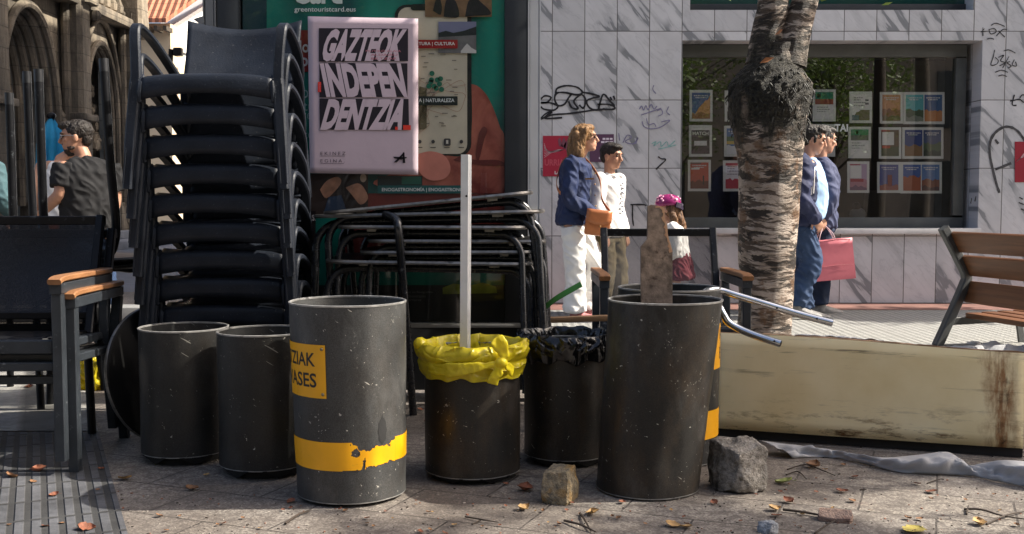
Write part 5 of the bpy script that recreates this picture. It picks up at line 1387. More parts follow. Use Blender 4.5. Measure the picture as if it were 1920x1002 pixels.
b1 = Bin('tall grey bin with a yellow ZIAK ASES sticker and a torn yellow band', ground_at(660, 925), .180, .192, .645, BIN_B, False, 0.012, (-.012, 0), ((-38, .36, 16, .20, -.010), (-62, .42, 12, .26, .006), (-45, .12, 14, .09, -.007), (-20, .30, 10, .2, .004)), 3)
st = b1.patch('sticker', -196, -104, .352, .522, STICKER, None, .0018)
b1.text(st, [('ONTZIAK', -115, .452, .235, .044), ('ENVASES', -114, .385, .238, .046)], STICKTXT)
bm = nb()
for z in (.365, .509): ellipsoid(bm, b1.pt(R(-107.5), z, .002), (.0055, .0055, .0055), None, 10, 6)
obj('rivet', bm, M('dull_rivet', (0.20, 0.17, 0.10), 0.4, 0.6), b1.o)
def torn(a, v):
    x, y = a * .0033, v * .092
    g = noise.noise(Vector((x * 26, y * 26, 3))) + .5 * noise.noise(Vector((x * 70, y * 70, 1))) + .25 * noise.noise(Vector((x * 170, y * 170, 1)))
    if -82 < a < -30:
        if v > .86 - .30 * math.exp(-((a + 66) / 9) ** 2) - .16 * math.exp(-((a + 44) / 7) ** 2) + .22 * g: return False
        if ((a + 78) / 5.5) ** 2 + ((v - .62) / .17) ** 2 < .75 + .9 * g: return False
        if abs(a + 68.5 + 2 * g) < 1.6 and v < .42 + .2 * g: return False
    if a > -67 and v < .10 + .06 * (a + 67) / 36 + .10 * g: return False
    if a > -90 and v < .03 + .05 * g: return False
    return True
b1.patch('yellow_band', -262, -30, .120, .212, STICKER, torn, .0016, 460, 'yellow band torn at one end')
b1.patch('band_end', -29.9, 97, .135, .212, STICKER, None, .0016)
def chip(a, v):
    return abs(a + 47) < (11 * math.sin(math.pi * v) ** .7 * (1 - .35 * v)) * (0.75 + .5 * noise.noise(Vector((0, v * 4, 3)))) - 1.2
b1.patch('peeled_spot', -62, -32, .195, .30, M('exposed_dark_undercoat', (0.022, 0.022, 0.022), 0.6), chip, .001, 70)

b2 = Bin('tall brown-black bin holding a broken brown plank', ground_at(1213, 915), .172, .190, .645, BIN_C, False, 0.006, (.088, 0), ((-60, .2, 20, .2, -.005), (-120, .5, 18, .2, .003), (-75, .12, 12, .08, -.006), (-40, .45, 14, .2, .004)), 8)
b3 = Bin('tall dark bin with yellow labels behind the plank, hooked by a chrome rail', Vector((P(1250, 540, 4.00).x + .010, 4.02, 0)), .190, .192, .650, BIN_A, False, 0.006, (.004, 0), (), 12)
st = b3.patch('sticker', -60, 12, .355, .52, STICKER, None, .0018)
b3.text(st, [('A', -14, .462, .024, .044), ('E', -15, .388, .020, .044)], STICKTXT)
b3.patch('yellow_band', -60, 14, .10, .205, STICKER, None, .0016)
bA = Bin('low charcoal bin standing in front of the stacked armchairs', ground_at(349, 858), .163, .165, .500, BIN_A, True, .034, (0, 0), (), 21, 'low charcoal bins before the stacked chairs')
bB = Bin('low charcoal bin squeezed between another low bin and the stickered tall bin', ground_at(499, 882), .163, .166, .510, BIN_A, True, .034, (0, 0), (), 26, 'low charcoal bins before the stacked chairs')
bC = Bin('low charcoal bin lined with a yellow bag, holding a bare metal profile', ground_at(887, 890), .168, .170, .455, BIN_C, True, .024, (0, 0), (), 31)
bD = Bin('low flaked black bin lined with a crumpled black bag', ground_at(1062, 862), .160, .163, .450, BIN_C, True, .03, (0, 0), (), 37)

# ------------------------------------------------------------------ bin bags
YBAG = mat_plastic('yellow_bag_plastic', srgb(228, 210, 44), 0.24, 0.3)
KBAG = mat_plastic('black_bag_plastic', (0.006, 0.006, 0.007), 0.16, 0.0)
def bag(b, prof, mat, name, label, folds, hemf, seed, big=.012, cat='bin bag'):
    """thin film turned over a rim: wide billows plus many sharp creases, each with its own run across the film"""
    n = 480; R0 = b.r1 + .02; rr = random.Random(seed)
    A_, S_ = np.meshgrid(np.linspace(0, 2 * math.pi, n, endpoint=False), np.arange(len(prof), dtype=float), indexing='xy')
    pr = np.array([(p[0], p[1], p[2]) for p in prof]); ds = np.concatenate([[0], np.cumsum(np.hypot(np.diff(pr[:, 0]), np.diff(pr[:, 1])))])
    X = A_ * R0; Yv = ds[S_.astype(int)]; D = np.zeros_like(X); W = 2 * math.pi * R0
    for (num, amin, amax, lmin, lmax, wmin, wmax, amp, y0, y1) in folds:
        for k in range(num):
            cx, cy_ = rr.uniform(0, W), rr.uniform(y0, y1) * ds[-1]; th = R(rr.uniform(amin, amax)) * rr.choice((-1, 1)); L = rr.uniform(lmin, lmax); w = rr.uniform(wmin, wmax); h = amp * rr.uniform(.4, 1) * rr.choice((-1, 1, 1))
            dx = (X - cx + W / 2) % W - W / 2; dy = Yv - cy_
            al = dx * math.cos(th) + dy * math.sin(th); pe = -dx * math.sin(th) + dy * math.cos(th) + .12 * al * al / L
            D += h * np.exp(-np.abs(pe) / w) * np.exp(-(al / L) ** 4)
    bm = nb(); rows = []
    for k, (dr, z, amp) in enumerate(prof):
        row = []
        for j in range(n):
            a = 2 * math.pi * j / n
            q = Vector((math.cos(a) * 2.6 + seed, math.sin(a) * 2.6, z * 6))
            d = amp * (D[k, j] + big * noise.noise(q) + big * .5 * noise.noise(q * 2.7)); zz = z + amp * .5 * D[k, j] + amp * big * .6 * noise.noise(q * 1.3 + Vector((9, 0, 0)))
            if k >= len(prof) - 8: zz += hemf(a) * (k - len(prof) + 9) / 8
            r = b.r1 + dr + d
            if z < b.h + .004 and dr > 0: r = max(r, b.r1 + .004)
            row.append(Vector((r * math.cos(a), r * math.sin(a), zz)))
        rows.append(row)
    quadgrid(bm, rows, True)
    o = obj(name, bm, mat, None, True, 50); o.location = b.o.location
    m = o.modifiers.new('thick', 'SOLIDIFY'); m.thickness = .0010
    return tag(o, label, cat)
def path_rows(pts, n):
    sp = smooth_path([(p[0], p[1], p[2]) for p in pts], n); return [(p.x, p.y, p.z) for p in sp]
yb = bag(bC, path_rows([(-.022, .20, .3), (-.016, .36, .5), (-.010, .440, .7), (.004, .480, .8), (.020, .474, 1.0), (.031, .456, 1.0), (.027, .436, .8), (.018, .422, .5), (.021, .408, .7), (.017, .392, .8), (.011, .374, .9)], 6), YBAG, 'bin_bag',
    'yellow bag knotted over the rim of a low bin', ((90, 60, 90, .012, .045, .002, .006, .010, .2, .75), (70, 5, 35, .02, .07, .002, .007, .009, .55, 1), (60, 20, 80, .01, .03, .001, .003, .005, .2, 1)), lambda a: .014 * noise.noise(Vector((math.cos(a) * 3, math.sin(a) * 3, 4))) - .010 * math.cos(a + R(90)), 2)
bm = nb()   # knot, ears and tails
kx = lambda a, z, r: Vector((r * math.cos(R(a)), r * math.sin(R(a)), z))
ellipsoid(bm, kx(-62, .432, .220), (.022, .018, .018))
sweep(bm, smooth_path([kx(-62, .432, .220), kx(-60, .462, .225), kx(-64, .497, .220), kx(-67, .515, .208)], 5), [.020] * 4 + [.036] * 4 + [.050] * 4 + [.052, .05, .03, .012], [.014] * 16, (1, 0, 0), bev=.5)
sweep(bm, smooth_path([kx(-62, .432, .220), kx(-64, .410, .222), kx(-68, .385, .218), kx(-70, .360, .212)], 5), [.020] * 6 + [.034] * 6 + [.040] * 4, .008, (1, 0, 0), bev=.5)
sweep(bm, smooth_path([kx(-62, .43, .220), kx(-54, .415, .217), kx(-47, .392, .208)], 5), [.018] * 4 + [.03] * 4 + [.036] * 3, .008, (0, 0, 1), bev=.5)
for z0, z1, th in ((.428, .392, .012), (.425, .405, .010), (.432, .418, .012)):
    sweep(bm, smooth_path([kx(-62, .43, .216), kx(-85, (z0 + z1) / 2, .205), kx(-110, z1, .199), kx(-140, z1 - .002, .190)], 6), [.016] * 6 + [.02] * 8 + [.012] * 5, th, (0, 0, 1), bev=.5)
ellipsoid(bm, kx(-165, .476, .186), (.024, .034, .022))
k = blob('knot', bm, YBAG, yb, .0035, .003, 30, 1, None, .002)
blackbag = bag(bD, path_rows([(-.03, .25, .3), (-.02, .36, .6), (-.008, .45, 1), (.004, .486, 1.0), (.018, .472, 1.2), (.021, .445, 1.1), (.016, .42, 1), (.010, .390, 1)], 7), KBAG, 'bin_bag', 'crumpled black bag over the rim of a flaked low bin', ((120, 20, 90, .012, .05, .002, .005, .011, .2, 1), (120, 0, 90, .008, .025, .001, .003, .006, .2, 1)),
    lambda a: .022 * noise.noise(Vector((math.cos(a) * 3, math.sin(a) * 3, 8))), 14, .014)

# metal profile standing in the yellow bag
p0, p1 = P(872, 290, 3.92), Vector((P(868, 600, 3.84).x, 3.84, .06))
ax = (p0 - p1).normalized(); sd = (Vector((1, 0, 0)) - ax * ax.x).normalized(); dp = ax.cross(sd)
bm = nb()
q = [(-.015, 0), (.012, 0), (.013, .001), (.023, .024), (.021, .026), (.011, .0035), (-.015, .0035)]
rows = [[p + sd * a + dp * b for a, b in q] for p in (p1, p0)]
vr = quadgrid(bm, rows, True); face(bm, vr[0]); face(bm, vr[-1])
pr = obj('metal_profile', bm, BRIGHTALU, None, False); tag(pr, 'bare angled metal profile standing upright in the yellow bag', 'metal profile')
bm = nb()
for z in (.14, .86): tube(bm, [p1.lerp(p0, z) - dp * .001 + sd * .006, p1.lerp(p0, z) - dp * .0006 + sd * .006 - dp * .0008], .004, 10)
obj('hole', bm, BLACKMETAL, pr)

# broken plank in the tall bin
pyl = [(1215, 387), (1222, 384), (1233, 386), (1245, 391), (1246, 407), (1251, 424), (1252, 440), (1257, 458), (1261, 472), (1261, 700), (1203, 700), (1202, 463), (1206, 458), (1214, 449)]
PLY = 3.70
PLANK = M('stained_rusty_plank', (0.23, 0.17, 0.125), 0.8, 0, 0.55, 34, 0.4, 140, 0.3, ((0.06, 0.035, 0.022), 0.45, 26))
bm = nb(); slab(bm, [P(x, y, PLY) for x, y in pyl], (0, .022, 0)); pk = obj('broken_plank', bm, PLANK, None, False); tag(pk, 'brown stained plank with a splintered top standing in a tall bin', 'plank')
bm = nb(); rr = random.Random(5)
ed = smooth_path([(x, y, 0) for x, y in pyl[2:9]], 5)
rows = [[P(p.x + .3, p.y, PLY - .0012), P(p.x - 2 - rr.uniform(0, 5), p.y + rr.uniform(0, 3), PLY - .0012)] for p in ed]
quadgrid(bm, rows); obj('split_edge', bm, mat_wood('fresh_split_wood', (0.42, 0.20, 0.10), (0.62, 0.40, 0.24), (40, 40, 8)), pk, False)

# bent chrome rail hooked over the bin rim
up = [P(1561, 606, 3.90), P(1500, 590, 3.93), P(1430, 569, 3.96), P(1380, 554, 3.98), P(1350, 545, 3.99), P(1330, 545, 3.97), P(1322, 551, 3.93), P(1330, 560, 3.885), P(1345, 571, 3.862), P(1356, 590, 3.85), P(1366, 605, 3.845), P(1388, 618, 3.83), P(1420, 631, 3.80), P(1464, 645, 3.76)]
bm = nb(); tube(bm, smooth_path(up, 6), .0135, 16); rl = obj('bent_rail', bm, CHROME); tag(rl, 'shiny bent chrome rail sticking out of the tall bins over the board', 'rail')
bm = nb()
for a, b in ((up[0], up[1]), (up[-1], up[-2])):
    d = (a - b).normalized(); tube(bm, [a + d * .0003, a + d * .001], .0105, 12)
for (x, y, Y) in ((1457, 578, 3.932), (1532, 598, 3.90), (1452, 640, 3.752)): ellipsoid(bm, P(x, y, Y - .005), (.004, .002, .004))
obj('hole', bm, BLACKMETAL, rl)

# ------------------------------------------------------------------ board, fabric, sheets
A, B = P(1338, 805, 4.36), P(1918, 867, 3.99)
Lb = Vector((B.x - A.x, B.y - A.y, 0)); nrm = Vector((Lb.y, -Lb.x, 0)).normalized()
bd = thing('plywood_board', 'long cream plywood board with rust stains lying on its edge', 'board', (A.x, A.y, 0), world_parts=True)
rows = []
for j in range(9):
    v = j / 8; row = []
    for i in range(41):
        u = i / 40
        z0 = .040 + .0 * u; z1 = .432 * (1 - u) + .405 * u + .006 * math.sin(u * 5)
        p = Vector((A.x, A.y, 0)) + Lb * u + Vector((0, 0, z0 + (z1 - z0) * v)) - nrm * .03 * v + nrm * .008 * math.sin(u * 3.1)
        row.append(p)
    rows.append(row)
bm = nb(); quadgrid(bm, rows)
f = obj('face_sheet', bm, BOARD, bd); m = f.modifiers.new('thick', 'SOLIDIFY'); m.thickness = .004; m.offset = 0
bm = nb(); top = [r for r in rows[-1]]; rr = random.Random(2)
r0 = [p - nrm * .0023 + Vector((0, 0, -.002)) for p in top]; r1 = [p - nrm * .0023 + Vector((0, 0, .0015 + (rr.uniform(0, .006) if i > 22 else 0))) for i, p in enumerate(top)]; r2 = [p - nrm * .024 + Vector((0, 0, rr.uniform(0, .004))) for p in top]; r3 = [p - nrm * .024 - Vector((0, 0, .38)) for p in top]
quadgrid(bm, [r0, r1, r2, r3]); obj('plywood_edge', bm, mat_wood('torn_plywood_edge', (0.22, 0.12, 0.06), (0.42, 0.29, 0.18), (10, 10, 120), .7, (0.08, 0.045, 0.03)), bd)
bm = nb(); box(bm, Vector((A.x, A.y, .0255)) + Lb * .5 - nrm * .03, (Lb.length, .03, .045), Matrix.Rotation(math.atan2(Lb.y, Lb.x), 3, 'Z')); obj('gap_bar', bm, M('black_gap_bar', (0.014, 0.013, 0.013), 0.7), bd)  # black bar closing the dark gap under the board
lo = [(1486, 861), (1530, 858), (1570, 861), (1620, 872), (1680, 886), (1740, 891), (1800, 893), (1835, 897), (1870, 905), (1925, 915), (1990, 925)]
hi = [(1424, 826), (1500, 836), (1545, 842), (1590, 849), (1655, 858), (1720, 853), (1778, 848), (1812, 872), (1845, 868), (1890, 863), (1990, 872)]
rows = []
for j in range(13):
    v = j / 12; row = []
    a = smooth_path([(*q, 0) for q in lo], 8); b = smooth_path([(*q, 0) for q in hi], 8)
    for i, (p, q) in enumerate(zip(a, b)):
        gl = ground_at(p.x, p.y); gh = P(q.x, q.y, gl.y + .09)
        if gh.z < .004: gh.z = .004
        w = gl.lerp(gh, v); fold = noise.noise(Vector((i * .13 + v * 2.2, v * 1.3, 0))) + .7 * noise.noise(Vector((i * .4 - v * 3, v * 3, 4))) + .4 * abs(noise.noise(Vector((i * .9 + v * 4, v * 2, 7))))
        w += Vector((0, -.022 * math.sin(math.pi * v), .016 * math.sin(math.pi * v))) + Vector((0, -.03, .026)) * fold * math.sin(math.pi * min(1, v * 1.2 + .0))
        w.z = max(w.z, .003); row.append(w)
    rows.append(row)
bm = nb(); quadgrid(bm, rows); o = obj('fabric_strip', bm, M('grey_canvas', (0.38, 0.38, 0.385), 0.85, 0, 0.1, 5, 0.2, 200), None, True, 180); m = o.modifiers.new('thick', 'SOLIDIFY'); m.thickness = .002
tag(o, 'grey canvas strip crumpled along the foot of the cream board', 'fabric')
def crumple(name, cx, cy, sx, sy, h, seed, mat, label, cat, rot=0):
    bm = nb(); rows = []
    for j in range(31):
        row = []
        for i in range(31):
            u, v = i / 15 - 1, j / 15 - 1
            e = max(0, 1 - (u * u * u * u + v * v * v * v) * .8)
            z = h * e * (.35 + abs(noise.noise(Vector((u * 1.7 + seed, v * 1.7, 0)))) * 1.5 + .35 * abs(noise.noise(Vector((u * 5 + seed, v * 5, 3)))))
            x, y = u * sx * (1 + .2 * noise.noise(Vector((v * 2, seed, 0)))), v * sy * (1 + .2 * noise.noise(Vector((u * 2, seed, 5))))
            row.append(Vector((cx + x * math.cos(rot) - y * math.sin(rot), cy + x * math.sin(rot) + y * math.cos(rot), max(.004, z))))
        rows.append(row)
    quadgrid(bm, rows); o = obj(name, bm, mat, None, True, 180); return tag(o, label, cat)
WSHEET = mat_plastic('white_sheet_plastic', (0.62, 0.62, 0.62), .4, .1)
g = ground_at(1880, 668); crumple('plastic_sheet', g.x + .1, g.y, .42, .22, .075, 3, WSHEET, 'crumpled white plastic sheet behind the cream board near the bench', 'plastic sheet', -.2)
bm = nb(); rws = []
for i in range(41):
    u = .27 + .30 * i / 40; tp_ = Vector((A.x, A.y, 0)) + Lb * u + Vector((0, 0, .432 - .027 * u + .006 * math.sin(u * 5))) - nrm * .03
    sc_ = math.sin(math.pi * i / 40) ** .6; rws.append([tp_ - nrm * (.02 + .10 * v * sc_) + Vector((0, 0, .004 + .016 * sc_ * abs(noise.noise(Vector((i * .16, v * 2, 1)))) * 1.2 - .10 * max(0, v - .3) * sc_)) for v in (0, .2, .4, .6, .8, 1)])
quadgrid(bm, rws); rg = obj('rag', bm, M('dull_white_rag', (0.62, 0.61, 0.59), .7, 0, .15, 8, .3), None, True, 180); mm_ = rg.modifiers.new('thick', 'SOLIDIFY'); mm_.thickness = .002; tag(rg, 'dull white rag lying over the top edge of the cream board', 'rag')
g = ground_at(1826, 646); bm = nb(); lathe(bm, [(.001, .010), (.030, .010), (.034, .018), (.043, .018), (.045, .006), (.046, .004)], 32, g); o = obj('cup_lid', bm, M('pale_cup_lid', (.6, .6, .58), .4)); tag(o, 'pale round cup lid on the ground by the bench leg', 'lid')

# ------------------------------------------------------------------ bench
FT = ground_at(1768, 648); ang = R(-76)
bn = thing('park_bench', 'red-brown slatted bench with grey metal end, seen from its back', 'bench', FT, None, ang)
L = 1.8
KX = .17  # seat kink, beyond the foot
for xo in (0.02, L - .02):
    bm = nb()
    sweep(bm, [(xo, 0, 0), (xo, KX, .455), (xo, KX + .01, .50), (xo, -.02, .800)] if False else smooth_path([(xo, -.06, 0), (xo, .05, .22), (xo, .135, .40), (xo, .155, .475), (xo, .10, .58), (xo, -.035, .800)], 5), .058, .062, (1, 0, 0), bev=.3)
    sweep(bm, [(xo, .06, .165), (xo, .62, .178)], .018, .05, (1, 0, 0)); sweep(bm, [(xo, .58, .165), (xo, .61, 0)], .018, .05, (1, 0, 0))
    e = obj('bench_end', bm, BENCHMETAL, bn)
    bm = nb()
    for z, y in ((.755, -.018), (.66, .043), (.59, .085), (.51, .128), (.42, .128), (.32, .09)):
        ellipsoid(bm, (xo - .030, y, z), (.004, .010, .010), None, 10, 6)
    obj('bolt', bm, EDGEMETAL, e)
for (z, y, tl) in ((.705, .052, 29), (.545, .142, 27), (.365, .162, -14)):
    bm = nb(); box(bm, (L / 2, y, z), (L - .06, .030, .150), Matrix.Rotation(R(tl), 3, 'X'), .008); obj('back_slat', bm, BENCHWOOD, bn)
for k in range(4):
    bm = nb(); box(bm, (L / 2, .20 + k * .125, .205 + k * .004), (L - .06, .110, .036), None, .007); obj('seat_slat', bm, BENCHWOOD, bn)

# ------------------------------------------------------------------ stones
def rock(name, c, size, seed, mat, label, cuts, amp=.16, rot=0.0):
    bm = nb(); bmesh.ops.create_icosphere(bm, subdivisions=5, radius=1)
    rr = random.Random(seed)
    for v in bm.verts:
        p = v.co.copy()
        m = max(abs(p.x), abs(p.y), abs(p.z)); p = p.lerp(p / m, .62)
        for (n, d) in cuts:
            n = Vector(n).normalized(); k = p.dot(n) - d
            if k > 0: p -= n * k
        q = p + Vector((seed, 0, 0))
        p *= 1 + amp * (.5 * noise.noise(q * 1.3) + .3 * noise.noise(q * 3.1) + .16 * noise.noise(q * 7) + .10 * abs(noise.noise(q * 15)))
        v.co = Matrix.Rotation(rot, 3, 'Z') @ Vector((p.x * size[0], p.y * size[1], p.z * size[2]))
    zm = min(v.co.z for v in bm.verts)
    for v in bm.verts: v.co.z = max(v.co.z, zm + .012) - zm - .012
    o = obj(name, bm, mat, None, True, 30); o.location = c; return tag(o, label, 'stone')
def mat_rock(nm, a, b, c2):
    t = NT(nm); n1 = t.noise(scale=55, detail=9, rough=.7); n2 = t.noise(t.map(loc=(3, 3, 3)), scale=17, detail=6)
    c = t.mix(t.ramp(n1, [(.36, 0.), (.64, 1.)]), a, b); c = t.mix(t.ramp(n2, [(.5, 0.), (.68, .85)]), c, c2)
    return t.done(t.bsdf(c, .85, 0, t.bump(t.math('ADD', n1, t.noise(scale=160, detail=6)), .9, .008), .25))
g = ground_at(1383, 916); rock('granite_stone', g, (.088, .085, .088), 4, mat_rock('grey_granite', (.13, .115, .095), (.40, .37, .33), (.045, .042, .036)), 'big rough grey stone beside the tall plank bin', (((-1, -.5, .15), .80), ((-.2, -.4, 1), .92), ((1, -.2, .9), 1.12), ((.3, -1, .1), .86)), .26, R(12))
g = ground_at(1050, 938); rock('cobble_stone', g, (.050, .062, .062), 9, mat_rock('ochre_granite', (.13, .115, .09), (.38, .31, .20), (.34, .20, .06)), 'small ochre and grey cobble lying before the bins', (((0, -1, .25), .80), ((.9, .1, .3), .92), ((-.1, -.1, 1), .85)), .14, R(-24))
g = ground_at(1566, 976); rock('stone_chip', g, (.052, .028, .022), 15, mat_rock('pink_sandstone', (.28, .20, .16), (.40, .29, .23), (.22, .14, .11)), 'flat pink stone chip on the sunlit slabs', (((0, -.5, 1), .6),), .12, R(-20))
g = ground_at(1440, 998); rock('stone_chip', g, (.026, .022, .022), 19, mat_rock('blue_grey_stone', (.22, .24, .26), (.50, .52, .55), (.1, .1, .11)), 'little blue-grey stone chip at the lower edge of the slabs', (((-1, -.5, .5), .7),), .2, R(20))

# crumpled yellow bag on the ground behind the mesh chairs
g = ground_at(172, 729); bm = nb()
ellipsoid(bm, (0, 0, .075), (.095, .08, .095)); ellipsoid(bm, (-.03, .02, .135), (.07, .06, .045)); ellipsoid(bm, (.04, -.02, .05), (.06, .05, .05))
o = blob('waste_bag', bm, YBAG, None, .006, .022, 22, 1, None, .020); o.location = g; tag(o, 'crumpled yellow bag lying on the grooved paving behind the mesh armchairs', 'bag')
# green strip, wooden slat
bm = nb(); sweep(bm, smooth_path([P(1008, 590, 4.55), P(1040, 562, 4.5), P(1090, 533, 4.48)], 6), .028, .004, (0, .6, .8)); tag(obj('plastic_strip', bm, M('green_plastic_strip', (.05, .20, .03), .4)), 'bright green plastic strip sticking up behind the black bag', 'strip')
bm = nb(); box(bm, P(1092, 598, 4.33), (.26, .05, .022), Matrix.Rotation(R(-2), 3, 'Y'), .003); tag(obj('wooden_slat', bm, mat_wood('tan_slat', (.20, .11, .05), (.34, .20, .10), (3, 40, 40))), 'tan wooden slat lying behind the black bag', 'slat')

# closed blue parasol before the church door
pc = P(96, 222, 14.0)
pa = thing('closed_parasol', 'closed bright blue parasol with dark finial by the church door', 'parasol', (pc.x, 14.0, 0), world_parts=True)
bm = nb(); tube(bm, [(pc.x, 14, 0), (pc.x, 14, pc.z + .02)], .025, 10); ellipsoid(bm, pc + Vector((0, 0, .03)), (.06, .06, .05)); lathe(bm, [(.3, 0), (.3, .05), (.05, .08)], 24, (pc.x, 14, 0)); obj('pole', bm, BLACKMETAL, pa)
bm = nb(); rows = []
for k in range(26):
    v = k / 25; z = pc.z - .01 - 1.42 * v
    r = .04 + .13 * min(1, v * 6) * (1 - .25 * max(0, (v - .45) / .55)) ; row = []
    for j in range(72):
        a = 2 * math.pi * j / 72
        f = 1 + (.36 * math.cos(a * 6 + v * 2.0) + .2 * noise.noise(Vector((math.cos(a) * 2, math.sin(a) * 2, v * 5)))) * min(1, v * 3)
        dz = -.22 * max(0, math.cos(a * 3 + 1)) * max(0, .35 - abs(v - .3)) * 2
        row.append(Vector((pc.x + r * f * math.cos(a), 14 + r * f * math.sin(a), z + dz)))
    rows.append(row)
quadgrid(bm, rows, True); obj('canopy', bm, M('bright_blue_canopy', srgb(34, 150, 196), .7, 0, .15, 5, .1), pa)

# ------------------------------------------------------------------ fallen leaves, twigs, crumbs
def leaf_mesh(seed, curl):
    rr = random.Random(seed); bm = nb(); rows = []
    for j in range(9):
        v = j / 8; w = (math.sin(math.pi * v ** .8) ** .75) * .42 * (1 + .18 * math.sin(j * 2.4 + seed)); row = []
        for i in range(7):
            u = i / 3 - 1
            row.append(Vector((u * w, v - .5, curl * (u * u * .22 + .25 * (v - .5) ** 2 * 2) + .06 * noise.noise(Vector((u * 2, v * 3, seed))) + .04)))
        rows.append(row)
    quadgrid(bm, rows); tube(bm, [(0, -.5, .05), (.03, -.75, .02)], .012, 5)
    return bm
LC = {'rusty': ((.19, .065, .032), 'rust-red'), 'brown': ((.20, .10, .045), 'brown'), 'ochre': ((.36, .22, .085), 'ochre'), 'yellow': ((.42, .34, .08), 'yellow'), 'green': ((.26, .30, .09), 'yellow-green')}
lproto = {}
for i, (k, (c, nm)) in enumerate(LC.items()):
    o = obj('fallen_leaf', leaf_mesh(i * 5 + 1, 1.0 if k != 'yellow' else .5), M('dry_leaf_' + k, c, .7, 0, .35, 3, .4, 12), None, True, 180)
    tag(o, nm + ' fallen leaf on the paving', 'leaf', 'fallen leaves on the paving'); lproto[k] = [o, False]
LV = [(72, 884, 34, 'rusty'), (20, 897, 26, 'brown'), (62, 906, 16, 'brown'), (101, 932, 20, 'rusty'), (234, 901, 28, 'ochre'), (190, 882, 13, 'rusty'), (184, 921, 10, 'brown'), (162, 995, 34, 'rusty'), (84, 990, 16, 'rusty'), (298, 970, 16, 'brown'), (360, 920, 26, 'brown'), (387, 893, 13, 'ochre'),
      (545, 943, 22, 'rusty'), (546, 955, 12, 'rusty'), (455, 974, 10, 'brown'), (688, 975, 14, 'rusty'), (648, 960, 12, 'brown'), (985, 920, 40, 'rusty'), (948, 910, 14, 'rusty'), (982, 957, 28, 'ochre'), (948, 952, 9, 'rusty'), (1112, 966, 34, 'ochre'), (1062, 959, 9, 'rusty'), (788, 1000, 16, 'rusty'), (834, 1003, 16, 'rusty'),
      (1166, 945, 18, 'rusty'), (1160, 974, 14, 'brown'), (1262, 988, 34, 'ochre'), (1286, 992, 30, 'ochre'), (1340, 946, 20, 'rusty'), (1282, 972, 10, 'rusty'), (1452, 958, 28, 'ochre'), (1456, 970, 22, 'rusty'), (1478, 943, 26, 'rusty'), (1463, 925, 10, 'rusty'), (1470, 908, 36, 'green'), (1579, 924, 24, 'rusty'),
      (1530, 925, 11, 'rusty'), (1525, 877, 36, 'brown'), (1603, 897, 15, 'rusty'), (1598, 942, 18, 'brown'), (1504, 968, 12, 'ochre'), (1720, 910, 16, 'rusty'), (1746, 925, 24, 'rusty'), (1745, 938, 10, 'brown'), (1712, 998, 54, 'yellow'), (1702, 975, 16, 'brown'), (1724, 976, 16, 'brown'), (1836, 985, 30, 'ochre'), (1906, 988, 14, 'brown'),
      (40, 720, 24, 'ochre'), (55, 728, 20, 'rusty'), (92, 714, 15, 'rusty'), (98, 727, 12, 'brown'), (35, 655, 14, 'rusty'), (788, 770, 14, 'rusty'), (800, 792, 14, 'rusty'), (1632, 960, 9, 'brown'), (1388, 980, 10, 'rusty'), (1500, 990, 10, 'brown'), (1810, 940, 10, 'brown'), (1660, 880, 12, 'brown'), (1560, 905, 9, 'rusty'), (1875, 960, 9, 'ochre'), (700, 990, 10, 'brown'), (420, 985, 10, 'rusty'), (1210, 985, 9, 'brown'), (905, 990, 9, 'brown')]
rq = random.Random(23)
for i in range(46):
    x = rq.uniform(10, 1900); y = rq.choice((rq.uniform(872, 935), rq.uniform(930, 1000)))
    if x < 1330 and y < 945: y = rq.uniform(950, 1000)
    LV.append((x, y, rq.uniform(6, 14), rq.choice(('brown', 'brown', 'rusty', 'ochre'))))
for i, (x, y, s, k) in enumerate(LV):
    pr_, used = lproto[k]
    o = pr_ if not used else pr_.copy()
    if used: COL.objects.link(o)
    lproto[k][1] = True
    g = ground_at(x, y); sc = s / FPX * math.hypot(g.x, g.y, CAMZ) * .85
    o.location = g + Vector((0, 0, .005)); o.scale = (sc, sc, sc * rnd.uniform(.35, .9)); o.rotation_euler = (rnd.uniform(-.25, .25), rnd.uniform(-.3, .3), rnd.uniform(0, 6.28))
TWIG = M('dark_twig_bark', (.035, .024, .016), .8, 0, .4, 30, .3)
def twig(px, r, label):
    bm = nb()
    for line in px:
        tube(bm, smooth_path([ground_at(x, y) + Vector((0, 0, r + h)) for x, y, h in line], 4), [r, r * .9, r * .5], 6)
    o = obj('twig', bm, TWIG); return tag(o, label, 'twig', 'twigs on the paving')
twig([[(872, 972, .002), (905, 980, .006), (935, 982, .001)], [(885, 985, 0), (905, 978, .004)]], .0028, 'thin dark twig lying before the yellow-bag bin')
twig([[(1058, 980, .002), (1090, 992, .008), (1118, 1002, .002)], [(1088, 966, 0), (1096, 980, .006), (1108, 1000, .002)]], .004, 'forked twig on the sunlit slabs before the small cobble')
twig([[(1476, 882, 0), (1510, 879, .012), (1540, 886, .006), (1566, 894, .001)], [(1474, 892, 0), (1496, 888, .004), (1512, 900, 0)]], .0028, 'tangled twig in the shade between the big stone and the canvas')
twig([[(1468, 960, .003), (1510, 966, .004), (1560, 974, .001)]], .0045, 'straight twig pointing at the pink stone chip')
twig([[(1808, 958, .002), (1840, 965, .012), (1880, 973, .006), (1935, 978, .001)], [(1812, 966, 0), (1816, 955, .008)], [(1850, 985, 0), (1886, 972, .006), (1920, 962, .001)]], .0035, 'long forked twig at the sunlit edge of the view')
twig([[(1528, 1002, 0), (1552, 990, .008), (1566, 986, .012)], [(1552, 990, .008), (1548, 984, .003)]], .003, 'forked twig end at the lower edge of the slabs')
twig([[(535, 985, .001), (560, 970, .005), (580, 962, .002)]], .004, 'short twig before the stickered tall bin')
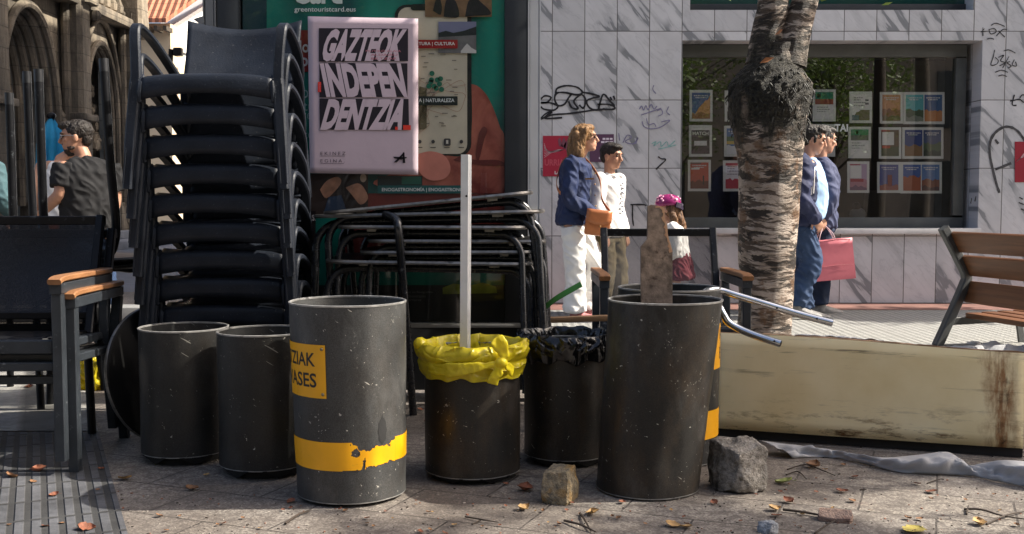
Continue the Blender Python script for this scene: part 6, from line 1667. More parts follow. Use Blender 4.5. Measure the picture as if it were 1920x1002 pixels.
twig([[(1738, 908, 0), (1760, 903, .005), (1770, 902, .002)], [(1612, 920, 0), (1624, 920, .002)]], .0025, 'short dark twig beside the canvas strip')
bm = nb(); rr = random.Random(11)
for k in range(900):
    x, y = rr.uniform(-20, 1940), 1002 - 190 * rr.random() ** 1.3
    if x < 1290 and y < 925 and rr.random() < .7: continue
    g = ground_at(x, y); s = rr.uniform(.0012, .0042)
    box(bm, g + Vector((0, 0, s * .35)), (s * rr.uniform(.8, 2.4), s * rr.uniform(.7, 1.5), s * .7), Matrix.Rotation(rr.uniform(0, 3.1), 3, 'Z'), 0, rr.choice((0, 0, 1, 2)))
o = obj('debris', bm, [M('dark_crumb', (.03, .022, .016), .8), M('reddish_crumb', (.24, .10, .06), .8), M('pale_crumb', (.38, .34, .29), .8)], None, False); o['kind'] = 'stuff'
# ------------------------------------------------------------------ people
def eloft(bm, rings, yaw):
    f = Vector((math.cos(yaw), math.sin(yaw), 0)); l = Vector((-f.y, f.x, 0)); rows = []
    c0, rx, ry = rings[0]; cN, rxN, ryN = rings[-1]
    full = [(c0 - Vector((0, 0, .012)), rx * .7, ry * .7)] + list(rings) + [(cN + Vector((0, 0, .012)), rxN * .7, ryN * .7)]
    pts = smooth_path([c for c, _, _ in full], 3)
    ks = smooth_path([(a, b, 0) for _, a, b in full], 3)
    for c, k in zip(pts, ks):
        rows.append([c + f * math.cos(2 * math.pi * j / 28) * k.x + l * math.sin(2 * math.pi * j / 28) * k.y for j in range(28)])
    vr = quadgrid(bm, rows, True); face(bm, vr[0][::-1]); face(bm, vr[-1])

def hand(bm, w, d, n, k=1.0, curl=.5):
    """palm, four unequal fingers and a thumb; d runs from the wrist to the fingertips, n is where the palm faces"""
    d = d.normalized(); n = (n - d * n.dot(d)).normalized(); s = d.cross(n)
    M3 = Matrix((d, s, n)).transposed()
    ellipsoid(bm, w + d * .045 * k, (.052 * k, .040 * k, .015 * k), M3, 12, 8)
    for i, (o, L) in enumerate(((-.030, .066), (-.010, .076), (.010, .071), (.029, .056))):
        b = w + d * .082 * k + s * o * k; p1 = b + (d * math.cos(curl * .6) + n * math.sin(curl * .6)) * L * .45 * k
        p2 = p1 + (d * math.cos(curl * 1.6) + n * math.sin(curl * 1.6)) * L * .32 * k; p3 = p2 + (d * math.cos(curl * 2.4) + n * math.sin(curl * 2.4)) * L * .26 * k
        tube(bm, [b - d * .02 * k, b, p1, p2, p3], [.0095 * k, .0092 * k, .0085 * k, .0078 * k, .0065 * k], 8, round_caps=True)
    t0 = w + d * .025 * k - s * .030 * k; tube(bm, [t0, t0 + (d * .6 - s * .7 + n * .3).normalized() * .035 * k, t0 + (d * .9 - s * .45 + n * .5).normalized() * .068 * k], [.012 * k, .010 * k, .008 * k], 8, round_caps=True)

class Person:
    def __init__(s, label, X, Y, yaw, skin, k=1.0, group=None):
        s.o = thing('person', label, 'person', (X, Y, 0), group); s.loc = Vector((X, Y, 0)); s.Y = Y; s.yaw = R(yaw); s.k = k; s.skin = skin; s.bm = nb()
    def q(s, px, py, dy=0.0): return P(px, py, s.Y + dy) - s.loc
    def head(s, px, py, dy, yaw, pitch=0, roll=0, sc=1.0):
        k = s.k * sc; c = s.q(px, py, dy); s.hc = c; s.hk = k
        f = Vector((math.cos(R(yaw)) * math.cos(R(pitch)), math.sin(R(yaw)) * math.cos(R(pitch)), math.sin(R(pitch)))); l = Vector((-math.sin(R(yaw)), math.cos(R(yaw)), 0)); u = f.cross(l)
        s.f, s.l, s.u = f, l, u; m = Matrix((f, l, u)).transposed(); s.m = m; bm = s.bm
        E = lambda a, b, c_, r: ellipsoid(bm, c + f * a * k + l * b * k + u * c_ * k, tuple(x * k for x in r), m, 16, 10)
        E(-.008, 0, .022, (.098, .075, .096)); E(.022, 0, -.045, (.070, .060, .072)); E(.058, 0, -.092, (.028, .034, .024)); E(.020, 0, -.08, (.055, .052, .035))
        E(.080, 0, .030, (.018, .052, .012)); E(.083, 0, -.062, (.013, .025, .007)); E(.081, 0, -.074, (.013, .022, .007))
        for b in (-1, 1): E(.066, b * .036, -.02, (.022, .024, .02)); E(-.006, b * .077, -.012, (.020, .010, .033))
        tube(bm, [c + f * .086 * k + u * .018 * k, c + f * .103 * k - u * .012 * k, c + f * .112 * k - u * .030 * k, c + f * .094 * k - u * .040 * k], [.009 * k, .011 * k, .014 * k, .012 * k], 8, round_caps=True)
    def at(s, a, b, c): return s.hc + (s.f * a + s.l * b + s.u * c) * s.hk
    def neck(s, base, r=.054): tube(s.bm, [base - Vector((0, 0, .06)), base, s.at(-.02, 0, -.07), s.at(-.012, 0, -.02)], [r * 1.35 * s.k, r * 1.05 * s.k, r * s.k, r * s.k], 14, round_caps=True)
    def limb(s, pts, rs, bm=None): tube(s.bm if bm is None else bm, smooth_path(pts, 4), rs, 14, round_caps=True)
    def finish(s): s.body = blob('body', s.bm, s.skin, s.o, .0075, smooth_it=2)
    def eyes(s):
        bm = nb()
        for b in (-1, 1): ellipsoid(bm, s.at(.082, b * .034, .006), (.010 * s.hk, .014 * s.hk, .008 * s.hk), s.m, 10, 6)
        obj('eyes', bm, M('dark_eye', (.03, .02, .015), .25, 0, .2, 9, 0), s.body)
        bm = nb()
        for b in (-1, 1): sweep(bm, [s.at(.094, b * .014, .026), s.at(.095, b * .034, .032), s.at(.080, b * .054, .025)], .005 * s.hk, .008 * s.hk, s.u)
        return bm
    def hair(s, parts, mat, vox=.006, fold=.006, name='hair', fs=40):
        bm = nb()
        for p in parts:
            if p[0] == 'E': ellipsoid(bm, s.at(*p[1]), tuple(x * s.hk for x in p[2]), s.m if len(p) < 4 else s.m @ p[3], 16, 10)
            else: tube(bm, smooth_path([s.at(*x) for x in p[1]], 4), [x * s.hk for x in p[2]], 10, round_caps=True)
        return blob(name, bm, mat, s.o, vox, fold, fs, 2, None, fold * .6)
    def glasses(s, mat, lens, shade=False):
        bm = nb()
        for b in (-1, 1):
            ring = [s.at(.100 - .010 * abs(math.cos(a)), b * .034 + .024 * math.cos(a), .004 + .019 * math.sin(a)) for a in [2 * math.pi * i / 16 for i in range(17)]]
            tube(bm, ring, .0022 * s.hk, 6); tube(bm, [s.at(.094, b * .058, .008), s.at(.05, b * .078, .010), s.at(-.01, b * .083, .004)], .0025 * s.hk, 6)
        tube(bm, [s.at(.101, -.012, .006), s.at(.106, 0, .010), s.at(.101, .012, .006)], .0022 * s.hk, 6)
        g = obj('glasses', bm, mat, s.o)
        bm = nb()
        for b in (-1, 1):
            pts = [s.at(.1005 - .010 * abs(math.cos(a)), b * .034 + .023 * math.cos(a), .004 + .018 * math.sin(a)) for a in [2 * math.pi * i / 16 for i in range(16)]]
            slab(bm, pts, s.f * .0015)
        obj('lens', bm, lens, g)
    def shoe(s, ank, yaw, mat, L=.26, name='shoe', pitch=0):
        d = Vector((math.cos(R(yaw)) * math.cos(R(pitch)), math.sin(R(yaw)) * math.cos(R(pitch)), math.sin(R(pitch)))); bm = nb(); k = s.k
        b = Vector((ank.x, ank.y, ank.z - .055 * k)); pts = [b - d * .075 * k, b - d * .05 * k, b + d * .02 * k, b + d * .10 * k, b + d * (L - .09) * k, b + d * (L - .075) * k]
        sweep(bm, [p + Vector((0, 0, z * k)) for p, z in zip(pts, (.0, .0, -.002, -.014, -.026, -.028))], [.045 * k, .068 * k, .074 * k, .088 * k, .074 * k, .04 * k], [.07 * k, .10 * k, .10 * k, .076 * k, .05 * k, .035 * k], Vector((-d.y, d.x, 0)), bev=.7)
        tube(bm, [ank + Vector((0, 0, -.05 * k)), ank + Vector((0, 0, .03 * k))], .047 * k, 12, round_caps=True)
        return blob(name, bm, mat, s.o, .007, 0, 10, 2)

SKIN = M('warm_skin', (.50, .27, .18), .5, 0, .10, 12, .05, 90, .4)
SKIN2 = M('olive_skin', (.40, .21, .135), .5, 0, .12, 12, .05, 90, .4)
DENIM = M('navy_denim', (.015, .026, .075), .75, 0, .35, 10, .3, 260, .3, ((.06, .085, .18), .33, 16))
JEANS = M('blue_jeans', (.030, .055, .115), .8, 0, .35, 7, .3, 240, .3, ((.10, .14, .23), .36, 9))
DKJEANS = M('dark_jeans', (.016, .026, .055), .8, 0, .3, 7, .3, 240, .3)
WHITECLOTH = M('white_cotton', (.72, .71, .69), .85, 0, .05, 6, .2, 200, .3)
BLACKTEE = M('washed_black_cotton', (.011, .011, .012), .85, 0, .3, 5, .2, 200, .3)
def mat_hair(nm, a, b):
    t = NT(nm); g = t.noise(t.map(sc=(130, 130, 16)), scale=1.0, detail=4, rough=.6, dist=.6); l = t.noise(t.map(sc=(30, 30, 7)), scale=1.0, detail=3)
    c = t.mix(t.ramp(g, [(.35, 0.), (.65, 1.)]), a, b); c = t.mix(t.ramp(l, [(.35, .6), (.6, 0.)]), c, tuple(k * .3 for k in a))
    return t.done(t.bsdf(c, .5, 0, t.bump(t.math('ADD', g, l), .8, .008), .3))
HAIRDARK = mat_hair('dark_hair', (.010, .008, .007), (.035, .027, .022))
HAIRBLOND = mat_hair('dark_blond_hair', (.15, .075, .03), (.38, .22, .10))
HAIRBROWN = mat_hair('long_brown_hair', (.085, .042, .02), (.22, .115, .055))
BLACKFRAME = M('black_spectacle_frame', (.015, .013, .012), .3, 0, .1, 9, 0)
CLEAR = mat_glass('spectacle_lens', (.92, .93, .95), .06)
DARKLENS = M('brown_sunglass_lens', (.03, .018, .012), .12, 0, .1, 9, 0)
def legs(s, bm, hipc, L, Rr, rad):
    for (h, kn, an) in (L, Rr): tube(bm, smooth_path([h, h.lerp(kn, .5), kn, kn.lerp(an, .5), an], 4), rad, 18, round_caps=False, caps=True)

# woman in the denim jacket
w = Person('woman in navy denim jacket and white trousers walking with an orange-brown bag', P(1088, 400, 9).x, 9.0, 0, SKIN, .97)
w.head(1097, 260, 0, -8, 6); nbp = w.q(1083, 299, 0); w.neck(nbp)
hip, chest = w.q(1078, 415, 0), w.q(1080, 318, 0)
shR, elR, wrR = w.q(1074, 308, -.17), w.q(1070, 372, -.23), w.q(1108, 398, -.20)
shL, elL, wrL = w.q(1078, 308, .17), w.q(1082, 372, .22), w.q(1112, 400, .16)
hR, kR, aR = w.q(1074, 425, -.085), w.q(1079, 505, -.10), w.q(1078, 580, -.10)
hL, kL, aL = w.q(1084, 425, .085), w.q(1117, 500, .08), w.q(1097, 577, .07)
T = [(hip, .11, .16), (w.q(1078, 370, 0), .095, .13), (chest, .115, .165), (w.q(1080, 302, 0), .07, .13)]
eloft(w.bm, T, 0)
for a, b, c in ((shR, elR, wrR), (shL, elL, wrL)): w.limb([a, b, c], [.05, .042, .028])
hand(w.bm, wrR, wrR - elR + Vector((.1, 0, -.06)), Vector((0, .5, -1)), .95, .7)
hand(w.bm, wrL, wrL - elL + Vector((.1, 0, -.06)), Vector((0, -.5, -1)), .95, .7)
for a, b, c in ((hR, kR, aR), (hL, kL, aL)): w.limb([a, b, c, c - Vector((0, 0, .03))], [.08, .055, .035, .035])
w.finish(); w.glasses(M('tortoise_frame', (.05, .022, .012), .3, 0, .2, 9, 0), DARKLENS)
w.hair([('E', (-.022, 0, .032), (.106, .090, .098)), ('E', (.03, 0, .085), (.06, .070, .036)),
        ('T', [(-.06, -.062, .03), (-.055, -.078, -.06), (-.060, -.080, -.14), (-.075, -.078, -.215)], [.045, .046, .044, .02]), ('T', [(-.06, .062, .03), (-.055, .078, -.06), (-.06, .08, -.14), (-.07, .078, -.2)], [.045, .046, .044, .02]),
        ('T', [(-.085, 0, .03), (-.10, -.02, -.07), (-.11, -.03, -.16), (-.125, -.03, -.225)], [.055, .062, .058, .025]), ('T', [(.02, -.078, .07), (-.01, -.086, .0), (-.02, -.084, -.09)], [.025, .026, .018])], HAIRBLOND, .0055, .006)
bm = nb()
eloft(bm, [(w.q(1074, 420, 0), .138, .19), (w.q(1074, 405, 0), .138, .185), (w.q(1077, 365, 0), .122, .165), (chest + Vector((-.002, 0, 0)), .128, .18), (w.q(1078, 303, 0), .092, .145), (w.q(1083, 296, 0), .065, .075)], 0)
for a, b, c in ((shR, elR, wrR), (shL, elL, wrL)): tube(bm, smooth_path([a + Vector((-.01, 0, .0)), a.lerp(b, .5) + Vector((-.015, 0, 0)), b + Vector((-.01, 0, -.01)), b.lerp(c, .6), c], 4), [.068, .063, .058, .052, .045], 16, round_caps=True)
tube(bm, [w.q(1077, 299, -.05), w.q(1094, 303, -.06)], [.02, .014], 8, round_caps=True); tube(bm, [w.q(1077, 299, .05), w.q(1094, 303, .06)], [.02, .014], 8, round_caps=True)
jk = blob('denim_jacket', bm, DENIM, w.o, .0075, .010, 10, 2, None, .013)
bm = nb()
for z, x in ((1.21, .118), (1.12, .116), (1.03, .118), (.94, .124)): ellipsoid(bm, Vector((x, -.075, z)), (.006, .007, .007), None, 8, 6)
box(bm, (.065, -.168, 1.165), (.075, .01, .012)); obj('button', bm, M('brass_button', (.35, .2, .08), .35, .8), jk)
bm = nb()
eloft(bm, [(w.q(1079, 436, 0), .112, .165), (hip, .108, .16), (w.q(1078, 396, 0), .105, .15)], 0)
legs(w, bm, hip, (hR, kR, aR - Vector((0, 0, .02))), (hL, kL, aL), [.098, .088, .078, .082, .096])
blob('trousers', bm, WHITECLOTH, w.o, .008, .009, 9, 2, None, .013)
PINKSHOE = M('dusty_pink_shoe', (.42, .15, .15), .6); w.shoe(aR + Vector((.03, 0, -.015)), 0, PINKSHOE); w.shoe(aL + Vector((.03, 0, -.02)), 0, PINKSHOE)
# her shoulder bag
hb = thing('shoulder_bag', 'orange-brown leather shoulder bag on the hip of the denim-jacket woman', 'bag', P(1122, 440, 8.78), world_parts=True)
LEATHER = M('orange_brown_leather', (.40, .135, .045), .45, 0, .2, 12, .2, 90)
bm = nb(); c = P(1121, 418, 8.76); box(bm, c, (.205, .075, .215), Matrix.Rotation(R(7), 3, 'Y'), .02); obj('pouch', bm, LEATHER, hb)
bm = nb(); rows = [[c + Matrix.Rotation(R(7), 3, 'Y') @ Vector((u * .105, -.043 - .004 * math.cos(u * 1.5), .108 - v * .13 * (1 - .25 * u * u))) for u in (-1, -.6, -.2, .2, .6, 1)] for v in (0, .25, .5, .75, 1)]
quadgrid(bm, rows); f = obj('flap', bm, LEATHER, hb); m = f.modifiers.new('thick', 'SOLIDIFY'); m.thickness = .004
lw = w.loc
bm = nb(); sweep(bm, smooth_path([c + Vector((-.10, .0, .10)), lw + Vector((-.10, -.19, .98)), lw + Vector((-.195, -.12, 1.08)), lw + Vector((-.19, .02, 1.20)), lw + Vector((-.12, .12, 1.34)), lw + Vector((.02, .12, 1.36)), lw + Vector((.155, .0, 1.18)), lw + Vector((.17, -.14, 1.0)), c + Vector((.10, .0, .09))], 6), .022, .005, (0, 0, 1)); obj('strap', bm, LEATHER, hb)
bm = nb(); ellipsoid(bm, c + Vector((.015, -.05, -.03)), (.008, .004, .008), None, 8, 6); obj('clasp', bm, M('brass_button', (.35, .2, .08), .35, .8), hb)

# boy in the white jacket
b = Person('boy in white jacket and olive trousers walking beside the denim-jacket woman', P(1143, 400, 9.3).x, 9.3, -38, SKIN2, .90)
b.head(1147, 293, 0, -38, -6, 0, 1.06); nbp = b.q(1143, 326, 0); b.neck(nbp, .05)
hip = b.q(1141, 430, 0); c_ = b.q(1142, 348, 0); fy = R(-38); sdv = Vector((-math.sin(fy), math.cos(fy), 0)); fwd = Vector((math.cos(fy), math.sin(fy), 0))
shR, shL = b.q(1142, 338, 0) - sdv * .15, b.q(1142, 338, 0) + sdv * .15
elR, elL = shR + Vector((-.02, -.05, -.25)), shL + Vector((0, .04, -.25)); wrR, wrL = elR + fwd * .08 + Vector((0, 0, -.21)), elL + fwd * .08 + Vector((0, 0, -.21))
hR, hL = hip - sdv * .075 + Vector((0, 0, -.03)), hip + sdv * .075 + Vector((0, 0, -.03)); kR, kL = hR + fwd * .02 + Vector((0, 0, -.36)), hL + fwd * .06 + Vector((0, 0, -.36)); aR, aL = Vector((kR.x - .03, kR.y, .09)), Vector((kL.x, kL.y, .09))
eloft(b.bm, [(hip, .09, .13), (b.q(1141, 390, 0), .085, .12), (c_, .095, .14), (b.q(1142, 334, 0), .06, .12)], fy)
for x, y, z in ((shR, elR, wrR), (shL, elL, wrL)): b.limb([x, y, z], [.042, .035, .025]); hand(b.bm, z, z - y, -fwd, .85, .4)
for x, y, z in ((hR, kR, aR), (hL, kL, aL)): b.limb([x, y, z, z - Vector((0, 0, .03))], [.07, .05, .032, .032])
b.finish(); br_ = b.eyes(); obj('eyebrows', br_, HAIRDARK, b.o)
b.hair([('E', (-.020, 0, .042), (.104, .083, .086)), ('E', (.035, 0, .085), (.062, .066, .030)), ('E', (-.055, 0, -.01), (.058, .070, .06))], HAIRDARK, .005, .004)
bm = nb()
eloft(bm, [(b.q(1141, 442, 0), .125, .165), (b.q(1141, 420, 0), .125, .162), (b.q(1141, 385, 0), .12, .155), (c_, .125, .168), (b.q(1142, 335, 0), .09, .135), (b.q(1143, 329, 0), .06, .065)], fy)
for x, y, z in ((shR, elR, wrR), (shL, elL, wrL)): tube(bm, smooth_path([x, x.lerp(y, .5), y, y.lerp(z, .6), z], 4), [.066, .062, .058, .052, .046], 16, round_caps=True)
for sg in (-1, 1): tube(bm, [b.q(1143, 328, 0) + sdv * sg * .045, b.q(1143, 332, 0) + fwd * .09 + sdv * sg * .05], [.018, .012], 8, round_caps=True)
jk = blob('white_jacket', bm, WHITECLOTH, b.o, .008, .004, 10, 3, None, .005)
bm = nb()
for i in range(7): 
    p = c_ + fwd * .131 + Vector((0, 0, .02 - i * .04)); sweep(bm, [p + sdv * -.008 + fwd * .004, p + sdv * .022 + fwd * .003 + Vector((0, 0, rnd.uniform(-.018, .018)))], .006, .012, (0, 0, 1))
obj('chest_print', bm, ink(50, 55, 90), jk)
bm = nb()
bm.free()
bm = nb(); eloft(bm, [(b.q(1141, 452, 0), .105, .145), (hip, .10, .14), (b.q(1141, 415, 0), .09, .125)], fy); legs(b, bm, hip, (hR, kR, aR + Vector((0, 0, .01))), (hL, kL, aL + Vector((0, 0, .01))), [.092, .088, .080, .074, .066])
blob('trousers', bm, M('olive_cargo_cloth', (.125, .095, .045), .85, 0, .25, 8, .3, 200), b.o, .009, .008, 10, 3, None, .009)
WSHOE = M('pale_trainer', (.5, .48, .45), .6); b.shoe(aR, -38, WSHOE, .24); b.shoe(aL, -38, WSHOE, .24)

# child with the helmet
g_ = Person('small child in a white top and purple cycle helmet', P(1256, 400, 8.7).x, 8.7, 165, SKIN, .66)
g_.head(1251, 392, 0, 160, -4, 0, 1.28); g_.neck(g_.q(1258, 418, 0), .05)
fy = R(165); fwd = Vector((math.cos(fy), math.sin(fy), 0)); sdv = Vector((-fwd.y, fwd.x, 0)); c_ = g_.q(1264, 436, 0); hip = g_.q(1270, 482, 0)
sh1, sh2 = c_ + sdv * .11 + Vector((0, 0, .03)), c_ - sdv * .11 + Vector((0, 0, .03)); el1, el2 = sh1 + Vector((.02, -.02, -.16)), sh2 + Vector((.02, .02, -.16)); wr1, wr2 = el1 + fwd * .1 + Vector((0, 0, -.09)), el2 + fwd * .1 + Vector((0, 0, -.09))
eloft(g_.bm, [(hip, .075, .10), (c_.lerp(hip, .5), .07, .095), (c_, .075, .105), (c_ + Vector((0, 0, .05)), .05, .08)], fy)
for x, y, z in ((sh1, el1, wr1), (sh2, el2, wr2)): g_.limb([x, y, z], [.035, .03, .02]); hand(g_.bm, z, z - y, -sdv, .66, .4)
h1, h2 = hip + sdv * .05, hip - sdv * .05
for h in (h1, h2): g_.limb([h, Vector((h.x - .02, h.y, .28)), Vector((h.x + .02, h.y, .07)), Vector((h.x + .02, h.y, .05))], [.058, .042, .03, .03])
g_.finish(); obj('eyebrows', g_.eyes(), HAIRBROWN, g_.o)
g_.hair([('E', (-.03, 0, .0), (.09, .082, .095)), ('T', [(-.075, -.03, -.02), (-.10, -.03, -.11), (-.125, -.035, -.22), (-.15, -.03, -.33)], [.05, .055, .05, .018]), ('T', [(-.05, .06, -.03), (-.075, .068, -.11), (-.10, .06, -.22)], [.035, .035, .015])], HAIRBROWN, .0055, .006)
bm = nb(); ellipsoid(bm, g_.at(-.008, 0, .055), (.128 * g_.hk, .104 * g_.hk, .088 * g_.hk), g_.m, 24, 14)
for v in list(bm.verts):
    if (v.co - g_.at(0, 0, .030)).dot(g_.u) < 0: v.co -= g_.u * (v.co - g_.at(0, 0, .030)).dot(g_.u)
hm = obj('helmet', bm, M('purple_pink_helmet', (.25, .015, .115), .25, 0, .15, 9, 0), g_.o, True, 60)
bm = nb()
for k in range(16):
    a, e = rnd.uniform(0, 6.28), rnd.uniform(.2, 1.2); d = Vector((math.cos(a) * math.cos(e) * .129, math.sin(a) * math.cos(e) * .105, math.sin(e) * .089)) * g_.hk
    ellipsoid(bm, g_.at(-.008, 0, .055) + g_.m @ d, (.011 * g_.hk,) * 3, None, 8, 6)
obj('printed_dot', bm, ink(240, 170, 200), hm)
bm = nb(); sweep(bm, smooth_path([g_.at(-.10, -.07, .035), g_.at(-.135, -.03, .02), g_.at(-.14, .0, .0), g_.at(-.13, .04, .02), g_.at(-.10, .07, .035)], 4), .05 * g_.hk, .025 * g_.hk, g_.u); obj('rear_band', bm, ink(40, 30, 50), hm)
bm = nb(); eloft(bm, [(hip + Vector((0, 0, .0)), .105, .13), (c_.lerp(hip, .5), .10, .12), (c_, .10, .13), (c_ + Vector((0, 0, .055)), .06, .09)], fy)
for x, y, z in ((sh1, el1, wr1), (sh2, el2, wr2)): tube(bm, smooth_path([x, y, z], 4), [.055, .05, .04], 14, round_caps=True)
blob('white_top', bm, WHITECLOTH, g_.o, .007, .007, 14, 3, None, .006)
bm = nb(); eloft(bm, [(Vector((hip.x, hip.y, .36)), .15, .175), (Vector((hip.x, hip.y, .44)), .125, .15), (hip + Vector((0, 0, .03)), .095, .115)], fy); blob('skirt', bm, M('dark_red_cloth', (.14, .015, .025), .85, 0, .2, 9, .2), g_.o, .007, .012, 16, 2, None, .01)
for h in (h1, h2): g_.shoe(Vector((h.x + .02, h.y, .065)), 165, WSHOE, .24)

# two men by the shop window
m1 = Person('man in navy hooded top over pale blue shirt walking out from behind the birch', P(1506, 400, 8.9).x, 8.9, -6, SKIN, 1.0)
m1.head(1525, 262, 0, -10, -14); m1.neck(m1.q(1514, 296, 0)); c_ = m1.q(1513, 330, 0); hip = m1.q(1502, 415, 0)
sR, sL = m1.q(1508, 312, -.19), m1.q(1512, 312, .19); eR, eL = m1.q(1500, 370, -.26), m1.q(1506, 372, .25); wR, wL = m1.q(1527, 408, -.22), m1.q(1525, 410, .2)
hR, kR, aR = m1.q(1500, 425, -.09), m1.q(1520, 492, -.1), m1.q(1494, 572, -.1); hL, kL, aL = m1.q(1504, 425, .09), m1.q(1496, 500, .1), m1.q(1510, 578, .1)
eloft(m1.bm, [(hip, .12, .17), (m1.q(1508, 380, 0), .14, .165), (c_, .13, .18), (m1.q(1512, 305, 0), .075, .15)], 0)
for x, y, z in ((sR, eR, wR), (sL, eL, wL)): m1.limb([x, y, z], [.052, .044, .03]); hand(m1.bm, z, z - y + Vector((.02, 0, -.05)), Vector((-.2, .6, 0)), 1, .6)
for x, y, z in ((hR, kR, aR), (hL, kL, aL)): m1.limb([x, y, z, z - Vector((0, 0, .03))], [.085, .06, .038, .038])
m1.finish(); obj('eyebrows', m1.eyes(), HAIRDARK, m1.o)
m1.hair([('E', (-.024, 0, .036), (.102, .082, .088)), ('E', (.03, 0, .086), (.060, .066, .030)), ('E', (-.06, 0, -.02), (.052, .068, .06)), ('T', [(.01, -.076, .02), (.008, -.079, -.02)], [.012, .008])], HAIRDARK, .005, .006)
bm = nb(); eloft(bm, [(m1.q(1506, 408, 0), .165, .195), (m1.q(1511, 380, 0), .175, .19), (m1.q(1515, 345, 0), .155, .19), (m1.q(1514, 312, 0), .105, .155), (m1.q(1515, 299, 0), .065, .07)], 0)
for sg in (-1, 1): tube(bm, [m1.q(1512, 298, sg * .05), m1.q(1528, 303, sg * .045)], [.018, .014], 8, round_caps=True)
blob('blue_shirt', bm, M('pale_blue_cotton', (.33, .50, .74), .8, 0, .08, 6, .2, 200), m1.o, .008, .007, 9, 3, None, .007)
bm = nb(); back = -.045
eloft(bm, [(m1.q(1494, 420, 0), .150, .215), (m1.q(1497, 385, 0), .150, .212), (m1.q(1502, 340, 0), .140, .215), (m1.q(1506, 308, 0), .10, .17), (m1.q(1507, 300, 0), .08, .10)], 0)
for x, y, z in ((sR, eR, wR), (sL, eL, wL)): tube(bm, smooth_path([x + Vector((-.01, 0, 0)), x.lerp(y, .5), y, y.lerp(z, .6), z], 4), [.082, .078, .072, .064, .054], 16, round_caps=True)
ellipsoid(bm, m1.q(1498, 302, 0), (.075, .13, .06))
hd = blob('hooded_top', bm, M('navy_jersey', (.020, .027, .075), .8, 0, .2, 6, .2, 220), m1.o, .0075, .010, 10, 2, None, .013)
bm = nb()
for (a, c2) in (((1527, 306), (1538, 400)), ((1531, 303), (1541, 392))): tube(bm, smooth_path([m1.q(a[0] - 8, a[1], -.12), m1.q(a[0] - 4, a[1] + 18, -.215), m1.q(a[0] - 6, a[1] + 60, -.225)], 4), .006, 6)
obj('drawstring', bm, ink(225, 222, 218), hd)
bm = nb(); eloft(bm, [(m1.q(1502, 432, 0), .135, .185), (hip, .13, .18), (m1.q(1504, 398, 0), .12, .165)], 0); legs(m1, bm, hip, (hR, kR, aR), (hL, kL, aL), [.108, .098, .084, .076, .072])
blob('jeans', bm, JEANS, m1.o, .008, .010, 11, 2, None, .015)
GSHOE = M('grey_trainer', (.22, .21, .20), .6, 0, .3, 20); m1.shoe(aR + Vector((0, 0, -.0)), -5, GSHOE, .28, pitch=-6); m1.shoe(aL, -5, GSHOE, .28)

m2 = Person('man in plain navy sweater and dark jeans carrying a pink bag', P(1546, 400, 9.4).x, 9.4, 8, SKIN, 1.0)
m2.head(1546, 262, 0, 10, -8); m2.neck(m2.q(1538, 296, 0)); c_ = m2.q(1540, 330, 0); hip = m2.q(1537, 420, 0)
sR, sL = m2.q(1545, 316, -.19), m2.q(1541, 316, .19); eR, eL = m2.q(1557, 368, -.24), m2.q(1537, 372, .25); wR, wL = m2.q(1546, 408, -.20), m2.q(1542, 412, .22)
hR, kR, aR = m2.q(1538, 425, -.09), m2.q(1542, 500, -.1), m2.q(1538, 570, -.1); hL, kL, aL = m2.q(1540, 425, .09), m2.q(1533, 500, .1), m2.q(1527, 572, .12)
eloft(m2.bm, [(hip, .11, .16), (m2.q(1539, 380, 0), .11, .15), (c_, .12, .175), (m2.q(1539, 306, 0), .07, .14)], 0)
for x, y, z in ((sR, eR, wR), (sL, eL, wL)): m2.limb([x, y, z], [.05, .042, .03])
hand(m2.bm, wR, Vector((-.05, 0, -1)), Vector((-.7, .7, 0)), 1.05, .75); hand(m2.bm, wL, Vector((0, 0, -1)), Vector((-.5, -.6, 0)), 1, .5)
for x, y, z in ((hR, kR, aR), (hL, kL, aL)): m2.limb([x, y, z, z - Vector((0, 0, .03))], [.08, .06, .038, .038])
m2.finish(); obj('eyebrows', m2.eyes(), HAIRDARK, m2.o)
m2.hair([('E', (-.024, 0, .036), (.102, .082, .088)), ('E', (.03, 0, .086), (.060, .066, .030)), ('E', (-.06, 0, -.02), (.052, .068, .06))], mat_hair('greying_hair', (.02, .018, .017), (.14, .13, .12)), .005, .006)
bm = nb(); eloft(bm, [(m2.q(1538, 425, 0), .130, .185), (m2.q(1540, 385, 0), .132, .18), (m2.q(1543, 340, 0), .135, .19), (m2.q(1541, 310, 0), .10, .16), (m2.q(1539, 300, 0), .07, .08)], 0)
for x, y, z in ((sR, eR, wR), (sL, eL, wL)): tube(bm, smooth_path([x + Vector((-.01, 0, 0)), x.lerp(y, .5), y, y.lerp(z, .6), z.lerp(y, .1)], 4), [.074, .068, .062, .055, .046], 16, round_caps=True)
blob('sweater', bm, M('navy_wool', (.050, .060, .120), .85, 0, .15, 6, .2, 220), m2.o, .0075, .009, 10, 2, None, .012)
bm = nb(); eloft(bm, [(m2.q(1538, 434, 0), .12, .175), (hip, .118, .17), (m2.q(1539, 400, 0), .11, .16)], 0); legs(m2, bm, hip, (hR, kR, aR), (hL, kL, aL), [.098, .086, .076, .072, .07])
blob('jeans', bm, DKJEANS, m2.o, .009, .008, 9, 3, None, .010)
m2.shoe(aR, 5, GSHOE, .28); m2.shoe(aL, 5, GSHOE, .28)
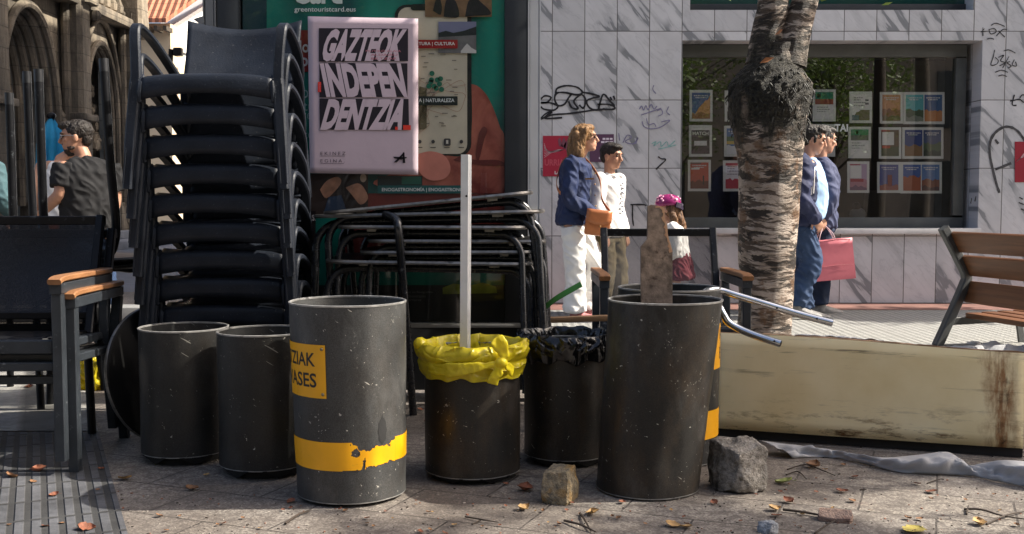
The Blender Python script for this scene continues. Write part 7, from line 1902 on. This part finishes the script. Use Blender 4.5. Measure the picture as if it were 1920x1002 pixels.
# pink carrier bag in his hand
cy = 9.19; pc_ = P(1556, 487, cy)
pb = thing('carrier_bag', 'pink paper carrier bag hanging from the hand of the sweater man', 'bag', pc_ - Vector((0, 0, .2)), world_parts=True)
PINKP = M('pink_paper', (.62, .16, .19), .55, 0, .06, 5, .25, 18); rm = Matrix.Rotation(R(-5), 3, 'Y')
bm = nb(); w2, h2, d2 = .195, .175, .06; rows = []
for v in range(8):
    z = -h2 + 2 * h2 * v / 7; rows.append([pc_ + rm @ Vector((x * w2, y * d2 * (1 - .5 * v / 7), z + .003 * noise.noise(Vector((x, v * .7, 1))))) + Vector((0, .012 * noise.noise(Vector((x * 2, y, v * .6))), 0)) for x, y in ((-1, -1), (-.33, -1.1), (.33, -1.05), (1, -1), (1.03, 0), (1, 1), (0, 1), (-1, 1), (-1.03, 0))])
vr = quadgrid(bm, rows, True); face(bm, vr[0][::-1]); f = obj('paper_body', bm, PINKP, pb, True, 30); mm = f.modifiers.new('thick', 'SOLIDIFY'); mm.thickness = .002
bm = nb()
hp = P(1546, 425, 9.2)
for y in (-.03, .03): tube(bm, smooth_path([pc_ + rm @ Vector((-.09, y, h2 - .01)), pc_ + rm @ Vector((-.075, y, h2 + .05)), hp + Vector((-.01, y * .2, 0)), hp + Vector((.01, y * .2, 0)), pc_ + rm @ Vector((.03, y, h2 + .05)), pc_ + rm @ Vector((.05, y, h2 - .01))], 5), .0045, 6)
obj('handle', bm, ink(225, 190, 195), pb)
for z in (-.05, .168):
    bm = nb(); sweep(bm, [pc_ + rm @ Vector((x * w2, -d2 * (1 - .5 * (z + h2) / (2 * h2)) * 1.09 - .004, z + .004 * math.sin(x * 4))) for x in (-.96, -.3, .3, .96)], .002, .003, (0, 0, 1))
    obj('crease', bm, M('pale_pink_crease', (.66, .28, .30), .6), pb)

# man in the black tee shirt on the far side of the chairs
m3 = Person('man in black tee shirt and spectacles looking aside beside the church', P(158, 400, 9.0).x, 9.0, 128, SKIN2, 1.0)
m3.head(141, 257, 0, 197, -4, 0, 1.14); m3.neck(m3.q(156, 292, .01), .060)
fy = R(128); fwd = Vector((math.cos(fy), math.sin(fy), 0)); sdv = Vector((-fwd.y, fwd.x, 0)); c_ = m3.q(160, 335, 0); hip = m3.q(166, 425, 0)
sL, sR = m3.q(120, 316, -.12), m3.q(206, 318, .16); eL, eR = m3.q(112, 364, -.18), m3.q(216, 372, .2); wL, wR = m3.q(82, 396, -.04), m3.q(206, 424, .1)
hL, hR = m3.q(150, 432, -.05), m3.q(182, 432, .07); kL, kR = m3.q(150, 512, -.1), m3.q(196, 505, .1); aL, aR = m3.q(152, 580, 0), m3.q(208, 572, .1)
eloft(m3.bm, [(hip, .11, .165), (m3.q(165, 385, 0), .12, .165), (c_, .125, .195), (m3.q(160, 308, 0), .075, .15)], fy)
for x, y, z in ((sL, eL, wL), (sR, eR, wR)): m3.limb([x, x.lerp(y, .5), y, y.lerp(z, .5), z], [.062, .058, .052, .050, .034]); hand(m3.bm, z, z - y, fwd * -1, 1.05, .5)
for x, y, z in ((hL, kL, aL), (hR, kR, aR)): m3.limb([x, y, z, z - Vector((0, 0, .03))], [.085, .06, .038, .038])
m3.finish(); obj('eyebrows', m3.eyes(), HAIRDARK, m3.o); m3.glasses(M('pale_spectacle_frame', (.25, .25, .27), .25, .3, .1, 9, 0), CLEAR)
m3.hair([('E', (-.026, 0, .040), (.104, .084, .088)), ('E', (.045, -.01, .084), (.064, .068, .034)), ('E', (-.068, 0, -.015), (.046, .064, .064))], HAIRDARK, .005, .007)
bm = nb()
for p in (('E', (.054, 0, -.095), (.031, .037, .024)), ('E', (.030, .040, -.078), (.030, .019, .020)), ('E', (.030, -.040, -.078), (.030, .019, .020)), ('E', (.090, 0, -.049), (.008, .026, .006))): ellipsoid(bm, m3.at(*p[1]), tuple(x * m3.hk for x in p[2]), m3.m, 14, 9)
blob('beard', bm, M('short_dark_beard', (.035, .022, .016), .7, 0, .5, 90, .5, 200), m3.o, .005, .004, 60, 1)
bm = nb(); eloft(bm, [(m3.q(166, 430, 0), .165, .225), (m3.q(165, 390, 0), .16, .22), (c_, .16, .240), (m3.q(162, 308, 0), .11, .19), (m3.q(157, 297, 0), .07, .075)], fy)
for x, y in ((sL, eL), (sR, eR)): tube(bm, smooth_path([x - (y - x) * .12, x.lerp(y, .4), x.lerp(y, .72)], 5), [.088, .088, .086], 16, round_caps=False)
blob('tee_shirt', bm, BLACKTEE, m3.o, .0075, .010, 9, 2, None, .016)
bm = nb(); eloft(bm, [(m3.q(166, 440, 0), .135, .185), (hip, .125, .178), (m3.q(166, 410, 0), .115, .165)], fy); legs(m3, bm, hip, (hL, kL, aL), (hR, kR, aR), [.102, .092, .082, .076, .074])
blob('jeans', bm, JEANS, m3.o, .009, .009, 9, 3, None, .010); m3.shoe(aL, 150, GSHOE, .28); m3.shoe(aR, 140, GSHOE, .28)

# someone in a white vest walking beyond him, and a passer-by at the edge
def plain(label, px, Y, yaw, skin, topmat, botmat, sh_py, hair, vest=False, head_dx=0, topname='shirt', k=1.0):
    p = Person(label, P(px, 400, Y).x, Y, yaw, skin, k); H = lambda z, f=0, l=0: Vector((math.cos(R(yaw)) * f - math.sin(R(yaw)) * l, math.sin(R(yaw)) * f + math.cos(R(yaw)) * l, z * k))
    c = H(1.58, .03); p.hc = c
    hp = P(px, 380, Y); sc_ = FPX / Y
    p.head(px + head_dx + .03 * math.cos(R(yaw)) * sc_, 380 - (1.58 * k - CAMZ) * sc_, .03 * math.sin(R(yaw)), yaw, 0); p.neck(H(1.44))
    eloft(p.bm, [(H(.90), .11, .16), (H(1.08), .10, .15), (H(1.28), .12, .175), (H(1.41), .07, .14)], R(yaw))
    arms = [(H(1.37, 0, sg * .185), H(1.10, -.05, sg * .25), H(.92, .10, sg * .24)) for sg in (-1, 1)]
    for a in arms: p.limb(a, [.05, .043, .03]); hand(p.bm, a[2], a[2] - a[1], H(0, 0, 0) + Vector((0, 0, -1)) + H(0, .3, 0), 1, .5)
    lg = [(H(.88, 0, sg * .09), H(.48, .04 + .08 * sg, sg * .1), H(.10, -.02 + .1 * sg, sg * .1)) for sg in (-1, 1)]
    for a in lg: p.limb([*a, a[2] - Vector((0, 0, .03))], [.085, .06, .038, .038])
    p.finish(); obj('eyebrows', p.eyes(), hair, p.o); p.hair([('E', (-.024, 0, .036), (.102, .083, .088)), ('E', (-.06, 0, -.03), (.055, .07, .08))], hair, .006, .006)
    bm = nb(); eloft(bm, [(H(.84), .135, .19), (H(1.08), .13, .18), (H(1.28), .14, .195 if not vest else .17), (H(1.40), .09, .16 if not vest else .11)] + ([] if vest else [(H(1.44), .06, .07)]), R(yaw))
    if not vest:
        for a in arms: tube(bm, smooth_path([a[0], a[1], a[1].lerp(a[2], .8)], 5), [.078, .068, .05], 14, round_caps=True)
    blob(topname, bm, topmat, p.o, .009, .009, 9, 3, None, .009)
    bm = nb(); eloft(bm, [(H(.86), .13, .18), (H(.92), .125, .175), (H(.98), .11, .16)], R(yaw)); legs(p, bm, None, *lg, [.1, .09, .08, .075, .07]); blob('trousers', bm, botmat, p.o, .010, .009, 9, 3, None, .009)
    for a in lg: p.shoe(a[2], yaw, GSHOE, .27)
    return p
plain('person in white vest half hidden behind the man in the black tee', 116, 10.6, 100, SKIN, WHITECLOTH, M('burnt_orange_cloth', (.42, .13, .06), .8, 0, .15, 7, .2), 300, HAIRDARK, True, head_dx=20, topname='vest', k=.97)
plain('person in pale teal shirt cut off by the edge of the view', -46, 9.6, 95, SKIN, M('pale_teal_cotton', (.045, .10, .115), .8, 0, .12, 6, .2), DKJEANS, 310, HAIRBROWN, k=.93)
# ------------------------------------------------------------------ trees and an added block behind and beside the camera: they shade the pavement and show in the shop window
street_tree(6.3, 4.33, 7.2, .48, 190, 'street tree beyond the bench end of the pavement, dappling the shade', 21, 3.9, .17, 130, .085)
for i, (x, y, h) in enumerate(((-7.5, -8.0, 7.2), (-3.6, -9.0, 7.8), (0.4, -8.2, 7.0), (4.3, -9.2, 8.0), (8.6, -8.0, 7.4))):
    street_tree(x, y, h, 2.2, 70, ('leafy tree across the street, %s' % ('nearest the church', 'second from the church', 'facing the advert case', 'facing the birch', 'farthest from the church')[i]), 40 + i, 1.2)
ob = thing('reflection_block', 'brown block added unseen behind the camera to darken the window reflection', 'building', (0, -15, 0), world_parts=True)  # unseen block added to darken what the shop window reflects
bm = nb(); box(bm, (0, -19, 5.5), (44, 8, 11)); obj('wall', bm, M('brown_grey_render', (0.20, 0.17, 0.14), .9, 0, .15, .5, .2, 20), ob, False)
for k in range(9):
    for z in (1.4, 4.4, 7.4):
        bm = nb(); box(bm, (-20 + k * 5, -14.98, z), (1.6, .08, 1.9)); obj('window', bm, M('dark_far_window', (.02, .022, .025), .2), ob, False)

street_tree(8.4, 9.25, 5.3, .42, 46, 'slim street tree added out of view to dapple the walkway by the marble wall', 33, 3.7, .15, 90, .085)  # unseen tree added to throw dapples on walkway and wall foot
street_tree(6.1, 2.95, 6.4, .42, 26, 'thin street tree at the near kerb, freckling the sunlit slabs', 37, 3.6, .13, 70, .08)
